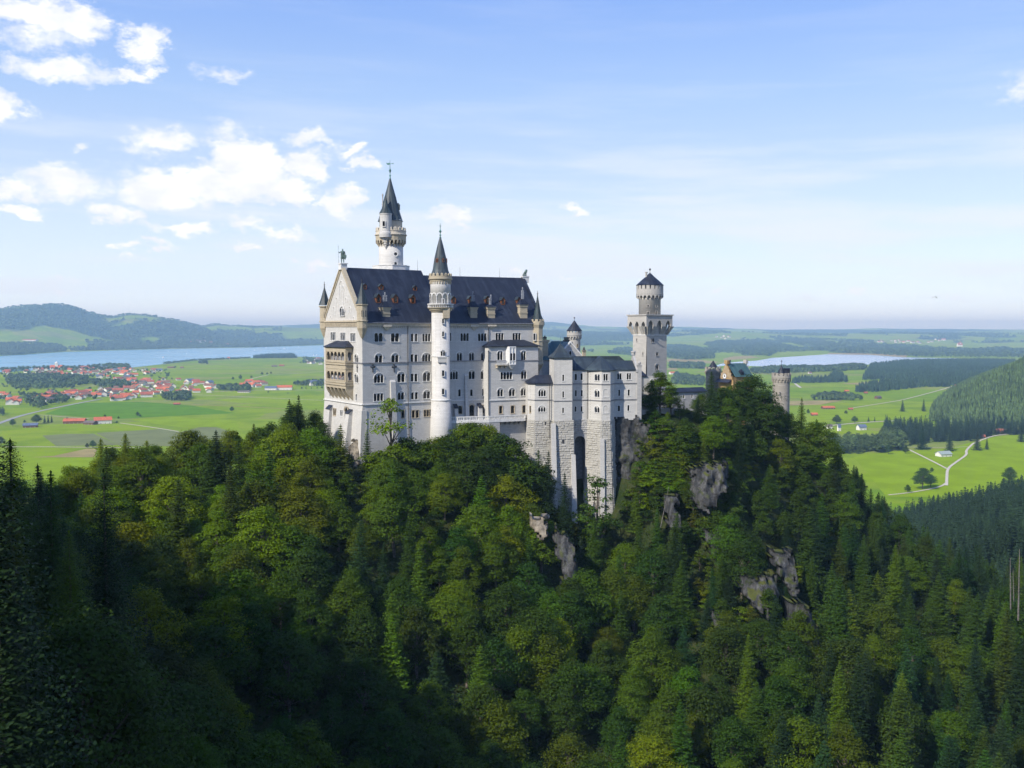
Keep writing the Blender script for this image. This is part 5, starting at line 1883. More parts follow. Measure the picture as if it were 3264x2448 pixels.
# ------------------------------------------------------------------ polygonal annex beside the terrace
an = Bld('annex_tower', 'low polygonal white annex with brown slate cap between terrace and square tower', 'tower', pos0, 320., -66., 82)
ae = an.e
AO = 1.2
H0 = Face(an, (0, -AO), 0)
a0_, a1_ = H0.hit(ZE(185, 1000))[0], s0 - .0
aL = H0.hit(ZE(95, 1000), -2.6)[0]
hl, Ll = fbetween(an, (aL, -AO + 2.6), (a0_, -AO))
zat = H0.hit(ZE(280, 918))[1]
win(H0, ae, 283, 1012, 1092, 96, 3, ZE, .5)
win(H0, ae, 280, 1240, 1298, 92, 3, ZE, .5)
win_m(hl, ae, Ll * .35, zE(F0, 1300), .6, 2.2, 1, trim='tan_trim')
m = MB()
H0.panel(m, a0_, a1_, ZRU, zat)
hl.panel(m, 0, Ll, ZRU, zat)
m.poly((aL, -AO + 2.6, ZRU - 14), (aL, 7, ZRU - 14), (aL, 7, zat), (aL, -AO + 2.6, zat))
m.build('wall', 'limestone', ae)
m = MB()
zz = H0.hit(ZE(280, 1139))[1]
H0.box(m, a0_ - .05, a1_, 0, .18, zz - .15, zz + .1)
hl.box(m, 0, Ll + .05, 0, .18, zz - .15, zz + .1)
m.build('string_course', 'string_dark', ae)
m = MB()
e = .55
zr2 = H0.hit(ZE(300, 812), -3.5)[1]
m.faces([(aL - e, -AO + 2.6 - .2, zat), (a0_ - .1, -AO - e, zat), (a1_ + .3, -AO - e, zat), (a1_, 6.5, zat), (aL - e, 6.5, zat), (a0_ + .9, 3.2, zr2), (a1_, 3.2, zr2)] + [(aL - e, -AO + 2.4, zat - .25), (a0_ - .1, -AO - e, zat - .25), (a1_ + .3, -AO - e, zat - .25)],
        [(0, 1, 5), (1, 2, 6, 5), (3, 4, 5, 6), (4, 0, 5), (7, 8, 1, 0), (8, 9, 2, 1), (2, 3, 6)])
m.build('roof', 'slate', ae)
H0.zb, H0.sl, hl.zb, hl.sl = ZRU, .05, ZRU, .05
m = MB()
rq = random.Random(9)
z = ZRU
hb_ = [(lambda p: (p[0] - .45, p[0] + .45, p[1], p[1] + 1.3))(H0.hit(ZF(434, 325)))]
while z > -58:
    h = rq.uniform(.6, .8)
    bo = H0.bo(z)
    rusticate(m, H0, a0_ - bo * .3, a1_ + .2, z - h, z, rq.randrange(9999), h + .01, h + .02, holes=hb_)
    rusticate(m, hl, -.3, Ll + bo * .4, z - h, z, rq.randrange(9999), h + .01, h + .02)
    z -= h
for f, A0, A1 in ((H0, a0_ - .5, a1_ + .3), (hl, -.4, Ll + .5)):
    m.poly(f.P(A0, -.03, -60), f.P(A1, -.03, -60), f.P(A1 - .3, -.03, ZRU), f.P(A0 + .4, -.03, ZRU))
m.build('rusticated_base', 'rough_block', ae)
m = MB()
m.poly(*[H0.P(x, .03, z) for x, z in ((hb_[0][0] + .1, hb_[0][2]), (hb_[0][1] - .1, hb_[0][2]), (hb_[0][1] - .1, hb_[0][3]), (hb_[0][0] + .1, hb_[0][3]))])
m.build('loophole', 'niche_dark', ae)
drainpipe(H0, ae, (378, 930), (372, 1650), ZE, out=.6)
# ------------------------------------------------------------------ buildings round the courtyard
def lvl(zf, x, y, Y):
    r = ray(*zf(x, y))
    return float(r[2] / r[1] * Y)


def plan(zf, x, y, Y):
    r = ray(*zf(x, y))
    return r[:2] / r[1] * Y


def round_tower(name, label, zf, xc, Y, zbot, shaft_w, top_w, ys, mat, n_mer, cone=None, mats=('slate',), ncorb=22, corb=True):
    """round tower: shaft, corbelled arches, parapet and battlement, conical roof. ys: rows (corbel bottom, corbel top, parapet top, merlon top)"""
    p = plan(zf, xc, ys[0], Y)
    b = Bld(name, label, 'tower', p[0], p[1], zbot, 56)
    k = (zf(1, 0)[0] - zf(0, 0)[0]) / F * Y
    rs_, rt_ = shaft_w / 2 * k, top_w / 2 * k
    z = lambda y: lvl(zf, xc, y, Y)
    lathe_part('shaft', mat, b.e, 0, 0, [(rs_ * 1.06, zbot), (rs_ * 1.01, zbot + 8), (rs_, z(ys[0])), (rs_, z(ys[2]) - .2)], 36, True)
    m = MB()
    dr = rt_ - rs_
    for i in range(ncorb):
        a = 2 * math.pi * (i + .5) / ncorb
        f = Face(b, (rt_ * math.cos(a), rt_ * math.sin(a)), math.degrees(a) + 90)
        wv = 2 * math.pi * rt_ / ncorb
        zt, zb = z(ys[1]), z(ys[0])
        zs = zb + (zt - zb) * .5
        ap = [(-wv / 2, zs)] + arch_pts(0, wv * .62, zs, 4)[::-1] + [(wv / 2, zs)]
        for (xa, za_), (xb, zb2) in zip(ap[:-1], ap[1:]):
            m.poly(f.P(xa, 0, za_), f.P(xb, 0, zb2), f.P(xb, 0, zt + .1), f.P(xa, 0, zt + .1))
            m.poly(f.P(xa, 0, za_), f.P(xb, 0, zb2), f.P(xb, -dr, zb2), f.P(xa, -dr, za_))
        a = 2 * math.pi * i / ncorb
        f = Face(b, (rs_ * math.cos(a), rs_ * math.sin(a)), math.degrees(a) + 90)
        w_ = wv * .19
        m.faces([f.P(x, o, zz) for x in (-w_, w_) for o, zz in ((-.1, zs + .05), (dr * 1.02, zs + .05), (dr * 1.02, zs - (zs - zb) * .35), (dr * .45, zb), (-.1, zb - .15))],
                [(0, 1, 2, 3, 4), (9, 8, 7, 6, 5), (1, 6, 7, 2), (2, 7, 8, 3), (3, 8, 9, 4)])
    m.build('corbel_arches', mat, b.e)
    par = lathe_part('parapet', mat, b.e, 0, 0, [(rt_, z(ys[1])), (rt_ + .14, z(ys[1]) + .05), (rt_ + .14, z(ys[1]) + .25), (rt_, z(ys[1]) + .3), (rt_, z(ys[2])), (rt_ - .6, z(ys[2]))], 36)
    m = MB()
    m.merlons(0, 0, rt_ - .55, rt_ + .003, z(ys[2]) + .004, z(ys[3]), n_mer, .56)
    m.build('battlement', mat, par)
    if cone:
        x_ap, y_ap, y_base, w_base, y_fin = cone
        rb = w_base / 2 * k
        rf = lathe_part('cone_roof', mats[0], b.e, 0, 0, [(rb * .96, z(y_base) - .12), (rb, z(y_base)), (rb * .52, z(y_base + (y_ap - y_base) * .46)), (.06, z(y_ap))], 18)
        if y_fin:
            m = MB()
            m.lathe(0, 0, [(.09, z(y_ap) - .4), (.07, z(y_fin) - .5), (.26, z(y_fin) - .42), (.30, z(y_fin) - .22), (.1, z(y_fin))], 8)
            m.build('finial', 'iron', rf)
    return b, rs_, rt_, z, k


# green-roofed house behind the wing
gh = Bld('green_roof_house', 'stone house with weathered green copper roof standing behind the square stair tower', 'house', *plan(ZE, 285, 590, 352), -40., 66)
f0 = Face(gh, (0, 0), 0)
w0 = f0.hit(ZE(800, 560))[0]
ze = f0.hit(ZE(400, 612))[1]
HD = 6.5
zr = f0.hit(ZE(410, 362), -HD)[1]
ra, rb = f0.hit(ZE(410, 362), -HD)[0], f0.hit(ZE(655, 368), -HD)[0]
L_ = rb + .8
fg = Face(gh, (L_, 0), 90)                  # its far gable
m = MB()
f0.panel(m, 0, L_, -40, ze)
m.poly((L_, 0, -40), (L_, 2 * HD, -40), (L_, 2 * HD, ze), (L_, HD, zr - .2), (L_, 0, ze))
m.poly((0, 0, -40), (0, 2 * HD, -40), (0, 2 * HD, ze), (0, 0, ze))
m.poly((0, 2 * HD, -40), (L_, 2 * HD, -40), (L_, 2 * HD, ze), (0, 2 * HD, ze))
m.build('wall', 'limestone_grey', gh.e)
m = MB()
m.faces([(-.4, -.5, ze), (L_ - .6, -.5, ze), (L_ - .6, 2 * HD + .5, ze), (-.4, 2 * HD + .5, ze), (ra, HD, zr), (L_ - .6, HD, zr)], [(0, 1, 5, 4), (2, 3, 4, 5), (3, 0, 4)])
m.build('roof', 'copper_roof', gh.e)
# the gable that shows over the wing: turned to the viewer's side
g1 = gh.loc(ZE(600, 500)[0], 350)
pa = plan(ZE, 590, 560, 349)
gb = Bld('gable_house', 'grey stone gable with sloped coping and one small window, seen over the wing roof', 'house', pa[0], pa[1], -40., 76)
f1 = Face(gb, (0, 0), 0)
aL_, zA = f1.hit(ZE(600, 420))
aM, zM = f1.hit(ZE(655, 372))
aR, zR = f1.hit(ZE(812, 556))
m = MB()
m.poly(f1.P(-1.2, 0, -40), f1.P(aR, 0, -40), f1.P(aR, 0, zR), f1.P(aM, 0, zM), f1.P(-1.2, 0, zM - (aM + 1.2) * (zM - zR) / (aR - aM)))
m.poly(f1.P(aR, 0, -40), f1.P(aR, -8, -40), f1.P(aR, -8, zR), f1.P(aR, 0, zR))
m.build('wall', 'limestone_grey', gb.e)
m = MB()
for (xa, za_), (xb, zb2) in (((aM, zM), (aR + .3, zR - .3)), ((aM, zM), (-1.4, zM - (aM + 1.4) * (zM - zR) / (aR - aM)))):
    m.faces([f1.P(x, o, z + dz) for dz in (-.35, .25) for o in (.25, -.6) for x, z in ((xa, za_), (xb, zb2))], [(0, 1, 5, 4), (4, 5, 7, 6), (0, 4, 6, 2), (1, 3, 7, 5), (0, 2, 3, 1)])
m.build('coping', 'trim_stone', gb.e)
s_, z_ = f1.hit(ZE(653, 545))
win_m(f1, gb.e, s_, z_, .8, 1.5, 1, flush=True)
m = MB()
m.faces([f1.P(aM, -.3, zM), f1.P(aR, -.3, zR), f1.P(aR, -8, zR), f1.P(aM, -8, zM), f1.P(-1.4, -.3, zM - (aM + 1.4) * (zM - zR) / (aR - aM)), f1.P(-1.4, -8, zM - (aM + 1.4) * (zM - zR) / (aR - aM))], [(0, 1, 2, 3), (0, 3, 5, 4)])
m.build('roof', 'copper_roof', gb.e)
# ochre chimney of the green-roofed house, and a crown of black pots
fc = Face(gh, (0, 1.0), 0)
c0, zc0 = fc.hit(ZE(298, 505))
c1, zc1 = fc.hit(ZE(362, 388))
zt1 = fc.hit(ZE(320, 345))[1]
m = MB()
fc.box(m, c0, c1, -1.6, 0, -20, zc1)
fc.box(m, c0 - .15, c1 + .15, -1.75, .15, zc1, zc1 + .35)
fc.box(m, c0 - .4, c1 + .4, -2.0, .4, zc1 + .35, zt1)
ch_ = m.build('chimney', 'ochre_stone', gh.e)
for a in (.25, .5, .75):
    m = MB()
    m.lathe(*fc.P(c0 + (c1 - c0) * a, -.8, 0)[:2], [(.2, zt1), (.2, zt1 + .5), (.3, zt1 + .55), (.25, zt1 + 1.1 + (a == .5) * .4)], 8)
    m.build('chimney_pot', 'iron', ch_)
fr = Face(gh, (0, HD), 0)
p0_, zz0 = fr.hit(ZE(572, 366))
p1_, zz1 = fr.hit(ZE(640, 345))
m = MB()
fr.box(m, p0_, p1_, -.9, .5, zz0 - 2, zz1)
for i in range(5):
    m.lathe(*fr.P(p0_ + .25 + i * (p1_ - p0_ - .5) / 4, -.2, 0)[:2], [(.18, zz1), (.18, zz1 + .6), (.28, zz1 + .65), (.2, zz1 + 1.0)], 7)
m.build('chimney', 'iron', gh.e)
# slender round tower behind it
Y_ = 372
b, r0, r1, z, k = round_tower('round_turret_tower', 'slim round stone tower with wide pointed hat roof behind the green-roofed house', ZE, 707, Y_, -42., 160, 194, (338, 288, 250, 226), 'tower_stone', 14, (712, 85, 224, 208, 44), ('slate',), 16)
round_win(b, b.e, 0, 0, r0, 745, 405, 445, 14, 1, ZE, 'tan_trim')
# little square chimney beside it
p = plan(ZE, 835, 500, 344)
o = Bld('roof_chimney', 'small tan chimney with dark cap standing alone over the wing roof', 'chimney', p[0], p[1], -20., 70)
m = MB()
zz = lambda y: lvl(ZE, 835, y, 344)
m.box(-.55, .55, -.5, .5, -20, zz(495))
m.box(-.8, .8, -.75, .75, zz(495), zz(488))
m.build('stack', 'ochre_stone', o.e)
m = MB()
m.lathe(0, 0, [(.75, zz(488)), (.5, zz(475)), (.3, zz(468)), (.42, zz(462)), (.3, zz(452)), (.12, zz(440))], 10)
m.build('cap', 'iron', o.e)

# ------------------------------------------------------------------ great square tower
Yq = 370.
qp = plan(ZG, 365, 820, Yq)
qt = Bld('square_tower', 'massive square stone tower with pointed-arch gallery and round hat-roofed top', 'tower', qp[0], qp[1], -40., 56)
qe2 = qt.e
WR, WL = 10.35, 7.8
q0_ = Face(qt, (0, 0), 0, -1.5, .018)
q1_ = Face(qt, (0, 0), -90, -1.5, .018)
q2_ = Face(qt, (WR, 0), 90)
for a in ((434, 862, 905, 30, 2), (482, 1018, 1060, 28, 2), (480, 1165, 1222, 36, 2)):
    win(q0_, qe2, a[0], a[1], a[2], a[3], a[4], ZG, .3 if a[1] > 1100 else False, trim='tower_stone')
for a in ((252, 862, 897, 9), (325, 1018, 1060, 9)):
    win(q1_, qe2, a[0], a[1], a[2], a[3], 1, ZG, trim='tower_stone')
zc_ = q0_.hit(ZG(365, 820))[1]
zt_q = 5.55
m = MB()
q0_.panel(m, 0, WR, -40, 4.0)
q1_.panel(m, -WL, 0, -40, 4.0)
m.poly((WR, 0, -40), (WR, WL, -40), (WR, WL, 4), (WR, 0, 4))
m.poly((0, WL, -40), (WR, WL, -40), (WR, WL, 4), (0, WL, 4))
m.build('shaft', 'tower_stone', qe2)
m = MB()
q0_.box(m, 0, WR, .0, .18, zc_ - .25, zc_ + .05)
q1_.box(m, -WL, .18, .0, .18, zc_ - .25, zc_ + .05)
m.build('ledge', 'trim_stone', qe2)
OUT = 1.55
m = MB()


def gallery(m, f, L, n, lo, hi):
    zb, zk, zs = zc_, zc_ + 3.1, zc_ + 4.3
    e0, e1 = -OUT, L + OUT
    wv = (e1 - e0) / n
    for i in range(n):
        c_ = e0 + (i + .5) * wv
        ap = arch_pts(c_, wv * .60, zk + .1, 6, .55)[::-1]
        ap = [(c_ - wv / 2, zk + .1)] + ap + [(c_ + wv / 2, zk + .1)]
        for (xa, z0), (xb, z1) in zip(ap[:-1], ap[1:]):
            m.poly(f.P(xa, OUT, z0), f.P(xb, OUT, z1), f.P(xb, OUT, zt_q), f.P(xa, OUT, zt_q))
            m.poly(f.P(xa, OUT, z0), f.P(xb, OUT, z1), f.P(xb, .05, z1), f.P(xa, .05, z0))
    for i in range(n + 1):
        c_ = e0 + i * wv
        w_ = wv * .20
        c0 = min(max(c_, .2), L - .2)
        for (za_, oa, xa), (zb_, ob, xb) in (((zk + .1, OUT, c_), (zb, .05, c0)),):
            m.faces([f.P(xa + s * w_, oa, za_) for s in (-1, 1)] + [f.P(xb + s * w_, ob, zb_) for s in (-1, 1)] + [f.P(xa + s * w_, .0, za_) for s in (-1, 1)] + [f.P(xb + s * w_, -.05, zb_) for s in (-1, 1)],
                    [(0, 1, 3, 2), (0, 2, 6, 4), (1, 5, 7, 3)])


gallery(m, q0_, WR, 3, 0, 0)
gallery(m, Face(qt, (0, WL), -90), WL, 3, 0, 0)
gallery(m, q2_, WL, 3, 0, 0)
m.build('arched_gallery', 'tower_stone', qe2)
m = MB()
m.box(-OUT - .35, WR + OUT + .35, -OUT - .35, WL + OUT + .35, zt_q, zt_q + .42)
m.build('cornice', 'tower_stone', qe2)
cx, cy = WR / 2 - .2, WL / 2
kq = .27714 / F * (Yq + 5)
zq = lambda y: lvl(ZG, 412, y, Yq + 5)
rs_, rt_ = 125 * kq, 154 * kq
lathe_part('round_top', 'tower_stone', qe2, cx, cy, [(rs_, zt_q + .3), (rs_, zq(418)), (rs_ + .12, zq(415)), (rs_ + .12, zq(408)), (rs_, zq(405)), (rs_, zq(250))], 40, True)
m = MB()
NA = 20
for i in range(NA):
    a = 2 * math.pi * (i + .5) / NA
    f = Face(qt, (cx + rt_ * math.cos(a), cy + rt_ * math.sin(a)), math.degrees(a) + 90)
    wv = 2 * math.pi * rt_ / NA
    ap = [(-wv / 2, zq(385))] + arch_pts(0, wv * .66, zq(385), 5)[::-1] + [(wv / 2, zq(385))]
    for (xa, z0), (xb, z1) in zip(ap[:-1], ap[1:]):
        m.poly(f.P(xa, 0, z0), f.P(xb, 0, z1), f.P(xb, 0, zq(352)), f.P(xa, 0, zq(352)))
        m.poly(f.P(xa, 0, z0), f.P(xb, 0, z1), f.P(xb, rs_ - rt_, z1), f.P(xa, rs_ - rt_, z0))
    a = 2 * math.pi * i / NA
    f = Face(qt, (cx + rs_ * math.cos(a), cy + rs_ * math.sin(a)), math.degrees(a) + 90)
    f.box(m, -.22, .22, -.1, rt_ - rs_, zq(395), zq(383))
    f.box(m, -.22, .22, -.1, (rt_ - rs_) * .6, zq(404), zq(394))
m.build('corbel_arches', 'tower_stone', qe2)
lathe_part('parapet', 'tower_stone', qe2, cx, cy, [(rt_, zq(354)), (rt_ + .12, zq(353)), (rt_ + .12, zq(349)), (rt_, zq(347)), (rt_, zq(300)), (rt_ - .5, zq(299))], 40)
m = MB()
m.merlons(cx, cy, rt_ - .5, rt_ + .003, zq(300) + .004, zq(250), 18, .70)
m.build('battlement', 'tower_stone', qe2)
hat = lathe_part('hat_roof', 'slate', qe2, cx, cy, [(160 * kq * .97, zq(253)), (160 * kq, zq(249)), (102 * kq, zq(195)), (48 * kq, zq(148)), (.12, zq(104))], 24)
m = MB()
m.lathe(cx, cy, [(.1, zq(110)), (.08, zq(80)), (.33, zq(74)), (.38, zq(66)), (.28, zq(58)), (.08, zq(52))], 10)
m.build('finial', 'iron', hat)
fq_ = Face(qt, (cx, cy), -34)
sx_, _ = fq_.hit(ZG(358, 150))
m = MB()
x, y, _ = fq_.P(sx_, 0.6, 0)
m.lathe(x, y, [(.40, zq(195)), (.38, zq(108)), (.58, zq(106)), (.58, zq(96)), (.4, zq(95))], 10)
m.build('chimney', 'tower_stone', hat)
for a in ((385, 478, 497, 28), (477, 478, 498, 24)):
    round_win(qt, qe2, cx, cy, rs_, *a, 1, ZG, 'tower_stone')
for a in ((383, 550, 590, 20), (472, 545, 590, 22)):
    round_win(qt, qe2, cx, cy, rs_, *a, 1, ZG, 'tower_stone')

# low link between wing and square tower, its dark lean-to roof
p = plan(ZG, 292, 1300, 340)
lk = Bld('link_building', 'plain white link building with dark lean-to roof between wing and square tower', 'building', p[0], p[1], -42., 72)
f = Face(lk, (0, 0), 0)
wl_ = f.hit(ZG(480, 1400))[0]
zt_l = f.hit(ZG(300, 1296))[1]
win(f, lk.e, 428, 1345, 1400, 34, 1, ZG, .4)
m = MB()
f.panel(m, 0, wl_, -42, zt_l)
m.poly((0, 0, -42), (0, 8, -42), (0, 8, zt_l), (0, 0, zt_l))
m.build('wall', 'limestone', lk.e)
a0, zA = f.hit(ZG(292, 1205), -2.5)
a1 = f.hit(ZG(368, 1290))[0]
m = MB()
m.faces([f.P(-.5, .4, zt_l + .1), f.P(a1, .4, zt_l + .1), f.P(a1 - 1.8, -2.5, zA), f.P(-.3, -2.5, zA), f.P(-.5, .4, zt_l - .15), f.P(a1, .4, zt_l - .15), f.P(-.5, -6, zt_l + .1)], [(0, 1, 2, 3), (4, 5, 1, 0), (6, 0, 3)])
m.build('roof', 'slate', lk.e)
drainpipe(f, lk.e, (308, 1300), (310, 1640), ZG, out=.3)
m = MB()
m.box(-4, 9, 1.5, 7, -42, lvl(ZE, 1650, 1240, 342))
m.box(-4, 14, -1.8, 1.5, -42, lvl(ZE, 1650, 1262, 340))
m.build('yard_wall', 'limestone_grey', lk.e)

# long low gallery towards the gatehouse
p = plan(ZH, 40, 690, 372)
ga = Bld('gallery_building', 'long low grey gallery with flat-pitched dark slate roof leading to the gatehouse', 'building', p[0], p[1], -46., 64)
f = Face(ga, (0, 0), 0)
L_ = f.hit(ZH(520, 690))[0]
ze = f.hit(ZH(60, 690))[1]
win_m(f, ga.e, L_ * .3, ze - 2.6, .8, 1.6, 1)
win_m(f, ga.e, L_ * .55, ze - 2.6, .8, 1.6, 1)
m = MB()
f.panel(m, -1, L_, -46, ze)
m.build('wall', 'limestone_grey', ga.e)
zr = f.hit(ZH(60, 628), -2.5)[1]
m = MB()
m.faces([(-1.3, -.5, ze), (L_, -.5, ze), (L_, 2.5, zr), (-1.3, 2.5, zr), (-1.3, 6, ze), (L_, 6, ze), (-1.3, -.5, ze - .2), (L_, -.5, ze - .2)], [(0, 1, 2, 3), (3, 2, 5, 4), (6, 7, 1, 0), (0, 3, 4)])
m.build('roof', 'slate', ga.e)

# ------------------------------------------------------------------ gatehouse with stepped gables and its two round towers
YG = 398.
gp = plan(ZH, 918, 470, YG)
gt = Bld('gatehouse', 'yellow brick gatehouse with stepped gables, clock face and green copper roof', 'gatehouse', gp[0], gp[1], -47., 60)
ge = gt.e
gw = Face(gt, (0, 0), -90)
gs = Face(gt, (0, 0), 0)
aL_ = gw.hit(ZH(702, 500))[0]
W_ = -aL_
zgt = lambda y: gw.hit(ZH(800, y))[1]
LG = gs.hit(ZH(1185, 400))[0] + .6
zev = gs.hit(ZH(930, 468))[1]


def stepped(m, P, W, zb, z0, ztop, n, o0, o1):
    """crow-stepped gable: one outline with real thickness"""
    pts = [(0, zb)]
    for i in range(n + 1):
        zz = z0 + (ztop - z0) * i / n
        a = W / 2 * i / (n + .55)
        pts += [(a, zz), (W / 2 * (i + 1) / (n + .55) if i < n else W / 2, zz)]
    full = pts + [(W - a, z) for a, z in pts[::-1]]
    out = []
    for p_ in full:
        if not out or abs(p_[0] - out[-1][0]) + abs(p_[1] - out[-1][1]) > 1e-4:
            out.append(p_)
    k = len(out)
    m.faces([P(a, o0, z) for a, z in out] + [P(a, o1, z) for a, z in out], [tuple(range(k)), tuple(range(k, 2 * k))[::-1]] + [(i, (i + 1) % k, k + (i + 1) % k, k + i) for i in range(k)])
    return out


m = MB()
stepped(m, lambda a, o, z: gw.P(-W_ + a, o, z), W_, -47, zgt(505), zgt(262), 5, .35, -.5)
gwm = gw.P(-W_ / 2, 0, 0)
kk = .21698 / F * YG
gw.box(m, -W_ / 2 - .9, -W_ / 2 + .9, -.75, .55, zgt(262) - .4, zgt(222))
m.build('stepped_gable', 'yellow_brick', ge)
m = MB()
stepped(m, lambda a, o, z: (LG + o, a, z), W_, -47, zgt(480), zgt(262), 5, .35, -.5)
m.box(LG - .6, LG + .5, W_ / 2 - .9, W_ / 2 + .9, zgt(262) - .4, zgt(220))
m.build('stepped_gable', 'tower_stone', ge)
m = MB()
for i, (x, y0, y1) in enumerate(((-.30, 480, 400), (-.15, 470, 340), (0, 425, 290), (.15, 470, 340), (.30, 480, 400))):
    a = -W_ / 2 + x * W_
    for dx in (-.32, .32):
        gw.box(m, a + dx - .1, a + dx + .1, .36, .5, zgt(y0) if x else zgt(410), zgt(y1))
m.build('pilaster', 'tan_trim', ge)
sc_, zc_ = gw.hit(ZH(793, 455))
m = MB()
for r0, r1, o in ((.98, 1.25, .48),):
    m.faces([gw.P(sc_ + r * math.cos(t), o, zc_ + r * math.sin(t)) for r in (r0, r1) for t in np.linspace(0, 2 * math.pi, 20, False)], [(i, (i + 1) % 20, 20 + (i + 1) % 20, 20 + i) for i in range(20)])
m.build('clock_rim', 'string_dark', ge)
m = MB()
m.poly(*[gw.P(sc_ + 1.0 * math.cos(t), .47, zc_ + 1.0 * math.sin(t)) for t in np.linspace(0, 2 * math.pi, 20, False)])
clk = m.build('clock_face', 'white_paint', ge)
m = MB()
m.poly(*[gw.P(sc_ + .42 * math.cos(t), .49, zc_ + .42 * math.sin(t)) for t in np.linspace(0, 2 * math.pi, 14, False)])
gw.box(m, sc_ - .06, sc_ + .06, .49, .52, zc_, zc_ + .85)
gw.box(m, sc_ - .06, sc_ + .55, .49, .52, zc_ - .06, zc_ + .06)
m.build('clock_hand', 'iron', clk)
m = MB()
gs.panel(m, 0, LG, -47, zev)
m.poly((0, W_, -47), (LG, W_, -47), (LG, W_, zev), (0, W_, zev))
m.build('wall', 'yellow_brick', ge)
zrg = gs.hit(ZH(960, 266), -W_ / 2)[1]
m = MB()
m.faces([(.3, -.5, zev), (LG - .3, -.5, zev), (LG - .3, W_ / 2, zrg), (.3, W_ / 2, zrg), (.3, W_ + .5, zev), (LG - .3, W_ + .5, zev)], [(0, 1, 2, 3), (3, 2, 5, 4)])
m.build('roof', 'copper_roof', ge)
d0, zd = gs.hit(ZH(1045, 440), .1)
m = MB()
gs.box(m, d0 - .7, d0 + .7, -1.5, .1, zd, zd + 1.1)
m.faces([gs.P(d0 + a, o, z) for a, o, z in ((-1, .3, zd + 1.1), (1, .3, zd + 1.1), (1, -1.9, zd + 1.1), (-1, -1.9, zd + 1.1), (0, -.8, zd + 2.6))], [(0, 1, 4), (1, 2, 4), (2, 3, 4), (3, 0, 4)])
m.build('dormer', 'slate', ge)
m = MB()
pm_ = gw.hit(ZH(862, 250))[0]
m.lathe(.5, W_ / 2 - 1.5, [(.25, zgt(275)), (.25, zgt(240)), (.4, zgt(238)), (.4, zgt(230)), (.15, zgt(212))], 8)
m.build('chimney', 'iron', ge)
# awning-like slate roof under the clock
s0_, z0_ = gw.hit(ZH(700, 545), 1.5)
m = MB()
m.faces([gw.P(-W_ - .2, .36, zgt(498)), gw.P(-.9, .36, zgt(498)), gw.P(-.7, 2.4, zgt(545)), gw.P(-W_ - .2, 2.4, zgt(545)), gw.P(-.9, .36, zgt(545))], [(0, 1, 2, 3), (1, 4, 2)])
m.build('porch_roof', 'slate', ge)
# lower red-and-white front with orange doors, facing the approach
lf = Face(gt, (LG * .55, -2.8), 0)
A0, z1 = lf.hit(ZH(1185, 1040))
A1 = lf.hit(ZH(1490, 1040))[0]
z0 = lf.hit(ZH(1300, 1300))[1]
zt5 = lf.hit(ZH(1300, 790))[1]
m = MB()
lf.panel(m, A0 - 3, A1 + 1, -47, z1 + .4)
lf.panel(m, A0 - 3, A1 + 1, z1 + .4, zt5)
m.build('front_wall', 'limestone', ge, label='white front wall behind the visitors')
m = MB()
lf.box(m, A0 - 3, A1 + 1, .02, .12, z1 + .5, zt5 - .2)
m.build('brick_facing', 'yellow_brick', ge)
for x0, x1 in ((1253, 1290), (1345, 1388)):
    a0, zd0 = lf.hit(ZH(x0, 1300))
    a1, zd1 = lf.hit(ZH(x1, 1185))
    m = MB()
    lf.box(m, a0, a1, .02, .16, zd0, zd1 - .5)
    m.poly(*[lf.P(x, .16, z) for x, z in arch_pts((a0 + a1) / 2, a1 - a0, zd1 - .52, 6)])
    m.build('door', 'door_wood', ge)
m = MB()
m.faces([lf.P(A0 - 2, .6, zt5), lf.P(A1 + 1.5, .6, zt5), lf.P(A1 + 1.5, -3.4, zt5 + 2.6), lf.P(A0 - 2, -3.4, zt5 + 2.6), lf.P(A0 - 2, .6, zt5 - .2), lf.P(A1 + 1.5, .6, zt5 - .2)], [(0, 1, 2, 3), (4, 5, 1, 0)])
m.build('low_roof', 'copper_roof', ge)
b, r0, r1, z, k = round_tower('gate_tower', 'round grey gate tower with dark cone beside the yellow clock gable', ZH, 612, 414, -48., 212, 236, (432, 385, 362, 320), 'gate_stone', 11, (620, 223, 326, 142, None), ('slate',), 16)
b, r0, r1, z, k = round_tower('gate_tower', 'lone round grey gate tower with battlements and off-centre dark cone above the trees', ZH, 1614, 400, -50., 244, 276, (545, 480, 450, 408), 'gate_stone', 13, (1597, 290, 412, 118, 225), ('slate',), 18)
lp = 1597
m = MB()
m.box(1.0, 3.3, -.9, .9, z(412), z(352))
m.faces([(1.0, -1.1, z(352)), (3.5, -1.1, z(352)), (3.5, 1.1, z(352)), (1.0, 1.1, z(352)), (.8, 0, z(338)), (3.5, 0, z(338))], [(0, 1, 5, 4), (2, 3, 4, 5), (1, 2, 5), (3, 0, 4)])
o = m.build('stair_hut', 'slate', b.e)
o.rotation_euler = (0, 0, R(-34))
round_win(b, b.e, 0, 0, r0, 1597, 690, 752, 18, 1, ZH, 'tower_stone')

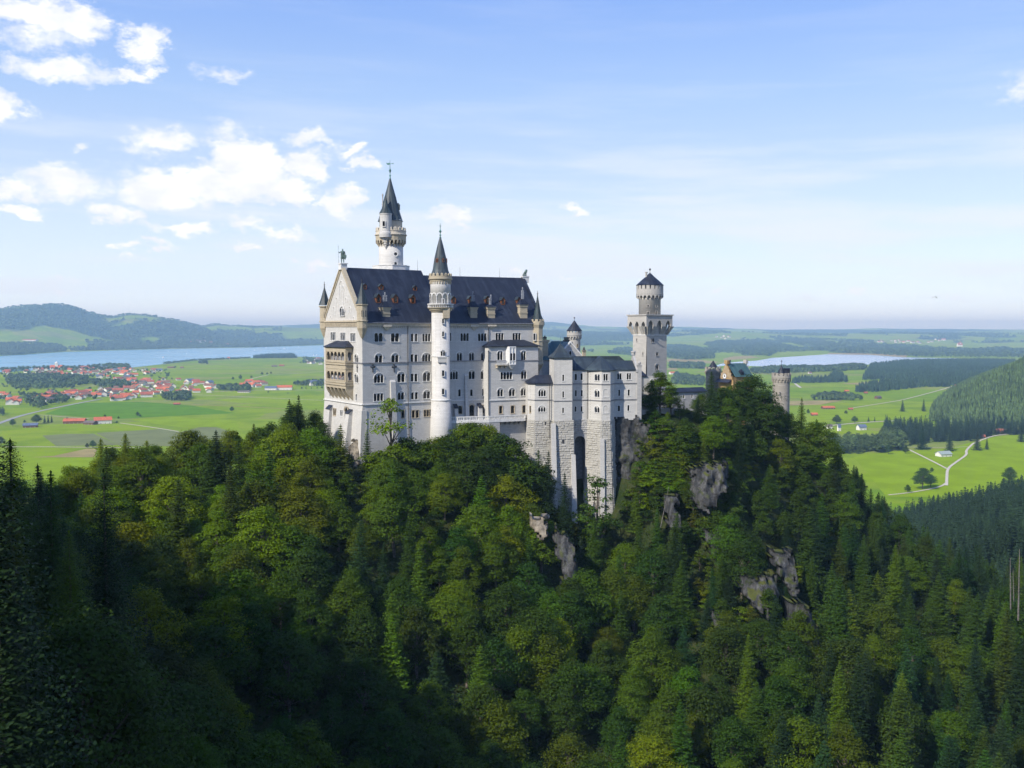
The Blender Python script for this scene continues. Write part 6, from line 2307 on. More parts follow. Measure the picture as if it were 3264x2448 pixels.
# ------------------------------------------------------------------ figures on the gables
def skin_body(name, joints, edges, mat, sub=1):
    """one continuous body grown along a skeleton: joints = {name: ((x, y, z), radius)}"""
    me = bpy.data.meshes.new(name)
    ks = list(joints)
    me.from_pydata([joints[k][0] for k in ks], [(ks.index(a), ks.index(b)) for a, b in edges], [])
    o = bpy.data.objects.new(name, me)
    COL.objects.link(o)
    md = o.modifiers.new('skin', 'SKIN')
    md.use_smooth_shade = True
    for i, k in enumerate(ks):
        r = joints[k][1]
        me.skin_vertices[0].data[i].radius = (r, r) if not isinstance(r, tuple) else r
    me.skin_vertices[0].data[0].use_root = True
    if sub:
        o.modifiers.new('sub', 'SUBSURF').levels = sub
        o.modifiers['sub'].render_levels = sub
    dg = bpy.context.evaluated_depsgraph_get()
    dg.update()
    out = bpy.data.meshes.new_from_object(o.evaluated_get(dg))
    out.materials.clear()
    out.materials.append(MATS[mat])
    bpy.data.objects.remove(o)
    out.name = name
    return out


S_ = 2.55                            # the statue is well over life size (about 4.6 m)
J = {'pelvis': ((0, 0, 1.0), .15), 'waist': ((0, 0, 1.15), .13), 'chest': ((0, 0, 1.38), (.19, .14)), 'neck': ((0, .0, 1.55), .065), 'head': ((0, -.01, 1.68), .105), 'crest': ((0, 0, 1.84), .05),
     'hipR': ((.10, 0, .95), .11), 'kneeR': ((.12, -.03, .52), .085), 'ankR': ((.12, 0, .1), .06), 'toeR': ((.13, -.17, .04), .05),
     'hipL': ((-.10, 0, .95), .11), 'kneeL': ((-.13, .02, .52), .085), 'ankL': ((-.15, .05, .1), .06), 'toeL': ((-.17, -.10, .04), .05),
     'shR': ((.22, 0, 1.46), .075), 'elR': ((.30, .02, 1.2), .06), 'haR': ((.28, -.10, .98), .05),
     'shL': ((-.22, 0, 1.46), .075), 'elL': ((-.40, -.04, 1.26), .06), 'haL': ((-.50, -.16, 1.42), .05)}
ED = [('pelvis', 'waist'), ('waist', 'chest'), ('chest', 'neck'), ('neck', 'head'), ('head', 'crest'), ('pelvis', 'hipR'), ('hipR', 'kneeR'), ('kneeR', 'ankR'), ('ankR', 'toeR'), ('pelvis', 'hipL'), ('hipL', 'kneeL'), ('kneeL', 'ankL'), ('ankL', 'toeL'),
      ('chest', 'shR'), ('shR', 'elR'), ('elR', 'haR'), ('chest', 'shL'), ('shL', 'elL'), ('elL', 'haL')]
sx, sy, _ = (pal.Rm @ np.array([.45, 15.])).tolist() + [0]
kn = thing('knight_statue', 'green bronze knight statue with lance and shield on the west gable peak', 'statue', sx + PX, sy + PY, 21.5, 15)
kn.scale = (S_, S_, S_)
BASE[kn.name] = 0.
body = bpy.data.objects.new('body', skin_body('statue_body', J, ED, 'statue_bronze'))
COL.objects.link(body)
body.parent = kn
m = MB()
m.tube((-.52, -.17, .02), (-.56, -.19, 2.06), .018, .014, 6)
m.faces([(-.60, -.19, 2.0), (-.52, -.19, 2.0), (-.56, -.16, 2.0), (-.56, -.22, 2.0), (-.56, -.19, 2.22)], [(0, 3, 4), (3, 1, 4), (1, 2, 4), (2, 0, 4)])
m.build('lance', 'statue_bronze', kn)
m = MB()
m.prism([(.16, -.17), (.46, -.17), (.46, -.12), (.16, -.12)], .75, 1.05)
m.faces([(.16, -.17, .75), (.46, -.17, .75), (.46, -.12, .75), (.16, -.12, .75), (.31, -.145, .38)], [(0, 1, 4), (1, 2, 4), (2, 3, 4), (3, 0, 4)])
m.build('shield', 'statue_bronze', kn)
m = MB()
m.faces([(-.20, .06, 1.45), (.22, .06, 1.45), (.27, .16, .55), (-.25, .16, .55), (-.20, .12, 1.45), (.22, .12, 1.45), (.27, .22, .55), (-.25, .22, .55)], [(0, 1, 2, 3), (7, 6, 5, 4), (0, 4, 5, 1), (1, 5, 6, 2), (3, 7, 4, 0), (2, 6, 7, 3)])
m.prism([(-.17, -.14), (.17, -.14), (.2, .1), (-.2, .1)], .72, 1.06)
m.build('tunic', 'statue_bronze', kn)
# lion on the east gable
ge_s, ge_z = fE.hit(ZC(1172, 700), -15)
lx, ly, _ = fE.P(ge_s, -15, 0)
m = MB()
m.at(lx, ly, -8)
m.box(-1.2, 1.2, -.8, .8, 16.8, fE.hit(ZC(1172, 675), -15)[1])
m.box(-1.35, 1.35, -.95, .95, fE.hit(ZC(1172, 675), -15)[1], fE.hit(ZC(1172, 664), -15)[1])
m.build('pedestal', 'trim_stone', pe)
m = MB()                                   # coping of the east gable
for (va, za_), (vb, zb2) in (((-.6, ZE_ + .1), (15, ZR2 + .3)), ((WD + .6, ZE_ + .1), (15, ZR2 + .3))):
    m.faces([fE.P(EL + a, -v, z + dz) for dz in (-.6, .25) for a in (-.1, .75) for v, z in ((va, za_), (vb, zb2))], [(0, 1, 5, 4), (4, 5, 7, 6), (0, 4, 6, 2), (1, 3, 7, 5), (2, 6, 7, 3)])
m.poly(fE.P(EL, 0, ZE_), fE.P(EL, -WD, ZE_), fE.P(EL, -15, ZR2))
m.build('gable_coping', 'slate', pe)
J = {'hip': ((-.62, 0, .42), .36), 'loin': ((-.35, 0, .80), .33), 'chest': ((.20, 0, 1.32), .42), 'neck': ((.42, 0, 1.72), .42), 'head': ((.62, 0, 1.98), .30), 'muz': ((.92, 0, 1.88), .17),
     'thR': ((-.45, .26, .32), .24), 'fpR': ((.05, .30, .10), .12), 'thL': ((-.45, -.26, .32), .24), 'fpL': ((.05, -.30, .10), .12),
     'elR': ((.30, .24, .85), .15), 'pwR': ((.42, .24, .14), .11), 'ptR': ((.58, .24, .08), .11), 'elL': ((.30, -.24, .85), .15), 'pwL': ((.42, -.24, .14), .11), 'ptL': ((.58, -.24, .08), .11),
     'tl0': ((-.95, 0, .22), .08), 'tl1': ((-1.05, .2, .30), .06), 'eaR': ((.50, .20, 2.25), .08), 'eaL': ((.50, -.20, 2.25), .08)}
ED = [('hip', 'loin'), ('loin', 'chest'), ('chest', 'neck'), ('neck', 'head'), ('head', 'muz'), ('hip', 'thR'), ('thR', 'fpR'), ('hip', 'thL'), ('thL', 'fpL'), ('chest', 'elR'), ('elR', 'pwR'), ('pwR', 'ptR'), ('chest', 'elL'), ('elL', 'pwL'), ('pwL', 'ptL'), ('hip', 'tl0'), ('tl0', 'tl1'), ('head', 'eaR'), ('head', 'eaL')]
wp = pal.Rm @ np.array([lx, ly]) + pal.o
li = link('lion_statue', skin_body('lion_statue', J, ED, 'statue_bronze'), (wp[0], wp[1], CAMZ + fE.hit(ZC(1172, 664), -15)[1]))
li.rotation_euler = (0, 0, R(26))
li.scale = (1.05, 1.05, 1.05)
tag(li, 'dark bronze lion sitting upright on the east gable peak', 'statue')

# ------------------------------------------------------------------ visitors before the gatehouse, and in the loggia
flat('skin', (.52, .33, .24), .6, .3, var=.05)
CLOTH = {'white': (.70, .70, .68), 'red': (.45, .04, .03), 'blue': (.06, .12, .34), 'black': (.02, .02, .025), 'pale blue': (.30, .42, .60), 'orange': (.60, .20, .04), 'grey': (.25, .25, .26), 'violet': (.22, .14, .36)}
for k_, v_ in CLOTH.items():
    flat('cloth_' + k_.replace(' ', '_'), v_, .8, .1, var=.1)


def person_meshes(pose, cloth):
    w = .12 if pose else .07
    J = {'pelvis': ((0, 0, .93), .125), 'waist': ((0, 0, 1.08), .115), 'chest': ((0, 0, 1.30), (.165, .11)), 'neck': ((0, 0, 1.48), .052), 'chin': ((0, -.02, 1.56), .075), 'head': ((0, 0, 1.67), .088),
         'hR': ((.09, 0, .88), .092), 'kR': ((.10, -w, .48), .062), 'aR': ((.10, w * .3, .09), .042), 'tR': ((.11, -.13 + w * .3, .035), .04), 'hL': ((-.09, 0, .88), .092), 'kL': ((-.10, w * .3, .48), .062), 'aL': ((-.10, w, .09), .042), 'tL': ((-.11, -.13 + w, .035), .04),
         'sR': ((.185, 0, 1.40), .058), 'eR': ((.24, .03, 1.13), .043), 'wR': ((.22, -.10 if pose else -.02, .90), .03), 'fR': ((.21, -.14 if pose else -.03, .80), .03),
         'sL': ((-.185, 0, 1.40), .058), 'eL': ((-.25, -.02 if not pose else -.1, 1.14), .043), 'wL': ((-.16, -.22 if pose else -.03, 1.2 if pose else .9), .03), 'fL': ((-.10, -.26 if pose else -.04, 1.26 if pose else .8), .03)}
    E_ = [('pelvis', 'waist'), ('waist', 'chest'), ('chest', 'neck'), ('neck', 'chin'), ('chin', 'head'), ('pelvis', 'hR'), ('hR', 'kR'), ('kR', 'aR'), ('aR', 'tR'), ('pelvis', 'hL'), ('hL', 'kL'), ('kL', 'aL'), ('aL', 'tL'),
          ('chest', 'sR'), ('sR', 'eR'), ('eR', 'wR'), ('wR', 'fR'), ('chest', 'sL'), ('sL', 'eL'), ('eL', 'wL'), ('wL', 'fL')]
    me = skin_body('person', J, E_, 'skin')
    for mt in ('cloth_' + cloth.replace(' ', '_'), 'cloth_black', 'cloth_blue'):
        me.materials.append(MATS[mt])
    for p_ in me.polygons:
        x, y, z = p_.center
        if .82 < z < 1.45 and abs(x) < .27:
            p_.material_index = 1
        if z <= .88:
            p_.material_index = 3 if cloth in ('white', 'red', 'orange') else 2
        if z > 1.66 or (z > 1.58 and y > .03):
            p_.material_index = 2
    return me


PM = {}
folk = [(1232, 1330, 'white', 0), (1250, 1300, 'pale blue', 1), (1268, 1340, 'violet', 0), (1285, 1310, 'white', 1), (1305, 1380, 'black', 0), (1318, 1395, 'blue', 1), (1345, 1350, 'red', 0), (1362, 1370, 'red', 1), (1372, 1330, 'orange', 0),
        (1395, 1385, 'black', 1), (1410, 1345, 'grey', 0), (1432, 1370, 'black', 0), (1455, 1360, 'blue', 1), (1215, 1345, 'grey', 0), (1440, 1335, 'white', 0)]
rq = random.Random(77)
say = {'white': 'white top', 'pale blue': 'pale blue top', 'violet': 'violet top', 'black': 'black jacket', 'blue': 'blue top', 'red': 'red top', 'orange': 'orange top', 'grey': 'grey top'}
ZPL = lvl(ZH, 1340, 1392, 396.)
for i, (x, y, c_, ps) in enumerate(folk):
    if (c_, ps) not in PM:
        PM[c_, ps] = person_meshes(ps, c_)
    Yp = 398.5 - (y - 1290) * .045
    p = plan(ZH, x, y, Yp)
    o = link('person', PM[c_, ps], (p[0], p[1], CAMZ + ZPL))
    o.rotation_euler = (0, 0, rq.uniform(-2.5, 2.5))
    s_ = rq.uniform(.94, 1.06)
    o.scale = (s_, s_, s_)
    tag(o, 'person in a %s %s before the gatehouse doors' % (say[c_], 'holding a hand up' if ps else 'with arms hanging'), 'person', 'visitors in %s %s before the gatehouse doors' % (say[c_], 'with a raised hand' if ps else 'standing with arms down'))
# forecourt they stand on
p = plan(ZH, 1340, 1380, 396.)
m = MB()
m.at(p[0], p[1], 30)
m.prism([(-9, -7), (8, -7), (10, 5), (-8, 6)], CAMZ + ZPL - 9, CAMZ + ZPL)
tag(m.build('forecourt', 'limestone_grey'), None, None, kind='structure')
for i, (a_, st_, c_) in enumerate(((.25, 1, 'white'), (.45, 1, 'white'), (.62, 1, 'red'), (.80, 1, 'black'), (.35, 0, 'grey'))):
    pp = fL.P(la0 + (la1 - la0) * a_, -.8, 0)
    w2 = pal.Rm @ np.array(pp[:2]) + pal.o
    if (c_, 0) not in PM:
        PM[c_, 0] = person_meshes(0, c_)
    o = link('person', PM[c_, 0], (w2[0], w2[1], CAMZ + oo[st_][0] - .35))
    o.rotation_euler = (0, 0, R(-70))
    tag(o, 'person in %s looking out of the %s loggia storey' % (say[c_], 'lower' if st_ else 'upper'), 'person', 'visitors in %s in the loggia' % say[c_])
m = MB()
for zb_, zt2_ in oo:
    m.box(-LP + .1, -.1, -la1 + .1, -la0 - .1, zb_ - .5, zb_ - .36)
m.build('loggia_floor', 'limestone_grey', lo)

# ------------------------------------------------------------------ bare rock
m, n = newmat('cliff_rock')
pos = n('ShaderNodeNewGeometry').outputs['Position']
sp = n('ShaderNodeSeparateXYZ', [pos])
st_ = n('ShaderNodeCombineXYZ', [n.m('MULTIPLY', sp.outputs[0], 1.0), n.m('MULTIPLY', sp.outputs[1], 1.0), n.m('MULTIPLY', sp.outputs[2], .22)]).outputs[0]
a = n.noise(st_, .55, 7, .72).outputs['Fac']
b = n.noise(pos, .8, 6, .75).outputs['Fac']
cc = n.mix(n.rng(a, .36, .66, 0, 1), (.040, .042, .044), (.140, .140, .138))
cc = n.mix(n.rng(b, .46, .66, 0, .85), cc, (.032, .031, .033))
nrm = n('ShaderNodeSeparateXYZ', [n('ShaderNodeNewGeometry').outputs['Normal']]).outputs[2]
cc = n.mix(n.m('MULTIPLY', n.rng(nrm, .45, .75, 0, 1), n.rng(a, .3, .5, .5, 1)), cc, (.085, .095, .025))
cc = n.mix(n.rng(n.noise(pos, .35, 5, .7).outputs['Fac'], .56, .66, 0, .8), cc, (.040, .055, .014))
finish(m, n, cc, .95, .08, n.m('ADD', n.m('MULTIPLY', a, 1.6), b), .9, .5)
MATS['cliff_rock'] = m


def crag(poly, Y0, lean, depth, seed, label, rough=1.6, mat='cliff_rock', step=.6):
    """rock face: outline in photo pixels, standing at depth Y0 and leaning back; real thickness behind"""
    xs, ys = [p[0] for p in poly], [p[1] for p in poly]
    Y0 = Y0 + 2.5
    k = Y0 / F
    nu, nv = max(4, int((max(xs) - min(xs)) * k / step)), max(4, int((max(ys) - min(ys)) * k / step))
    rsd = np.random.RandomState(seed)
    V, Qs, ix = [], [], -np.ones((nv + 1, nu + 1), int)
    oy = rsd.uniform(0, 90)
    for j in range(nv + 1):
        for i in range(nu + 1):
            sx = min(xs) + (max(xs) - min(xs)) * i / nu
            sy = min(ys) + (max(ys) - min(ys)) * j / nv
            t = 1 - j / nv
            p = at(sx, sy, Y0)
            u, v = p[0], p[2]
            d = (fbm(np.array([u / 5.5 + oy]), np.array([v / 9 + oy]), 4)[0] - .5) * 5.0 * rough + (fbm(np.array([u / 1.6 + oy]), np.array([v / 3.2]), 3)[0] - .5) * 1.5 * rough
            d += (abs(fbm(np.array([u / 2.4 + 2 * oy]), np.array([v / 3.6]), 3)[0] - .5) - .15) * 7.0 * rough * .6
            d += lean * t * (max(ys) - min(ys)) * k
            edge = min(i, nu - i) / max(1, nu * .2)
            d += max(0, 1 - edge) ** 1.5 * depth * .7
            V.append((u, Y0 + d, v))
    V = np.array(V)
    I = np.arange((nv + 1) * (nu + 1)).reshape(nv + 1, nu + 1)
    for j in range(nv):
        for i in range(nu):
            jx, jy = (fbm(np.array([i * .35 + oy]), np.array([j * .35]), 3)[0] - .5) * 60, (fbm(np.array([i * .35]), np.array([j * .35 + oy]), 3)[0] - .5) * 60
            sx = min(xs) + (max(xs) - min(xs)) * (i + .5) / nu + jx
            sy = min(ys) + (max(ys) - min(ys)) * (j + .5) / nv + jy
            if inpoly(sx, sy, poly):
                Qs.append((I[j, i], I[j, i + 1], I[j + 1, i + 1], I[j + 1, i]))
    Qs = np.array(Qs)
    # close the back
    nb = len(V)
    Vb = V + np.array([0, depth, 0])
    e = {}
    for q_ in Qs:
        for a_, b_ in zip(q_, np.roll(q_, -1)):
            e[(min(a_, b_), max(a_, b_))] = e.get((min(a_, b_), max(a_, b_)), 0) + 1
    side = [(a_, b_, b_ + nb, a_ + nb) for (a_, b_), c_ in e.items() if c_ == 1]
    allq = np.concatenate([Qs, Qs[:, ::-1] + nb, np.array(side)])
    allv = np.concatenate([V, Vb])
    used = np.unique(allq)
    remap = -np.ones(len(allv), int)
    remap[used] = np.arange(len(used))
    o = link('rock_face', npmesh('rock_face', allv[used], remap[allq], mat))
    return tag(o, label, 'rock')


crag([(1930, 1325), (1990, 1332), (2050, 1338), (2085, 1420), (2100, 1520), (2110, 1600), (2060, 1640), (1975, 1640), (1965, 1500), (1945, 1400)], 317, .10, 14, 1, 'tall grey cliff under the end of the lower wing', 1.1)
crag([(1590, 1410), (1620, 1425), (1645, 1470), (1640, 1500), (1600, 1490)], 300, .4, 6, 2, 'small fractured pale rock under the terrace wall', .7)
crag([(1690, 1660), (1730, 1655), (1755, 1690), (1730, 1720), (1700, 1710)], 268, .6, 5, 3, 'tan earthy rock patch high on the gully below the wing', .7, 'pale_rock')
crag([(1765, 1690), (1810, 1710), (1830, 1780), (1850, 1850), (1800, 1860), (1775, 1790)], 262, .5, 6, 4, 'narrow grey scree rib running down the gully', .8)
crag([(2215, 1520), (2290, 1490), (2350, 1500), (2340, 1560), (2290, 1610), (2250, 1660), (2215, 1600)], 292, .5, 7, 5, 'pale grey crag under the spruces, topmost of the crags below the gatehouse')
crag([(2370, 1850), (2440, 1850), (2510, 1860), (2500, 1920), (2450, 1970), (2390, 1910)], 262, .5, 6, 6, 'blue grey rock wall in the middle of the crags below the gatehouse')
crag([(2555, 1940), (2600, 1960), (2640, 2060), (2620, 2130), (2570, 2090), (2550, 2010)], 246, .5, 6, 7, 'pale split rock with reddish foot, lowest of the crags below the gatehouse')
crag([(2270, 1940), (2300, 1955), (2310, 2010), (2280, 2000)], 255, .5, 4, 8, 'small upright pale rock between spruces below the crags', .7)
crag([(2130, 1590), (2170, 1600), (2180, 1680), (2140, 1690)], 292, .6, 5, 9, 'brownish rock slab behind the leaning dead trunk', .8)
crag([(2260, 1700), (2330, 1715), (2400, 1750), (2360, 1790), (2290, 1780)], 285, .8, 6, 10, 'grassy broken ledge across the crags below the gatehouse', 1.)
crag([(2480, 1770), (2550, 1790), (2560, 1860), (2530, 1900), (2490, 1830)], 268, .5, 5, 11, 'streaked grey rock beside the dark spruces of the crags', .9)
crag([(1112, 1400), (1150, 1410), (1140, 1470), (1118, 1510), (1100, 1450)], 294, .4, 5, 12, 'sunlit cream rock at the foot of the gable buttress', .6, 'pale_rock')
crag([(60, 2190), (150, 2200), (240, 2290), (200, 2330), (90, 2270)], 92, .8, 5, 13, 'dark purplish rock in the shaded near slope', .6)
# ------------------------------------------------------------------ trees
def quads(cen, nrm, size, rs, asp=.7, updir=None):
    """one leaf spray (quad) per centre, facing nrm"""
    k = len(cen)
    nrm = nrm / (np.linalg.norm(nrm, axis=1)[:, None] + 1e-9)
    if updir is None:
        t = rs.normal(size=(k, 3))
    else:
        t = updir
    a = np.cross(nrm, t)
    a /= np.linalg.norm(a, axis=1)[:, None] + 1e-9
    b = np.cross(nrm, a)
    s = np.asarray(size).reshape(-1, 1) * np.ones((k, 1)) / 2
    a, b = a * s * asp, b * s
    # kite shaped, slightly folded: reads as a spray, not as a card
    V = np.stack([cen - b, cen + a * .9 + nrm * s * .12, cen + b * 1.1, cen - a * .9 + nrm * s * .12], 1).reshape(-1, 3)
    return V, np.arange(4 * k).reshape(-1, 4)


def tube_np(P, rad, nn=6):
    P = np.array(P, float)
    V, Qs = [], []
    for i, (p, r) in enumerate(zip(P, rad)):
        a = np.arange(nn) * 2 * math.pi / nn
        V.append(np.c_[p[0] + r * np.cos(a), p[1] + r * np.sin(a), np.full(nn, p[2])])
        if i:
            j = np.arange(nn)
            Qs.append(np.stack([(i - 1) * nn + j, (i - 1) * nn + (j + 1) % nn, i * nn + (j + 1) % nn, i * nn + j], 1))
    return np.concatenate(V), np.concatenate(Qs)


def join(parts):
    V, Qs, k = [], [], 0
    for v, q in parts:
        V.append(v)
        Qs.append(q + k)
        k += len(v)
    return np.concatenate(V), np.concatenate(Qs)


def leafy(seed, H=16., Rr=5., ncl=46, per=80, leaf=.55, low=.22, top=1.0, gap=.0):
    """broad crown: leaf sprays in clumps carried by limbs; returns trunk and crown meshes"""
    rs = np.random.RandomState(seed)
    cz, hz = H * (low + 1) / 2, H * (1 - low) / 2
    d = rs.normal(size=(ncl * 3, 3))
    d /= np.linalg.norm(d, axis=1)[:, None]
    d = d[d[:, 2] > -.75][:ncl]
    rad = rs.uniform(.45, 1.0, len(d)) ** .6
    lob = 1 + .22 * np.sin(3 * np.arctan2(d[:, 1], d[:, 0]) + seed) + rs.uniform(-.15, .15, len(d))
    C = np.c_[d[:, 0] * Rr * rad * lob * .85, d[:, 1] * Rr * rad * lob * .85, cz + d[:, 2] * hz * rad * .88]
    wz = np.clip((H - C[:, 2]) / (H * .45), .35, 1) ** top
    C[:, 0] *= wz
    C[:, 1] *= wz
    Vc, Nc, Sc = [], [], []
    for cc in C:
        rc = Rr * rs.uniform(.20, .36)
        k = int(per * rs.uniform(.6, 1.3))
        e = rs.normal(size=(k, 3))
        e[:, 2] = np.abs(e[:, 2]) * .9 - .25
        e /= np.linalg.norm(e, axis=1)[:, None]
        rr = rs.uniform(.55, 1.08, k)[:, None]
        p = cc + e * rr * rc * np.array([1.15, 1.15, .72])
        out = (cc - np.array([0, 0, H * .45]))
        out /= np.linalg.norm(out) + 1e-6
        Vc.append(p)
        Nc.append(e * .7 + out * .35 + np.array([0, 0, .55]) + rs.normal(size=(k, 3)) * .45)
        Sc.append(leaf * rs.uniform(.6, 1.35, k))
    V, Q_ = quads(np.concatenate(Vc), np.concatenate(Nc), np.concatenate(Sc), rs)
    crown = npmesh('leafy_crown', V, Q_, 'leaf')
    tr = [tube_np([(0, 0, -1.5), (rs.uniform(-.2, .2), rs.uniform(-.2, .2), H * .3), (rs.uniform(-.4, .4), rs.uniform(-.4, .4), H * .62), (0, 0, H * .88)], [H * .022, H * .017, H * .010, H * .003], 7)]
    for cc in C[::3]:
        z0 = np.clip(cc[2] - H * .22, H * .2, H * .7)
        tr.append(tube_np([(0, 0, z0), (cc[0] * .5, cc[1] * .5, (z0 + cc[2]) / 2 + .2), tuple(cc)], [H * .008, H * .006, H * .002], 4))
    trunk = npmesh('leafy_trunk', *join(tr), 'bark')
    return trunk, crown


def spruce(seed, H=22., Rr=3.6, whorls=30, br=9, seg=6, low=.10, sz=.75, droop=.28, soft=0.):
    """tiered conifer: whorls of drooping boughs, each a row of needle sprays"""
    rs = np.random.RandomState(seed)
    P, N_, S, U = [], [], [], []
    for i in range(whorls):
        t = low + (1 - low) * (i / whorls) ** .92
        z = H * t
        L = Rr * (1 - t) ** .80 * rs.uniform(.80, 1.15) + .22
        nb = max(4, int(br * (.6 + .5 * (1 - t))))
        a0 = rs.uniform(0, 6.28)
        for j in range(nb):
            a = a0 + 6.283 * j / nb + rs.uniform(-.25, .25)
            l = L * rs.uniform(.62, 1.15)
            dirv = np.array([math.cos(a), math.sin(a), 0])
            side = np.array([-math.sin(a), math.cos(a), 0])
            ns = max(2, int(seg * l / Rr + 1.5))
            for q in range(ns):
                s = (q + rs.uniform(.3, .9)) / ns
                w_ = (.95 - .5 * s) * l * .28 + .1
                for sd in (-1, 1, 0):
                    p = dirv * l * s + side * sd * w_ * rs.uniform(.5, 1)
                    zz = z - droop * l * s ** 1.3 + (.16 * l * s ** 3) - abs(sd) * .10 * w_ + rs.uniform(-.12, .12)
                    P.append((p[0], p[1], zz))
                    N_.append(dirv * rs.uniform(.1, .6) + side * sd * .5 + np.array([0, 0, 1.0]) + rs.normal(size=3) * .22)
                    U.append(side + rs.normal(size=3) * .3)
                    S.append(sz * (1.0 - .35 * t) * rs.uniform(.7, 1.3))
    for k_ in range(6):
        P.append((0, 0, H * (1 - .012 * k_))); N_.append(np.array([math.cos(k_), math.sin(k_), .1])); U.append(np.array([0, 0, 1.])); S.append(.45 + .05 * k_)
    V, Q_ = quads(np.array(P), np.array(N_), np.array(S), rs, .62, np.array(U))
    crown = npmesh('spruce_crown', V, Q_, 'needle')
    trunk = npmesh('spruce_trunk', *tube_np([(0, 0, -1.5), (0, 0, H * .5), (0, 0, H * .98)], [H * .013, H * .008, .03], 6), 'bark')
    return trunk, crown


LEAFY = [leafy(11, 17, 6.6, 110, 100, .44, .03), leafy(12, 15, 6.2, 96, 100, .42, .02), leafy(13, 19, 5.9, 110, 100, .44, .04, 1.2), leafy(14, 14, 5.6, 90, 100, .42, .02), leafy(15, 18, 7.2, 120, 100, .46, .04, .8)]
SPRUCE = [spruce(21, 23, 4.7, 36, 12, 9, .06, .62), spruce(22, 20, 4.6, 30, 12, 9, .06, .62), spruce(23, 26, 5.0, 40, 12, 9, .07, .66), spruce(24, 17, 4.2, 27, 12, 9, .05, .6)]
SPRUCE_NEAR = [spruce(25, 23, 4.6, 56, 17, 24, .06, .23), spruce(26, 20, 4.4, 50, 17, 24, .06, .23)]
LEAFY_NEAR = [leafy(16, 17, 6.2, 110, 230, .27, .05), leafy(17, 15, 5.8, 100, 230, .27, .04)]
LARCH = [spruce(31, 20, 4.6, 40, 13, 8, .05, .62, .02), spruce(32, 17, 4.4, 34, 13, 8, .05, .6, .02)]
SHRUB = [leafy(41, 4.2, 2.4, 16, 60, .34, .0), leafy(42, 3.2, 2.2, 14, 60, .32, .0), leafy(43, 5.6, 2.4, 20, 60, .36, .0)]


def plant_tree(name, pair, x, y, z, h=1., rot=0., col=(.05, .08, .02), label=None, cat=None, group=None, wide=1., lean=0.):
    o = bpy.data.objects.new(name, None)
    o.empty_display_size = 1
    COL.objects.link(o)
    o.location = (x, y, z)
    o.rotation_euler = (lean, 0, rot)
    o.scale = (h * wide, h * wide, h)
    for nm, me in zip(('trunk', 'crown'), pair):
        ch = bpy.data.objects.new(nm, me)
        COL.objects.link(ch)
        ch.parent = o
        ch.color = (*col, 1)
    return tag(o, label, cat, group)


def proj(x, y, z):
    """photo pixel of a world point"""
    z = z - CAMZ
    yc = y * math.cos(TH) - z * math.sin(TH)
    up = y * math.sin(TH) + z * math.cos(TH)
    return 1632 + F * x / yc, 1224 - F * up / yc


rnd = random.Random(5)
# tones of the summer wood: yellow green, fresh green, mid green, dark green
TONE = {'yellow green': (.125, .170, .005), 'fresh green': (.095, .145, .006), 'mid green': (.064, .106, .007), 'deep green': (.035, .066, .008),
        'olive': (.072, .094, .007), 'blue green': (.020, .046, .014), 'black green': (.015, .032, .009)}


def zone_of(px, py, y):
    """where on the slopes a tree stands, named by what one finds there"""
    if y > 430:
        return 'on the far dark slope under the forked track'
    if px < 420 and py > 1350 and y < 150:
        return 'on the shady near bank'
    if px < 1000 and py < 1560:
        return 'on the ridge before the palace gable'
    if 1000 <= px < 1500 and py < 1620:
        return 'under the white palace wall'
    if 1500 <= px < 1900 and py < 1720:
        return 'below the balustrade of the palace terrace'
    if 1900 <= px < 2150 and py < 1700:
        return 'by the cliff under the lower wing'
    if 2150 <= px < 2600 and py < 1560:
        return 'in front of the gatehouse'
    if px >= 2560 and py < 1750:
        return 'on the outer shoulder of the castle rock'
    if 2150 <= px < 2620 and py < 2100:
        return 'among the pale crags below the gatehouse'
    if px >= 2620:
        return 'on the outer slope above the gorge'
    if px < 900 and py < 1900:
        return 'on the sunny slope below the ridge line'
    if px < 1000:
        return 'in deep shade of the gorge side'
    if py < 2050:
        return 'half way down the slope'
    return 'at the foot of the slope over the gorge'


CASTLE_KEEP = [(-49, 292), (-40, 292), (-23, 307), (8, 317), (9, 311), (40, 310), (52, 320), (62, 330), (100, 372), (135, 400), (120, 425), (60, 372), (-10, 352), (-66, 330)]
cand = []
yy = 62.
while yy < 450:
    xx = -.60 * yy - 10
    while xx < .62 * yy + 12:
        x, y = xx + rnd.uniform(-3.2, 3.2), yy + rnd.uniform(-3.2, 3.2)
        if not inpoly(x, y, CASTLE_KEEP):
            cand.append((x, y))
        xx += 9.4
    yy += 9.4
cand = np.array(cand)
cg = ground(cand[:, 0], cand[:, 1])
# which spots can be seen: drop what lies far down behind the ridge
LIMIT = [(-200, 1420), (0, 1440), (60, 1500), (170, 1500), (250, 1445), (320, 1405), (400, 1390), (470, 1405), (560, 1395), (600, 1362), (700, 1372), (800, 1350), (880, 1322), (930, 1280), (960, 1290), (1000, 1310), (1020, 1375), (1060, 1420), (1090, 1490), (1150, 1530), (1200, 1480), (1240, 1425), (1290, 1370), (1320, 1400), (1400, 1392), (1440, 1372), (1490, 1340), (1560, 1350), (1640, 1420), (1690, 1450), (1760, 1470), (1800, 1560), (1850, 1640), (1920, 1640), (1960, 1600), (2050, 1440), (2070, 1320), (2100, 1240), (2150, 1245), (2180, 1280), (2230, 1250), (2270, 1210), (2330, 1235), (2390, 1210), (2440, 1230), (2470, 1310), (2520, 1330), (2567, 1285), (2626, 1360), (2690, 1440), (2730, 1480), (2803, 1568), (2892, 1628), (3000, 1700), (3264, 1760), (3600, 1760)]
LX, LY = [p[0] for p in LIMIT], [p[1] for p in LIMIT]


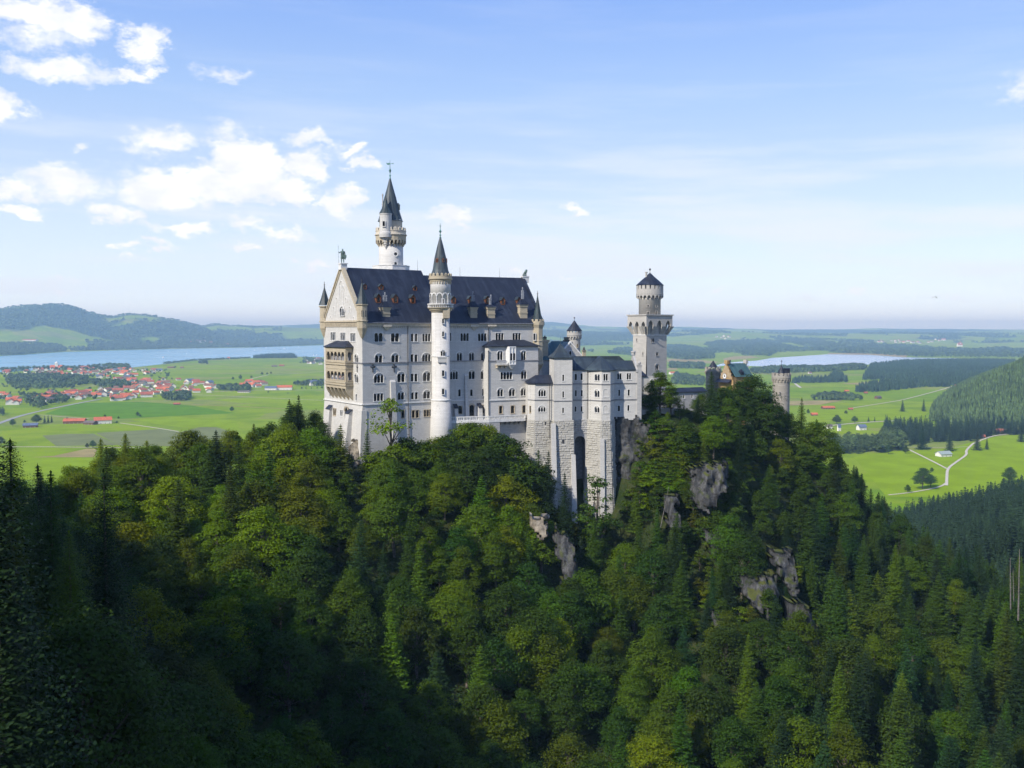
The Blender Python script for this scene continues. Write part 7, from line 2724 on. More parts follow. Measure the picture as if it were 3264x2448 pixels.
def fit_height(x, y, g, h):
    """keep a tree below the tree line that the slope has there"""
    for _ in range(12):
        px, py = proj(x, y, CAMZ + g + h)
        if py >= np.interp(px, LX, LY):
            return h
        h *= .9
    return 0.


picked = []
for (x, y), g in zip(cand, cg):
    px, py = proj(x, y, CAMZ + g)
    tx, ty = proj(x, y, CAMZ + g + 16)
    if px < -160 or px > 3420 or ty > 2500 or py < 1300 or (y > 335 and px < 2080):
        continue
    # steps along the line of sight: hidden by ground in front?
    s = np.linspace(.35, .96, 30)
    gg = ground(x * s, y * s)
    if ((g + 15) * s < gg + 7).any():
        continue
    picked.append((x, y, g, px, py))
# the gaps in the wood where rock or grass shows (photo pixels)
BARE = [[(1920, 1330), (2020, 1330), (2040, 1480), (2020, 1600), (1960, 1640), (1780, 1620), (1700, 1500), (1690, 1400), (1880, 1330)],
        [(1690, 1670), (1790, 1700), (1840, 1790), (1850, 1870), (1800, 1870), (1740, 1760)],
        [(2215, 1520), (2320, 1510), (2320, 1600), (2260, 1670), (2215, 1600)],
        [(2380, 1860), (2500, 1860), (2490, 1960), (2410, 1960)],
        [(2560, 1960), (2630, 1970), (2640, 2110), (2580, 2120)],
        [(1160, 1340), (1640, 1360), (1640, 1420), (1160, 1470)]]
nl = ns = nt = 0
rest = []
LEAF_MIN = .0475
for (x, y, g, px, py) in picked:
    u = rnd.random()
    if any(inpoly(px, py - 25, b) for b in BARE):
        continue
    fz = fbm(x / 38 + 5, y / 38 + 9, 3)
    # spruces: near bank, right side and crags; broadleaves: the sunny slope
    ps = .10
    if px > 2350:
        ps = .30
    elif px > 1950:
        ps = .30
    elif px > 1050 and py < 1650:
        ps = .22
    if px < 520 and y < 170:
        ps = .95
    if px > 2700:
        ps = .72
    ps = ps + (fz - .5) * .8
    if y < 118:
        ps = 1.1
    zn = zone_of(px, py, y)
    rot = rnd.uniform(0, 6.28)
    z = CAMZ + g
    if u < ps:
        k = rnd.randrange(4)
        h = rnd.uniform(.70, 1.12) * (1.12 if y < 160 else 1)
        if 2150 < px < 2560 and py < 2100 and py > 1500:
            h *= .72
        H0_ = (23, 20, 26, 17)[k]
        h = fit_height(x, y, g, h * H0_) / H0_
        if h < .22:
            continue
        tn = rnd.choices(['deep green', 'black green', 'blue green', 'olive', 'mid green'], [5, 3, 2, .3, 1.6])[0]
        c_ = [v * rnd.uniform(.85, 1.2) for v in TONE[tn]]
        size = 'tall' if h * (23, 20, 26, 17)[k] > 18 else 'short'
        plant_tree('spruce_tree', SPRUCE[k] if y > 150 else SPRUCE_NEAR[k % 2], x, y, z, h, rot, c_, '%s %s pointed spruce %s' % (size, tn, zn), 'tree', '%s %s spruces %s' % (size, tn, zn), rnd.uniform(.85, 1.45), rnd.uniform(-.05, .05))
        ns += 1
    else:
        k = rnd.randrange(5)
        h = rnd.uniform(.72, 1.15)
        if py < 1560 and 1000 < px < 2100:
            h *= .62
        if px > 2100 and y > 290:
            h *= .85
        H0_ = (17, 15, 19, 14, 18)[k]
        h = fit_height(x, y, g, h * H0_) / H0_
        if h < .2:
            continue
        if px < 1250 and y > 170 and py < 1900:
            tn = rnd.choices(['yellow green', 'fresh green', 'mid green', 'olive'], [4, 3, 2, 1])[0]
        elif py > 1850:  # darker leaf tones low on the slope, shade put into the colour
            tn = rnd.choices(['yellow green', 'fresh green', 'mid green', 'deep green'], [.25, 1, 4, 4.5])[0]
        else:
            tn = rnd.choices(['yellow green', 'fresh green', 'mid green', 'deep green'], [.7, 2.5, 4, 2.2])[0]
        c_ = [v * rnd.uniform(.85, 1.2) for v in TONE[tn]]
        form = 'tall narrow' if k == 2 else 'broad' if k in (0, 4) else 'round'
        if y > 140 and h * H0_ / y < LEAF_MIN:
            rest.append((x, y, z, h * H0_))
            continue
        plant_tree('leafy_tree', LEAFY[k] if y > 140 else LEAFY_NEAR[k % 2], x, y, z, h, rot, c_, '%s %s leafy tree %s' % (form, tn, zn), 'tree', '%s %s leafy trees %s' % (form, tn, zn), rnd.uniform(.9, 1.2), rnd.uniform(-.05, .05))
        nl += 1
print('TREES leafy', nl, 'spruce', ns, 'rest', len(rest))

nb = 0
rb = random.Random(15)
for it_ in range(4000):
    sx_, sy_ = (rb.uniform(1050, 2760), rb.uniform(1330, 2050)) if it_ % 3 else (rb.uniform(1990, 2200), rb.uniform(1330, 1600))
    if not (inpoly(sx_, sy_, [(2120, 1450), (2560, 1450), (2650, 1700), (2650, 2050), (2150, 2050)]) or inpoly(sx_, sy_, [(1060, 1390), (1640, 1350), (1720, 1460), (1900, 1640), (1880, 1860), (1700, 1760), (1060, 1560)]) or inpoly(sx_, sy_, [(1960, 1600), (2030, 1340), (2190, 1320), (2210, 1540), (2080, 1720)])):
        continue
    r_ = ray(sx_, sy_)
    k_ = np.linspace(200, 420, 150)
    zz_ = r_[2] * k_
    hit_ = np.argmax(zz_ < ground(r_[0] * k_, r_[1] * k_))
    if hit_ == 0:
        continue
    x, y = r_[0] * k_[hit_], r_[1] * k_[hit_]
    if inpoly(x, y, CASTLE_KEEP) or nb >= 268:
        continue
    g = float(ground(np.array([x]), np.array([y]))[0])
    k = rb.randrange(3)
    h0 = (4.2, 3.2, 5.6)[k]
    h = fit_height(x, y, g, h0 * rb.uniform(.7, 1.4)) / h0
    if h < .3:
        continue
    tn = rb.choices(['yellow green', 'fresh green', 'mid green', 'deep green', 'olive'], [1.5, 3, 3, 2, 2])[0]
    zn = zone_of(sx_, sy_, y)
    plant_tree('shrub', SHRUB[k], x, y, CAMZ + g, h, rb.uniform(0, 6), [v * rb.uniform(.85, 1.2) for v in TONE[tn]], '%s bushy shrub %s' % (tn, zn), 'shrub', '%s bushy shrubs %s' % (tn, zn), rb.uniform(.9, 1.4))
    nb += 1
for i_, (sx_, sy_) in enumerate(((2035, 1385), (2062, 1380), (2090, 1372), (2115, 1378), (2045, 1425), (2075, 1420), (2102, 1425), (2050, 1470), (2080, 1470), (2040, 1515), (2070, 1520), (2030, 1560), (2058, 1565), (2015, 1600), (2040, 1610), (2000, 1640), (2310, 1520), (2250, 1640), (2420, 1945), (2480, 1850), (2540, 1880), (2600, 1990), (2350, 1800), (1720, 1690), (1775, 1770), (1830, 1850))):
    r_ = ray(sx_, sy_)
    k_ = np.linspace(200, 420, 300)
    h_ = np.argmax(r_[2] * k_ < ground(r_[0] * k_, r_[1] * k_))
    x, y = r_[0] * k_[h_], r_[1] * k_[h_]
    g = float(ground(np.array([x]), np.array([y]))[0])
    tn = ('fresh green', 'mid green', 'deep green', 'mid green')[i_ % 4]
    wh = 'on the slope beside the cliff and yard wall' if i_ < 16 else 'growing among the bare rocks'
    plant_tree('shrub', SHRUB[i_ % 3], x, y, CAMZ + g - .3, rb.uniform(1.0, 1.5), rb.uniform(0, 6), [v * rb.uniform(.85, 1.2) for v in TONE[tn]], 'large %s shrub %s' % (tn, wh), 'shrub', 'large %s shrubs %s' % (tn, wh), 1.25)
print('SHRUBS', nb)
# undergrowth that closes the floor between the trunks
rs = np.random.RandomState(3)
kx = []
m_ = 26000
ux = rs.uniform(-.6, .6, m_)
uy = rs.uniform(70, 440, m_) ** 1.0
ux = ux * uy
ok = ~inpoly(ux, uy, CASTLE_KEEP)
ux, uy = ux[ok], uy[ok]
ug = ground(ux, uy)
ctr = np.stack([ux, uy, ug + CAMZ], 1)
pts, nr_, sz_ = [], [], []
for rep in range(5):
    off = rs.normal(size=ctr.shape) * np.array([1.0, 1.0, .5])
    pts.append(ctr + off + np.array([0, 0, .9]))
    nr_.append(rs.normal(size=ctr.shape) * .6 + np.array([-.2, -.3, .9]))
    sz_.append(rs.uniform(.5, 1.15, len(ctr)))
V, Q = quads(np.concatenate(pts), np.concatenate(nr_), np.concatenate(sz_), rs)
tag(link('undergrowth', npmesh('undergrowth', V, Q, 'undergrowth')), 'low leafy undergrowth covering the steep castle slope', 'undergrowth', kind='stuff')
# trees one knows by sight
def by_top(name, pair, h0, sx, sy_top, Y, tone, label, wide=1., group=None, rot=None, mul=1.):
    p = at(sx, sy_top, Y)
    g = float(ground(np.array([p[0]]), np.array([Y]))[0])
    s_ = max(2.5, p[2] - CAMZ - g) / h0
    return plant_tree(name, pair, p[0], Y, CAMZ + g, s_, rnd.uniform(0, 6) if rot is None else rot, [v * mul for v in TONE[tone]], label, 'tree', group, wide)


thin = leafy(91, 14, 4.4, 26, 44, .42, .42)
thin2 = leafy(92, 14, 3.6, 34, 60, .40, .20)
by_top('leafy_tree', thin, 14, 1246, 1262, 294, 'fresh green', 'thin airy tree standing before the bare foot of the palace wall', 1.05, None, None, 1.4)
by_top('leafy_tree', thin2, 14, 1906, 1502, 300, 'deep green', 'slender see-through tree in front of the rusticated bay base', 1.0, None, None, 1.4)
by_top('spruce_tree', SPRUCE[3], 17, 1086, 1352, 288, 'olive', 'lone spruce before the sunlit gable buttresses', 1.1)
by_top('spruce_tree', SPRUCE[3], 17, 1170, 1368, 292, 'deep green', 'spruce growing at the palace corner pier', .9)
by_top('spruce_tree', SPRUCE[1], 20, 1716, 1432, 303, 'deep green', 'spruce touching the annex base, wider of two', 1.0)
by_top('spruce_tree', SPRUCE[2], 26, 1748, 1438, 300, 'black green', 'spruce touching the square tower buttress, darker of two', .8)
by_top('spruce_tree', SPRUCE[0], 23, 1800, 1505, 298, 'black green', 'dark spruce before the square tower base', .8)
by_top('leafy_tree', LEAFY[2], 19, 2106, 1178, 337, 'mid green', 'tall full tree hiding the foot of the great square tower', 1.25, None, None, 1.1)
by_top('leafy_tree', LEAFY[4], 18, 2080, 1290, 330, 'deep green', 'dark tree leaning on the wing end above the cliff', 1.1)
by_top('spruce_tree', SPRUCE[2], 26, 2268, 1184, 345, 'deep green', 'tallest spruce, its tip before the clock gable', 1.5)
by_top('spruce_tree', SPRUCE[0], 23, 2225, 1262, 343, 'black green', 'spruce on the gallery side of the tallest spruce', 1.45)
by_top('leafy_tree', LEAFY[0], 17, 2400, 1188, 372, 'deep green', 'dark spreading tree between clock gable and lone gate tower', 1.2)
by_top('leafy_tree', LEAFY[1], 15, 2325, 1222, 366, 'fresh green', 'yellowish tree under the clock gable', .9)
by_top('leafy_tree', LEAFY[3], 14, 2440, 1240, 366, 'deep green', 'dark tree beside the visitors, tip below the gate tower battlement', .9)
by_top('spruce_tree', SPRUCE[0], 23, 2556, 1268, 378, 'deep green', 'spruce standing free beyond the lone gate tower', 1.0)
by_top('leafy_tree', LEAFY[4], 18, 2606, 1330, 372, 'mid green', 'round tree on the shoulder beyond the lone gate tower', 1.1)
by_top('spruce_tree', SPRUCE[1], 20, 2180, 1275, 350, 'deep green', 'small spruce before the gallery wall', .9)
by_top('spruce_tree', SPRUCE[0], 23, 952, 1258, 302, 'black green', 'dark spruce highest on the ridge beside the gable', 1.0)
by_top('spruce_tree', SPRUCE[3], 17, 922, 1274, 300, 'black green', 'dark spruce second highest on the ridge beside the gable', 1.1)
by_top('leafy_tree', LEAFY[0], 17, 1004, 1305, 308, 'deep green', 'dark leafy tree at the back corner of the gable wall', .9)
by_top('leafy_tree', LEAFY[4], 18, 602, 1356, 285, 'olive', 'flat-topped tree on the ridge line over the ploughed field', 1.1, None, None, 1.3)
BUSH = [leafy(94, 9, 4.6, 60, 80, .40, .0), leafy(95, 7, 4.2, 50, 80, .38, .0)]
for i_, (sx_, st_, Y_, tn_, lb) in enumerate(((1222, 1436, 291, 'mid green', 'bushy tree filling the angle by the palace corner pier'), (1262, 1405, 292, 'fresh green', 'bushy tree under the thin airy tree'), (1300, 1388, 296, 'deep green', 'dark bushy tree at the foot of the drainpipe'), (1345, 1396, 298, 'mid green', 'bushy tree at the palace wall beside the stair tower'),
                                   (1388, 1392, 300, 'yellow green', 'light bushy tree hiding the foot of the stair tower'), (1430, 1378, 303, 'deep green', 'dark bushy tree just past the stair tower foot'), (1472, 1346, 306, 'fresh green', 'bushy tree reaching the terrace balustrade, lighter of two'), (1508, 1338, 308, 'mid green', 'highest bushy tree before the terrace balustrade'), (1548, 1350, 308, 'yellow green', 'yellowish bushy tree before the terrace wall'),
                                   (1590, 1372, 306, 'deep green', 'dark bushy tree over the small fractured rock'), (1632, 1412, 304, 'mid green', 'bushy tree under the terrace corbels'), (1662, 1452, 302, 'deep green', 'round dark bush at the bare foot of the terrace wall'), (2062, 1392, 327, 'mid green', 'bushy tree on the cliff top under the yard wall'), (2048, 1470, 321, 'deep green', 'dark bushy tree hanging on the cliff edge'), (2090, 1375, 331, 'fresh green', 'light bushy tree beside the yard wall foot'), (2066, 1545, 315, 'mid green', 'bushy tree below the cliff edge'), (1040, 1385, 296, 'mid green', 'bushy tree under the gable buttresses'))):
    by_top('leafy_tree', BUSH[i_ % 2], (9, 7)[i_ % 2], sx_, st_, Y_, tn_, lb, 1.15)
for sx_, st_, Y_, k_, tn_, lb in ((2306, 1222, 356, 4, 'deep green', 'wide dark tree under the porch roof of the clock gable'), (2236, 1250, 350, 0, 'mid green', 'full tree before the near gate tower shaft'), (2360, 1205, 366, 2, 'deep green', 'narrow dark tree before the brick gatehouse wall'), (2140, 1232, 341, 0, 'mid green', 'full tree pressed against the tall full tree by the square tower'), (2166, 1290, 338, 3, 'deep green', 'dark round tree before the gallery wall end'), (2076, 1250, 339, 1, 'mid green', 'tree between link building and tall full tree'), (2485, 1290, 382, 0, 'mid green', 'round tree at the foot of the lone gate tower, fuller of two'), (2515, 1312, 380, 3, 'deep green', 'dark tree at the foot of the lone gate tower, lower of two'), (2430, 1290, 374, 1, 'deep green', 'dark low tree behind which the visitors stand'), (2350, 1290, 368, 4, 'deep green', 'wide dark tree hiding the lower gatehouse'), (2190, 1300, 348, 3, 'fresh green', 'light tree under the gallery wall'), (2128, 1345, 333, 0, 'fresh green', 'bright tree below the yard wall, higher of two'), (2160, 1400, 328, 3, 'deep green', 'dark tree below the yard wall, lower of two'), (2085, 1440, 322, 1, 'fresh green', 'light tree clinging to the cliff edge, upper of two'), (2105, 1520, 316, 4, 'mid green', 'green tree clinging to the cliff edge, lower of two'), (2180, 1470, 320, 2, 'mid green', 'narrow tree above the brownish rock slab')):
    by_top('leafy_tree', LEAFY[k_], (17, 15, 19, 14, 18)[k_], sx_, st_, Y_, tn_, lb, 1.1)
for sx_, st_, lb in ((321, 1399, 'outermost'), (399, 1382, 'tallest'), (468, 1403, 'innermost'), (360, 1432, 'shortest')):
    by_top('larch_tree', LARCH[0] if sx_ != 468 else LARCH[1], 20 if sx_ != 468 else 17, sx_, st_, 272 + (sx_ % 7), 'yellow green', '%s of four feathery yellow green larches over the fields' % lb, 1.25, None, None, 1.0)
for sx_, st_, Y_, lb in ((-30, 1380, 74, 'big black spruce cut by the picture edge, its boughs over the fields'), (330, 1500, 118, 'tall shaded spruce rising alone from the near bank'), (120, 1480, 150, 'small shaded spruce tip against the bright meadow')):
    by_top('spruce_tree', SPRUCE_NEAR[0], 23, sx_, st_, Y_, 'black green', lb, 1.1)
by_top('leafy_tree', LEAFY_NEAR[0], 17, 250, 1905, 96, 'deep green', 'pale leafed shaded tree on the near bank', 1.0)


def dead_trunk(label, sx0, sy0, sx1, sy1, Y, r=.22):
    a, b_ = at(sx0, sy0, Y), at(sx1, sy1, Y - 1)
    d = b_ - a
    o = thing('dead_tree', label, 'dead tree', a[0], a[1], a[2] - CAMZ, 0)
    BASE[o.name] = 0.
    m = MB()
    m.tube((0, 0, -1.5), tuple(d), r, r * .35, 7)
    m.build('trunk', 'bark_pale', o)
    m = MB()
    rq_ = random.Random(int(sx0))
    for i in range(9):
        t = rq_.uniform(.3, .95)
        an = rq_.uniform(0, 6.28)
        q_ = d * t
        l = rq_.uniform(.6, 1.8) * (1.2 - t)
        m.tube(tuple(q_), (q_[0] + l * math.cos(an), q_[1] + l * math.sin(an), q_[2] - .15 * l), r * .22, r * .06, 4)
    m.build('branch', 'bark_pale', o)


dead_trunk('bare grey trunk leaning against the brownish rock slab', 2106, 1665, 2132, 1552, 287, .16)
dead_trunk('tallest of three bare grey trunks in the dark wood edge', 3246, 1960, 3250, 1750, 262, .26)
dead_trunk('second tallest of three bare grey trunks in the dark wood edge', 3222, 1925, 3220, 1778, 264, .2)
dead_trunk('thin bare grey trunk beside two taller dead ones', 3232, 1900, 3229, 1810, 268, .14)
# ------------------------------------------------------------------ woods of the plain
def arrays(me):
    V = np.empty(len(me.vertices) * 3, np.float32)
    me.vertices.foreach_get('co', V)
    k = len(me.polygons[0].vertices)
    L = np.empty(len(me.loops), np.int32)
    me.loops.foreach_get('vertex_index', L)
    return V.reshape(-1, 3), L.reshape(-1, k)


def cone_tree(seed):
    """far conifer: three ragged tiers"""
    rs = np.random.RandomState(seed)
    V, T = [], []
    for t, (z0, z1, r) in enumerate(((.08, .52, .19), (.34, .78, .145), (.58, 1.0, .095))):
        n_ = 7
        k = len(V)
        for i in range(n_):
            a = 6.283 * (i + rs.uniform(-.25, .25)) / n_
            rr = r * rs.uniform(.65, 1.15)
            V.append((rr * math.cos(a), rr * math.sin(a), z0 + rs.uniform(-.04, .06)))
        V.append((0, 0, z1))
        T += [(k + i, k + (i + 1) % n_, k + n_) for i in range(n_)]
    return np.array(V), np.array(T)


def ball_tree(seed):
    """far broadleaf: a lumpy crown of small facets"""
    rs = np.random.RandomState(seed)
    V, T = [], []
    for c_ in range(5):
        cx, cy, cz = rs.uniform(-.22, .22), rs.uniform(-.22, .22), rs.uniform(.38, .74)
        r = rs.uniform(.20, .32)
        k = len(V)
        for j, (zz, rr, n_) in enumerate(((-.75, .6, 5), (.05, 1.0, 6), (.7, .65, 5))):
            for i in range(n_):
                a = 6.283 * (i + rs.uniform(-.2, .2) + j * .5) / n_
                q_ = r * rr * rs.uniform(.8, 1.2)
                V.append((cx + q_ * math.cos(a), cy + q_ * math.sin(a), cz + zz * r))
        V.append((cx, cy, cz + r * 1.05))
        for i in range(6):
            T += [(k + 5 + i, k + 5 + (i + 1) % 6, k + min(i, 4))]
            T += [(k + 5 + (i + 1) % 6, k + 5 + i, k + 11 + min(i, 4))]
        for i in range(5):
            T += [(k + i, k + 5 + (i + 1) % 6, k + (i + 1) % 5), (k + 11 + i, k + 11 + (i + 1) % 5, k + 5 + (i + 1) % 6), (k + 11 + i, k + 11 + (i + 1) % 5, k + 16)]
    return np.array(V), np.array(T)


CONES = [cone_tree(s) for s in range(4)]
BALLS = [ball_tree(s + 50) for s in range(4)]
MIDS = [(lambda a: (a[0] / 22.0, a[1]))(arrays(spruce(61 + s, 22.0, 4.2, 15, 8, 3, .06, 1.7, .30)[1])) for s in range(3)]
MIDL = [(lambda a: (a[0] / 16.0, a[1]))(arrays(leafy(71 + s, 16.0, 5.4, 26, 26, 1.25, .10)[1])) for s in range(3)]


def scatter(name, label, P, H, kinds, mat, seed=0, cat='wood', wide=(.85, 1.25)):
    """one stand of trees that reads as a mass"""
    rs = np.random.RandomState(seed)
    Vs, Qs, k = [], [], 0
    which = rs.randint(0, len(kinds), len(P))
    for w_ in range(len(kinds)):
        ii = np.where(which == w_)[0]
        if not len(ii):
            continue
        V, Q_ = kinds[w_]
        a = rs.uniform(0, 6.28, len(ii))
        s = H[ii]
        wd = s * rs.uniform(wide[0], wide[1], len(ii))
        c_, d_ = np.cos(a), np.sin(a)
        X = P[ii, 0][:, None] + (c_[:, None] * V[:, 0] - d_[:, None] * V[:, 1]) * wd[:, None]
        Y = P[ii, 1][:, None] + (d_[:, None] * V[:, 0] + c_[:, None] * V[:, 1]) * wd[:, None]
        Z = P[ii, 2][:, None] + V[:, 2] * s[:, None]
        Vs.append(np.stack([X, Y, Z], -1).reshape(-1, 3))
        Qs.append((Q_[None] + (np.arange(len(ii)) * len(V))[:, None, None]).reshape(-1, Q_.shape[1]) + k)
        k += Vs[-1].shape[0]
    o = link(name, npmesh(name, np.concatenate(Vs), np.concatenate(Qs), mat))
    return tag(o, label, cat, kind='stuff')


def fill(poly, spacing, seed, far=True, cap=6000):
    """points of the plain inside a photo-pixel outline"""
    W_ = np.array([far_hit(*p) if far else gnd(*p) for p in poly])
    rs = np.random.RandomState(seed)
    x0, y0 = W_.min(0)
    x1, y1 = W_.max(0)
    area = (x1 - x0) * (y1 - y0)
    nn = int(min(60000, area / spacing ** 2))
    X, Y = rs.uniform(x0, x1, nn), rs.uniform(y0, y1, nn)
    ok = inpoly(X, Y, [tuple(p) for p in W_])
    X, Y = X[ok][:cap], Y[ok][:cap]
    return np.stack([X, Y, hills(X, Y)], 1)


def zp(f, *pts):
    return [f(*p) for p in pts]


STANDS = [
    (zp(Z13, (380, 750), (480, 590), (900, 545), (1800, 535), (2130, 545), (1950, 630), (1500, 690), (800, 742)), 13, 'c', 24, 'spruce plantation filling the plain behind the meadow track', 9000),
    (zp(Z13, (300, 890), (380, 830), (1000, 745), (1800, 680), (1660, 775), (1100, 830), (500, 892)), 12, 'c', 24, 'belt of spruces bordering the long meadow', 6000),
    (zp(Z13, (0, 420), (430, 370), (800, 360), (1200, 390), (1400, 405), (1700, 430), (2212, 480), (2212, 498), (1000, 488), (480, 455), (0, 432)), 30, 'b', 22, 'blue woods along the far shore of the pale lake', 4000),
    (zp(Z13, (0, 608), (300, 590), (430, 600), (420, 640), (0, 640)), 14, 'b', 20, 'trees along the near shore of the pale lake', 800),
    (zp(Z13, (0, 745), (60, 690), (150, 690), (190, 762), (0, 772)), 12, 'c', 24, 'dark spruces at the edge of the plantation', 500),
    (zp(Z14, (245, 222), (330, 190), (480, 180), (640, 205), (725, 222), (600, 224)), 11, 'b', 17, 'small copse in the middle of the meadow', 400),
    (zp(Z12, (100, 450), (300, 450), (640, 500), (650, 605), (320, 620), (100, 598)), 15, 'b', 24, 'large dark wood beyond the square tower', 4000),
    (zp(Z12, (520, 440), (700, 400), (1000, 400), (1330, 420), (1640, 480), (2000, 500), (1640, 520), (1400, 530), (1300, 575), (1000, 568), (880, 530), (680, 505)), 26, 'b', 24, 'woods between the green hills and the pale lake', 5000),
    (zp(Z12, (130, 665), (530, 680), (530, 725), (130, 715)), 12, 'b', 20, 'wooded strip behind the gallery roof', 900),
    (zp(Z12, (1090, 750), (1330, 715), (1760, 712), (2212, 720), (2212, 748), (1600, 770), (1300, 780), (1090, 775)), 13, 'b', 20, 'trees in front of the pale lake', 1500),
    (zp(Z12, (1560, 892), (1700, 850), (1900, 860), (2130, 830), (2212, 850), (2212, 880), (1600, 895)), 12, 'c', 24, 'conifers standing across the meadow beside the lone gate tower', 600),
    (zp(Z12, (1500, 400), (1700, 375), (1850, 365), (2080, 425), (1900, 438), (1650, 442)), 28, 'b', 22, 'blue wood on the low hills beyond the pale lake', 1500),
    (zp(Z12, (130, 280), (400, 272), (700, 285), (850, 308), (700, 308), (300, 296)), 40, 'b', 26, 'dark wood on the skyline ridge beside the square tower', 1500),
    (zp(Z12, (1640, 330), (2212, 322), (2212, 345), (1850, 340)), 45, 'b', 26, 'far blue wood under the horizon', 900),
    (zp(Z12, (200, 790), (530, 840), (530, 925), (130, 900)), 12, 'b', 16, 'pale mixed trees behind the gallery roof', 900),
    (zp(ZE, (820, 300), (1100, 285), (1480, 245), (1480, 370), (1100, 362), (820, 425)), 26, 'b', 24, 'woods in the gap between round turret and square tower', 3500),
    (zp(ZE, (1150, 505), (1340, 490), (1480, 505), (1480, 562), (1380, 545), (1160, 528)), 14, 'b', 20, 'small wood above the wing roof', 700),
    (zp(ZE, (880, 495), (950, 480), (960, 512)), 10, 'b', 18, 'clump of trees beside the lone tan chimney', 60),
    (zp(ZE, (300, 180), (640, 230), (820, 280), (640, 320), (300, 300)), 45, 'b', 26, 'blue woods behind the round turret', 900),
    (zp(Z9, (0, 640), (250, 635), (800, 660), (870, 710), (850, 742), (200, 790), (0, 800)), 22, 'b', 24, 'dark wood on the far shore of the blue lake', 4000),
    (zp(Z9, (1250, 640), (1600, 590), (1830, 655), (2212, 690), (2212, 705), (900, 735), (1300, 705)), 26, 'b', 24, 'wooded point on the far shore of the blue lake', 3000),
    (zp(Z10, (0, 490), (500, 480), (640, 525), (400, 536), (0, 532)), 26, 'b', 22, 'shore wood beneath the far village', 2000),
    (zp(Z10, (1050, 525), (1150, 480), (2110, 430), (2110, 490), (1200, 522)), 28, 'b', 24, 'woods on the far shore beside the palace', 3500),
    (zp(Z10, (1180, 655), (1300, 640), (1700, 625), (1750, 662), (1180, 668)), 14, 'c', 24, 'spruce wood on the near shore of the blue lake', 1500),
    (zp(Z10, (460, 722), (540, 705), (590, 730), (480, 738)), 12, 'b', 16, 'thicket beside the lake shore fields', 80),
    (zp(Z10, (0, 735), (400, 690), (1150, 660), (1150, 668), (400, 700), (0, 748)), 16, 'b', 12, 'hedge of trees along the lake shore', 500),
    (zp(Z10, (1800, 655), (2110, 690), (2110, 720), (1780, 735), (1850, 690)), 16, 'b', 14, 'trees round the lakeside hamlet', 200),
    (zp(Z9, (100, 1075), (400, 1055), (800, 1060), (900, 1065), (1150, 1100), (1150, 1180), (800, 1230), (200, 1235), (90, 1180)), 17, 'b', 18, 'leafy park in the middle of the village', 1500),
    (zp(Z9, (0, 985), (400, 960), (900, 955), (1350, 920), (1680, 920), (1720, 965), (1300, 985), (600, 985), (0, 1000)), 22, 'b', 16, 'trees between village roofs and the blue lake', 500),
    (zp(Z9, (1150, 1130), (1500, 1150), (1700, 1160), (1700, 1215), (1500, 1225), (1200, 1200)), 16, 'b', 18, 'trees between the rows of village houses', 300),
    (zp(Z9, (300, 1340), (850, 1350), (900, 1400), (650, 1450), (480, 1500), (350, 1440)), 15, 'b', 17, 'trees along the village road', 400),
    (zp(Z10, (0, 1165), (330, 1150), (350, 1205), (250, 1225), (0, 1215)), 10, 'b', 19, 'dark square copse at the village edge', 400),
    (zp(Z10, (720, 1060), (1120, 1040), (1140, 1095), (720, 1090)), 11, 'b', 17, 'trees at the near edge of the village', 250),
    (zp(Z10, (1690, 1010), (2110, 990), (2110, 1025), (1690, 1022)), 12, 'b', 18, 'row of trees behind the white farm by the palace', 150),
    (zp(Z9, (0, 1520), (60, 1530), (40, 1600), (0, 1610)), 12, 'b', 16, 'trees by the village road bend', 40),
]
rq = np.random.RandomState(12)
for i, (pl, sp_, kd, h, lab, cap) in enumerate(STANDS):
    P = fill(pl, sp_, 100 + i, True, cap)
    if len(P) < 3:
        continue
    D_ = P[:, 1].mean()
    Hh = h * rq.uniform(.65, 1.15, len(P)) * (1 + max(0, sp_ - 20) / 60)
    near = D_ < 2300
    kinds = {'c': CONES, 'b': BALLS}[kd] if not near else {'c': MIDS, 'b': MIDL}[kd]
    if not near and kd == 'b':
        kinds = BALLS + CONES[:2]
    scatter('wood', lab, P, Hh, kinds, 'wood_dark' if kd == 'c' else 'wood_far', i)
# village gardens: trees between all the houses
V1 = zp(Z9, (0, 1000), (600, 965), (1300, 960), (2212, 990), (2212, 1300), (1880, 1350), (1450, 1390), (900, 1390), (400, 1400), (0, 1400))
P = fill(V1, 34, 300, True, 380)
scatter('wood', 'garden trees scattered between the village houses', P, rq.uniform(7, 15, len(P)), BALLS, 'wood_far', 77)
# mountainside towards +X
t_, y_ = rq.uniform(.435, .64, 30000), rq.uniform(1880, 4300, 30000)
P = np.stack([t_ * y_, y_, hills(t_ * y_, y_)], 1)
P = P[(P[:, 2] > 4)]
scatter('wood', 'dense spruce wood covering the steep hillside beyond the meadow', P[:18000], rq.uniform(14, 27, len(P[:18000])), CONES, 'wood_slope', 78, wide=(.8, 1.3))
# far wooded hills: ragged tree tops on the ridges
ii = np.where((forest.ravel() > .5) & (GY.ravel() > 7000) & (GY.ravel() < 17000) & (np.abs(GX.ravel()) < .6 * GY.ravel()))[0]
ii = rq.choice(ii, min(16000, len(ii)), False)
P = np.stack([GX.ravel()[ii] + rq.uniform(-15, 15, len(ii)), GY.ravel()[ii] + rq.uniform(-60, 60, len(ii)), GH.ravel()[ii]], 1)
P[:, 2] = hills(P[:, 0], P[:, 1])
scatter('wood', 'blue woods on the far rounded hills', P, rq.uniform(18, 34, len(P)), BALLS + CONES, 'wood_far', 79, wide=(1.1, 2.2))
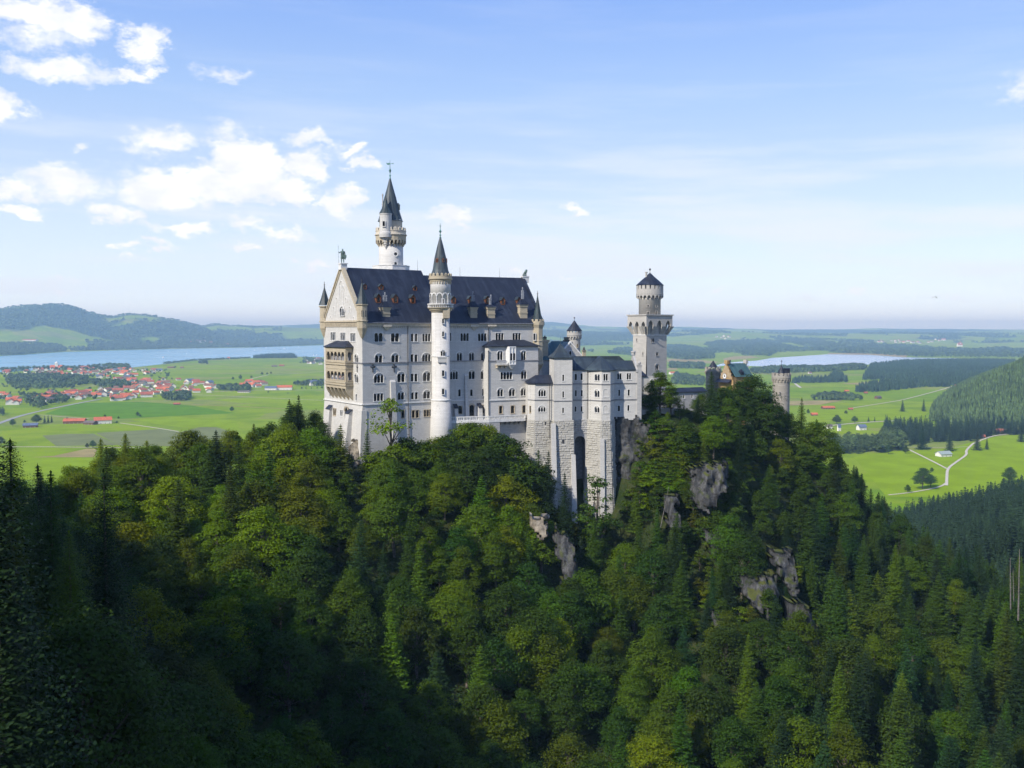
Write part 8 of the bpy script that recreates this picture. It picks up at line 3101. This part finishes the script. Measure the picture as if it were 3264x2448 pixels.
# middle wood beyond the castle rock, where single trees begin to show
P = fill(zp(Z14, (390, 700), (430, 640), (700, 640), (880, 610), (900, 560), (1000, 560), (1120, 640), (1080, 690), (900, 715), (680, 722), (500, 720)), 9, 401, True, 900)
scatter('wood', 'mixed wood beyond the outer shoulder of the castle rock', P, rq.uniform(16, 27, len(P)), MIDS + MIDL, 'wood_far', 80)
P = fill(zp(Z14, (900, 520), (930, 455), (1100, 470), (1500, 470), (1900, 430), (2260, 400), (2260, 540), (1950, 545), (1720, 600), (1450, 605), (1140, 635), (1050, 560)), 10.5, 402, True, 2600)
scatter('wood', 'black green spruce wood above the moor meadow', P, rq.uniform(17, 28, len(P)), MIDS, 'wood_dark', 81)
# dark wood on the near far-side slope
gx2, gy2 = np.meshgrid(np.arange(120, 620, 8.), np.arange(425, 1010, 8.))
X = (gx2 + rq.uniform(-3.5, 3.5, gx2.shape)).ravel()
Y = (gy2 + rq.uniform(-3.5, 3.5, gx2.shape)).ravel()
Zg = ground(X, Y)
px, py = proj(X, Y, Zg + CAMZ + 20)
ok = (px > 2560) & (px < 3420) & (Zg > -194) & (X / Y < .62)
dd_ = inpoly(px, py, [(2560, 1700), (2840, 1575), (2980, 1545), (3060, 1560), (3150, 1540), (3264, 1525), (3420, 1500), (3420, 2500), (2500, 2500)])
ok &= dd_
P = np.stack([X, Y, Zg + CAMZ - 1], 1)[ok]
scatter('wood', 'dark spruce wood on the slope below the forked track', P, rq.uniform(17, 27, len(P)), MIDS, 'wood_dark', 82)

if rest:
    A_ = np.array(rest)
    scatter('wood', 'rest of the leafy wood on the castle slope, its farther and smaller crowns', A_[:, :3], A_[:, 3], [(lambda a: (a[0] / 16.0, a[1]))(arrays(leafy(81 + s, 16.0, 5.2, 56, 60, .62, .12)[1])) for s in range(3)], 'leaf_mass', 83)
# unseen spruces added up the near bank and crest to fray its shadow edge
X, Y = rq.uniform(-200, -45, 480), rq.uniform(30, 135, 480)
ok = (X / Y < -.60)
X, Y = X[ok], Y[ok]
scatter('wood', 'added unseen spruce wood on the steep near bank, fraying the crest shadow', np.stack([X, Y, ground(X, Y) + CAMZ - 1], 1), rq.uniform(13, 24, len(X)), MIDS, 'wood_dark', 84)
# ------------------------------------------------------------------ houses, farms, barns
ROOF = {'orange red': (.50, .135, .06), 'brick red': (.36, .11, .065), 'brown': (.22, .12, .08), 'grey brown': (.15, .12, .10), 'slate blue': (.12, .15, .22)}
for k_, v_ in ROOF.items():
    flat('roof_' + k_.replace(' ', '_'), v_, .8, .15, var=.2, scale=.4)
flat('house_white', (.70, .68, .62), .8, .15, var=.1, scale=.5)
flat('house_timber', (.16, .085, .045), .85, .1, var=.25, scale=.8)
flat('pale_green_roof', (.28, .33, .30), .7, .2, var=.15)


def house_mesh(w, d, hw, hr, wall, roof, over=.9):
    m = MB()
    m.box(-w / 2, w / 2, -d / 2, d / 2, -1, hw)
    m.poly((-w / 2, -d / 2, hw), (-w / 2, d / 2, hw), (-w / 2, 0, hw + hr))
    m.poly((w / 2, -d / 2, hw), (w / 2, d / 2, hw), (w / 2, 0, hw + hr))
    m.cur = 1
    o_ = over
    zo = hw - hr * o_ / (d / 2)
    for s in (-1, 1):
        a = [(-w / 2 - o_, s * (d / 2 + o_), zo), (w / 2 + o_, s * (d / 2 + o_), zo), (w / 2 + o_, 0, hw + hr + .15), (-w / 2 - o_, 0, hw + hr + .15)]
        m.faces(a + [(x, y, z - .35) for x, y, z in a], [(0, 1, 2, 3), (0, 4, 5, 1), (0, 3, 7, 4), (1, 5, 6, 2), (7, 6, 5, 4)])
    m.box(w * .18, w * .18 + .8, -.4, .4, hw + hr * .6, hw + hr + 1.1)
    return m.mesh('house', [wall, roof])


HM = {}
for rk in ROOF:
    for j, (w, d, hw, hr) in enumerate(((15, 11, 5.0, 3.3), (20, 13, 5.6, 3.8), (12, 10, 4.6, 3.2))):
        HM[rk, j] = house_mesh(w, d, hw, hr, 'house_white', 'roof_' + rk.replace(' ', '_'))
SIZES = ['mid-sized', 'long', 'small']
HOUSEZ = [
    ('beside the blue lake', zp(Z9, (0, 1000), (300, 975), (600, 985), (900, 945), (1300, 965), (1700, 955), (2212, 1000), (2212, 1020), (1850, 1055), (1300, 1100), (1100, 1050), (600, 1055), (300, 1050), (0, 1045)), 95),
    ('in the middle of the village', zp(Z9, (1170, 1085), (1600, 1065), (1750, 1090), (2212, 1115), (2212, 1300), (1880, 1350), (1500, 1400), (1450, 1330), (900, 1390), (850, 1300), (1050, 1250), (1450, 1235), (1700, 1185), (1600, 1130)), 88),
    ('on the near side of the park', zp(Z9, (400, 1290), (750, 1275), (1150, 1275), (1250, 1340), (950, 1400), (450, 1400)), 24),
    ('at the village end by the road', zp(Z9, (0, 1305), (200, 1295), (300, 1380), (300, 1450), (40, 1450), (0, 1400)), 9),
    ('at the meadow edge of the village', zp(Z10, (0, 970), (150, 945), (400, 965), (700, 1005), (720, 1085), (560, 1120), (0, 1130)), 26),
    ('among trees on the palace side of the village', zp(Z10, (1000, 960), (1330, 965), (1330, 1045), (1170, 1050), (1020, 1035)), 11),
    ('in the lakeside hamlet by the palace', zp(Z10, (1880, 695), (2110, 680), (2110, 755), (1850, 738)), 9),
    ('in the village on the far shore', zp(Z10, (220, 450), (500, 440), (720, 450), (900, 505), (700, 520), (600, 480), (350, 470)), 9),
    ('in the village beyond the pale lake', zp(Z13, (560, 300), (1000, 295), (1330, 290), (1250, 340), (900, 335), (570, 330)), 20),
    ('in the hamlet on the hills', zp(Z12, (620, 330), (880, 345), (880, 380), (650, 360)), 6),
]
rq2 = random.Random(31)
for where, pl, cnt in HOUSEZ:
    xs, ys = [p[0] for p in pl], [p[1] for p in pl]
    got, tries = [], 0
    while len(got) < cnt and tries < 6000:
        tries += 1
        sx_, sy_ = rq2.uniform(min(xs), max(xs)), rq2.uniform(min(ys), max(ys))
        if not inpoly(sx_, sy_, pl):
            continue
        X, Y = far_hit(sx_, sy_)
        if any((X - a) ** 2 + (Y - b_) ** 2 < (19 ** 2 if Y < 6000 else 40 ** 2) for a, b_ in got):
            continue
        got.append((X, Y))
        rk = rq2.choices(list(ROOF), [4, 5, 3, 1.6, .6])[0]
        j = rq2.choices((0, 1, 2), (4, 2, 3))[0]
        o = link('house', HM[rk, j], (X, Y, float(hills(X, Y))))
        o.rotation_euler = (0, 0, R(rq2.choice((20, 24, 110, 114, 60, -30)) + rq2.uniform(-8, 8)))
        sc = rq2.uniform(1.15, 1.75) * (1 if Y < 6000 else 1.6)
        o.scale = (sc, sc, sc)
        tag(o, '%s white house with %s roof %s' % (SIZES[j], rk, where), 'house', '%s houses with %s roofs %s' % (SIZES[j], rk, where))


def farm(name, label, cat, x0, x1, yb, hpx, zf, wall, roof, rot=20, depth=.6, hr=.42, group=None):
    """single building of the plain: its width and height taken from the photo, split into wall and roof"""
    xc = (x0 + x1) / 2
    X, Y = far_hit(*zf(xc, yb))
    k = (zf(1, 0)[0] - zf(0, 0)[0]) / F * Y
    w, h = (x1 - x0) * k * 1.02, hpx * k
    d = max(w * depth, 4)
    o = thing(name, label, cat, X, Y, float(hills(X, Y)) - CAMZ, rot, group)
    BASE[o.name] = 0.
    hw, hr_ = h * (1 - hr), h * hr
    m = MB()
    m.box(-w / 2, w / 2, -d / 2, d / 2, -1, hw)
    for s in (-1, 1):
        m.poly((s * w / 2, -d / 2, hw), (s * w / 2, d / 2, hw), (s * w / 2, 0, hw + hr_))
    m.build('wall', wall, o)
    m = MB()
    ov_ = min(1.1, d * .12)
    zo = hw - hr_ * ov_ / (d / 2)
    for s in (-1, 1):
        a = [(-w / 2 - ov_, s * (d / 2 + ov_), zo), (w / 2 + ov_, s * (d / 2 + ov_), zo), (w / 2 + ov_, 0, hw + hr_ + .15), (-w / 2 - ov_, 0, hw + hr_ + .15)]
        m.faces(a + [(x, y, z - .3) for x, y, z in a], [(0, 1, 2, 3), (0, 4, 5, 1), (0, 3, 7, 4), (1, 5, 6, 2), (7, 6, 5, 4)])
    m.build('roof', roof, o)
    nd_ = min(5, max(1, int(w / 7)))
    for i in range(nd_):
        a = -w / 2 + (i + .5) * w / nd_
        m = MB()
        m.box(a - .7, a + .7, -d / 2 - .05, -d / 2 + .1, 0, min(2.4, hw * .7))
        m.build('door', 'string_dark', o)
    return o


for a in (('farmhouse', 'long low farm building with orange red roof in the open meadow', 'farm', 512, 662, 268, 38, Z11, 'house_timber', 'roof_orange_red', 12),
          ('farmhouse', 'big farmhouse with bright orange red roof and white gable in the open meadow', 'farm', 745, 868, 270, 52, Z11, 'house_white', 'roof_orange_red', 25),
          ('barn', 'brown timber barn in front of the orange roofed farmhouse', 'barn', 665, 755, 278, 30, Z11, 'house_timber', 'roof_grey_brown', -15),
          ('barn', 'pale barn with grey blue roof beside the round field trees', 'barn', 190, 290, 300, 34, Z11, 'house_timber', 'roof_slate_blue', 20),
          ('barn', 'small red roofed barn at the corner of the dark copse', 'barn', 142, 218, 1272, 28, Z10, 'house_timber', 'roof_brick_red', 10),
          ('barn', 'long dark field barn on the green flats near the lake', 'barn', 62, 142, 790, 20, Z10, 'house_timber', 'roof_brown', 5),
          ('barn', 'short dark field barn on the green flats near the lake', 'barn', 228, 264, 792, 20, Z10, 'house_timber', 'roof_brown', 5),
          ('barn', 'flat grey field shed on the flats below the shore wood', 'barn', 1420, 1488, 775, 20, Z10, 'house_timber', 'roof_grey_brown', 5),
          ('barn', 'pinkish field shed on the flats below the shore wood', 'barn', 1518, 1578, 770, 22, Z10, 'house_timber', 'roof_brick_red', 5),
          ('hall', 'wide blue roofed hall on the palace side of the village', 'hall', 1335, 1480, 1078, 52, Z10, 'house_white', 'roof_slate_blue', 8),
          ('hall', 'white farm with orange and blue roof next to the blue roofed hall', 'hall', 1490, 1680, 1075, 60, Z10, 'house_white', 'roof_orange_red', 8),
          ('hall', 'low white roofed shed beside the road below the village', 'shed', 985, 1130, 1112, 26, Z10, 'house_white', 'roof_grey_brown', 3),
          ('farmhouse', 'white farmhouse against the row of trees by the palace', 'farm', 1915, 2010, 1020, 70, Z10, 'house_white', 'roof_slate_blue', 30),
          ('farmhouse', 'white house on the lake shore beside the hedge', 'house', 838, 872, 675, 28, Z10, 'house_white', 'roof_orange_red', 30),
          ('barn', 'long barn with orange roof in the bright meadow behind the gate tower', 'barn', 350, 455, 300, 26, Z14, 'house_timber', 'roof_orange_red', 5),
          ('barn', 'little orange roofed hut on the straight meadow track', 'barn', 592, 630, 312, 22, Z14, 'house_timber', 'roof_brick_red', 5),
          ('barn', 'small brown barn under the bushes behind the gate tower', 'barn', 248, 302, 362, 28, Z14, 'house_timber', 'roof_orange_red', 5),
          ('barn', 'weathered grey barn alone in the wide meadow', 'barn', 836, 892, 206, 28, Z14, 'house_timber', 'roof_grey_brown', 30),
          ('barn', 'small barn at the tip of the spruce belt', 'barn', 736, 766, 158, 16, Z14, 'house_timber', 'roof_brick_red', 5),
          ('barn', 'red roofed barn behind the small copse', 'barn', 556, 594, 142, 18, Z14, 'house_timber', 'roof_orange_red', 5),
          ('farmhouse', 'orange roofed farm at the end of the meadow track under the hillside wood', 'farm', 1575, 1660, 104, 28, Z14, 'house_timber', 'roof_orange_red', 10),
          ('hut', 'white and brown hut with pale green roof between the arms of the forked track', 'hut', 1408, 1530, 738, 50, Z14, 'house_white', 'pale_green_roof', 18),
          ('barn', 'big red roofed barn at the top of the forked track', 'barn', 1952, 2042, 526, 44, Z14, 'house_timber', 'roof_brick_red', 5),
          ('barn', 'small red roofed shed just below the big red roofed barn', 'barn', 1808, 1850, 570, 32, Z14, 'house_timber', 'roof_brick_red', 5),
          ('house', 'tall white house with dark roof half hidden in the mixed wood', 'house', 672, 750, 494, 52, Z14, 'house_white', 'roof_slate_blue', 18),
          ('house', 'white house between conifers close to the castle rock', 'house', 490, 520, 505, 66, Z14, 'house_white', 'roof_slate_blue', 18),
          ('house', 'low white house on the road close to the castle rock', 'house', 395, 440, 482, 42, Z14, 'house_white', 'roof_grey_brown', 18),
          ('farmhouse', 'white farm with red roof behind the gallery roof', 'farm', 125, 215, 785, 32, Z12, 'house_white', 'roof_orange_red', 18),
          ('house', 'pale house on the meadow rise beside the lone gate tower', 'house', 1755, 1795, 778, 22, Z12, 'house_white', 'roof_brown', 18),
          ('farmhouse', 'large white building with long roof on the far lake shore', 'hall', 310, 480, 605, 24, Z9, 'house_white', 'roof_brick_red', 4)):
    farm(*a)
# village church by the lake, and the white church beyond the pale lake
def church(label, x0, x1, yb, hn, xt, ht, wt, zf, roof):
    o = farm('church', label, 'church', x0, x1, yb, hn, zf, 'house_white', roof, 15, .4, .5)
    X, Y = far_hit(*zf((x0 + x1) / 2, yb))
    k = (zf(1, 0)[0] - zf(0, 0)[0]) / F * Y
    dx = (xt - (x0 + x1) / 2) * k
    w = wt * k / 2
    h = ht * k
    m = MB()
    m.box(dx - w, dx + w, -w, w, 0, h * .72)
    t = m.build('steeple', 'house_white', o)
    m = MB()
    m.lathe(dx, 0, [(w * 1.15, h * .72), (w * 1.3, h * .78), (w * .9, h * .86), (w * .35, h * .92), (w * .1, h)], 10)
    m.build('onion_roof', 'house_white' if zf is Z9 else roof, t)


church('white church with orange nave roof and pale steeple above the lakeside village', 665, 805, 978, 62, 740, 112, 34, Z9, 'roof_orange_red')
church('white church with dark roof beyond the pale lake', 1455, 1515, 372, 44, 1492, 60, 14, Z13, 'roof_brick_red')
# sailing boats on the blue lake
for i, (x, y, h, fz_) in enumerate(((65, 575, 14, Z10), (305, 608, 16, Z10), (1195, 564, 14, Z10), (1345, 527, 18, Z10), (1578, 545, 26, Z10), (1592, 548, 18, Z10), (1768, 518, 14, Z10), (1965, 634, 28, Z10), (2003, 628, 24, Z10), (4, 664, 34, Z10), (2128, 828, 34, Z9))):
    X, Y = gnd(*fz_(x, y))
    k = .24412 / F * Y
    H_ = h * k
    o = thing('sailing_boat', 'white sailing boat on the blue lake, %s' % ['farthest out near the village shore', 'alone off the meadow shore', 'off the far wooded point', 'close under the far woods', 'bigger of two sailing together', 'smaller of two sailing together', 'tiny one under the woods close to the palace', 'taller of the pair just beside the palace', 'shorter of the pair just beside the palace', 'large sail off the park shore', 'large sail off the lakeside church'][i], 'boat', X, Y, .4 - CAMZ, 30)
    BASE[o.name] = 0.
    m = MB()
    m.prism([(-H_ * .28, -H_ * .06), (H_ * .2, -H_ * .08), (H_ * .42, 0), (H_ * .2, H_ * .08), (-H_ * .28, H_ * .06)], 0, H_ * .09)
    m.build('hull', 'white_paint', o)
    m = MB()
    m.faces([(0, 0, H_ * .12), (-H_ * .34, H_ * .05, H_ * .12), (0, 0, H_), (.02, -.05, H_ * .12)], [(0, 1, 2), (3, 2, 1)])
    m.faces([(H_ * .03, 0, H_ * .12), (H_ * .36, -H_ * .03, H_ * .12), (H_ * .02, 0, H_ * .85)], [(0, 1, 2)])
    m.build('sail', 'white_paint', o)

# ------------------------------------------------------------------ trees standing alone in the fields
LONE = [(Z11, 100, 295, 62, 'l', 'round dark tree beside the road bend'), (Z11, 193, 268, 26, 'l', 'low bush behind the grey blue barn'), (Z11, 285, 276, 78, 'l', 'big spreading tree behind the grey blue barn'), (Z11, 350, 266, 60, 's', 'first of three dark conifers beyond the barn'),
        (Z11, 378, 266, 62, 's', 'middle one of three dark conifers beyond the barn'), (Z11, 405, 264, 60, 's', 'last of three dark conifers beyond the barn'), (Z11, 10, 445, 74, 'l', 'large round tree beside the white field path'), (Z11, 683, 466, 44, 'l', 'lower of two round trees on the field path'), (Z11, 728, 464, 62, 'l', 'higher of two round trees on the field path'),
        (Z11, 1078, 218, 42, 'l', 'lone round tree in the middle of the wide meadow'), (Z11, 1098, 220, 22, 'l', 'small bush leaning on the lone round tree'), (Z11, 1817, 182, 46, 'l', 'solitary egg-shaped tree in the meadow before the palace'), (Z11, 525, 254, 32, 'l', 'bush at the end of the long farm roof'), (Z11, 928, 236, 22, 'l', 'bush behind the orange farmhouse'), (Z11, 915, 272, 24, 'l', 'bush beside the orange farmhouse gable'), (Z11, 822, 224, 26, 'l', 'tree top over the orange farmhouse'),
        (Z10, 1290, 886, 42, 'l', 'widest of three round trees on the field track'), (Z10, 1358, 880, 34, 'l', 'middle one of three round trees on the field track'), (Z10, 1408, 872, 34, 'l', 'outermost of three round trees on the field track'), (Z10, 1010, 950, 74, 'l', 'tall tree behind the village edge'), (Z10, 912, 950, 44, 'l', 'pale round tree behind the village edge'), (Z10, 1152, 925, 36, 'l', 'round tree at the start of the field track'),
        (Z10, 1372, 1118, 28, 'l', 'small round roadside tree below the blue roofed hall'), (Z10, 1630, 1132, 24, 'l', 'smallest roadside tree below the white farm'), (Z10, 1810, 1068, 34, 'l', 'slim young tree in the roadside row'), (Z10, 1865, 1066, 26, 'l', 'second young tree in the roadside row'), (Z10, 1935, 1066, 26, 'l', 'third young tree in the roadside row'), (Z10, 2012, 1064, 28, 'l', 'fourth young tree in the roadside row'), (Z10, 2075, 1062, 34, 'l', 'last young tree of the roadside row by the palace'),
        (Z10, 160, 790, 30, 'l', 'tree beside the long dark field barn'), (Z10, 116, 944, 32, 'l', 'lone tree above the village houses'), (Z10, 575, 748, 34, 'l', 'tree at the tip of the shore thicket'),
        (Z14, 1090, 325, 112, 's', 'tall lone spruce in the meadow, the one nearer the track'), (Z14, 1285, 326, 120, 's', 'tall lone spruce in the meadow, the one nearer the hillside'), (Z14, 568, 350, 38, 'l', 'round bush beside the meadow fence line'), (Z14, 220, 350, 50, 'l', 'leafy tree over the small brown barn'), (Z14, 482, 440, 90, 'l', 'broad tree at the road beyond the castle rock'), (Z14, 650, 430, 66, 'l', 'broad loose tree beside the road'), (Z14, 777, 420, 54, 's', 'little spruce by the road, nearer the white house'), (Z14, 834, 418, 48, 's', 'littlest spruce by the road'),
        (Z14, 1270, 675, 210, 's', 'wide bushy spruce standing out before the black wood'), (Z14, 1040, 668, 190, 's', 'olive spruce at the corner of the mixed wood'), (Z14, 1525, 690, 190, 's', 'dark slim spruce beside the white and brown hut'), (Z14, 1778, 682, 175, 's', 'dark spruce at the bend of the forked track'), (Z14, 1868, 678, 110, 's', 'short spruce beside the bend of the forked track'), (Z14, 2185, 608, 190, 's', 'massive dark spruce at the end of the moor meadow'),
        (Z14, 1275, 1045, 205, 'l', 'tall leafy tree on the moor meadow by the lower path'), (Z14, 1350, 1020, 120, 'l', 'broad leafy companion tree by the lower path'), (Z14, 1360, 884, 46, 'l', 'low bush on the moor meadow near the fork'), (Z14, 1138, 1075, 80, 'l', 'round pale tree at the lower edge of the moor meadow'), (Z14, 1120, 715, 74, 'l', 'dense bush at the upper end of the forked track'), (Z14, 960, 720, 90, 'l', 'reddish green bush at the foot of the mixed wood'), (Z14, 2080, 985, 150, 'l', 'pale leafy tree rising over the dark lower wood')]
for (zf, x, yb, h, kd, lab) in LONE:
    X, Y = far_hit(*zf(x, yb))
    k = (zf(1, 0)[0] - zf(0, 0)[0]) / F * Y
    pair = rnd.choice(LEAFY) if kd == 'l' else rnd.choice(SPRUCE)
    hh_ = max(v.co.z for v in list(pair[1].vertices)[::20])
    s_ = h * k / hh_
    c_ = TONE['deep green'] if kd == 'l' else TONE['black green']
    plant_tree('leafy_tree' if kd == 'l' else 'spruce_tree', pair, X, Y, float(hills(X, Y)), s_, rnd.uniform(0, 6), [v * rnd.uniform(1., 1.6) for v in c_], lab, 'tree', None, 1.25 if 'wide' in lab or 'broad' in lab or 'spread' in lab else 1.05)

# a paraglider's arched wing in the far sky
bp = at(2979, 950, 1850)
bd = thing('paraglider', 'thin dark arched paraglider wing hanging in the pale sky', 'paraglider', bp[0], bp[1], bp[2] - CAMZ, 18)
BASE[bd.name] = 0.
m = MB()
pts = []
for i in range(15):
    t = (i / 14 - .5) * 2
    a = t * 1.05
    ch_ = 1.5 * math.sqrt(1.02 - t * t)
    pts.append([(6.2 * math.sin(a), y_, 6.2 * math.cos(a) - 3.4 + dz) for y_, dz in ((-ch_, 0), (-ch_ * .6, .28), (ch_, .0), (-ch_ * .5, -.10))])
for a, b_ in zip(pts[:-1], pts[1:]):
    for k in range(4):
        m.poly(a[k], b_[k], b_[(k + 1) % 4], a[(k + 1) % 4])
m.build('canopy', 'string_dark', bd)
m = MB()
for i in (1, 4, 7, 10, 13):
    m.tube(pts[i][3], (0, 0, -4.4), .012, nn=3)
m.build('suspension_line', 'string_dark', bd)
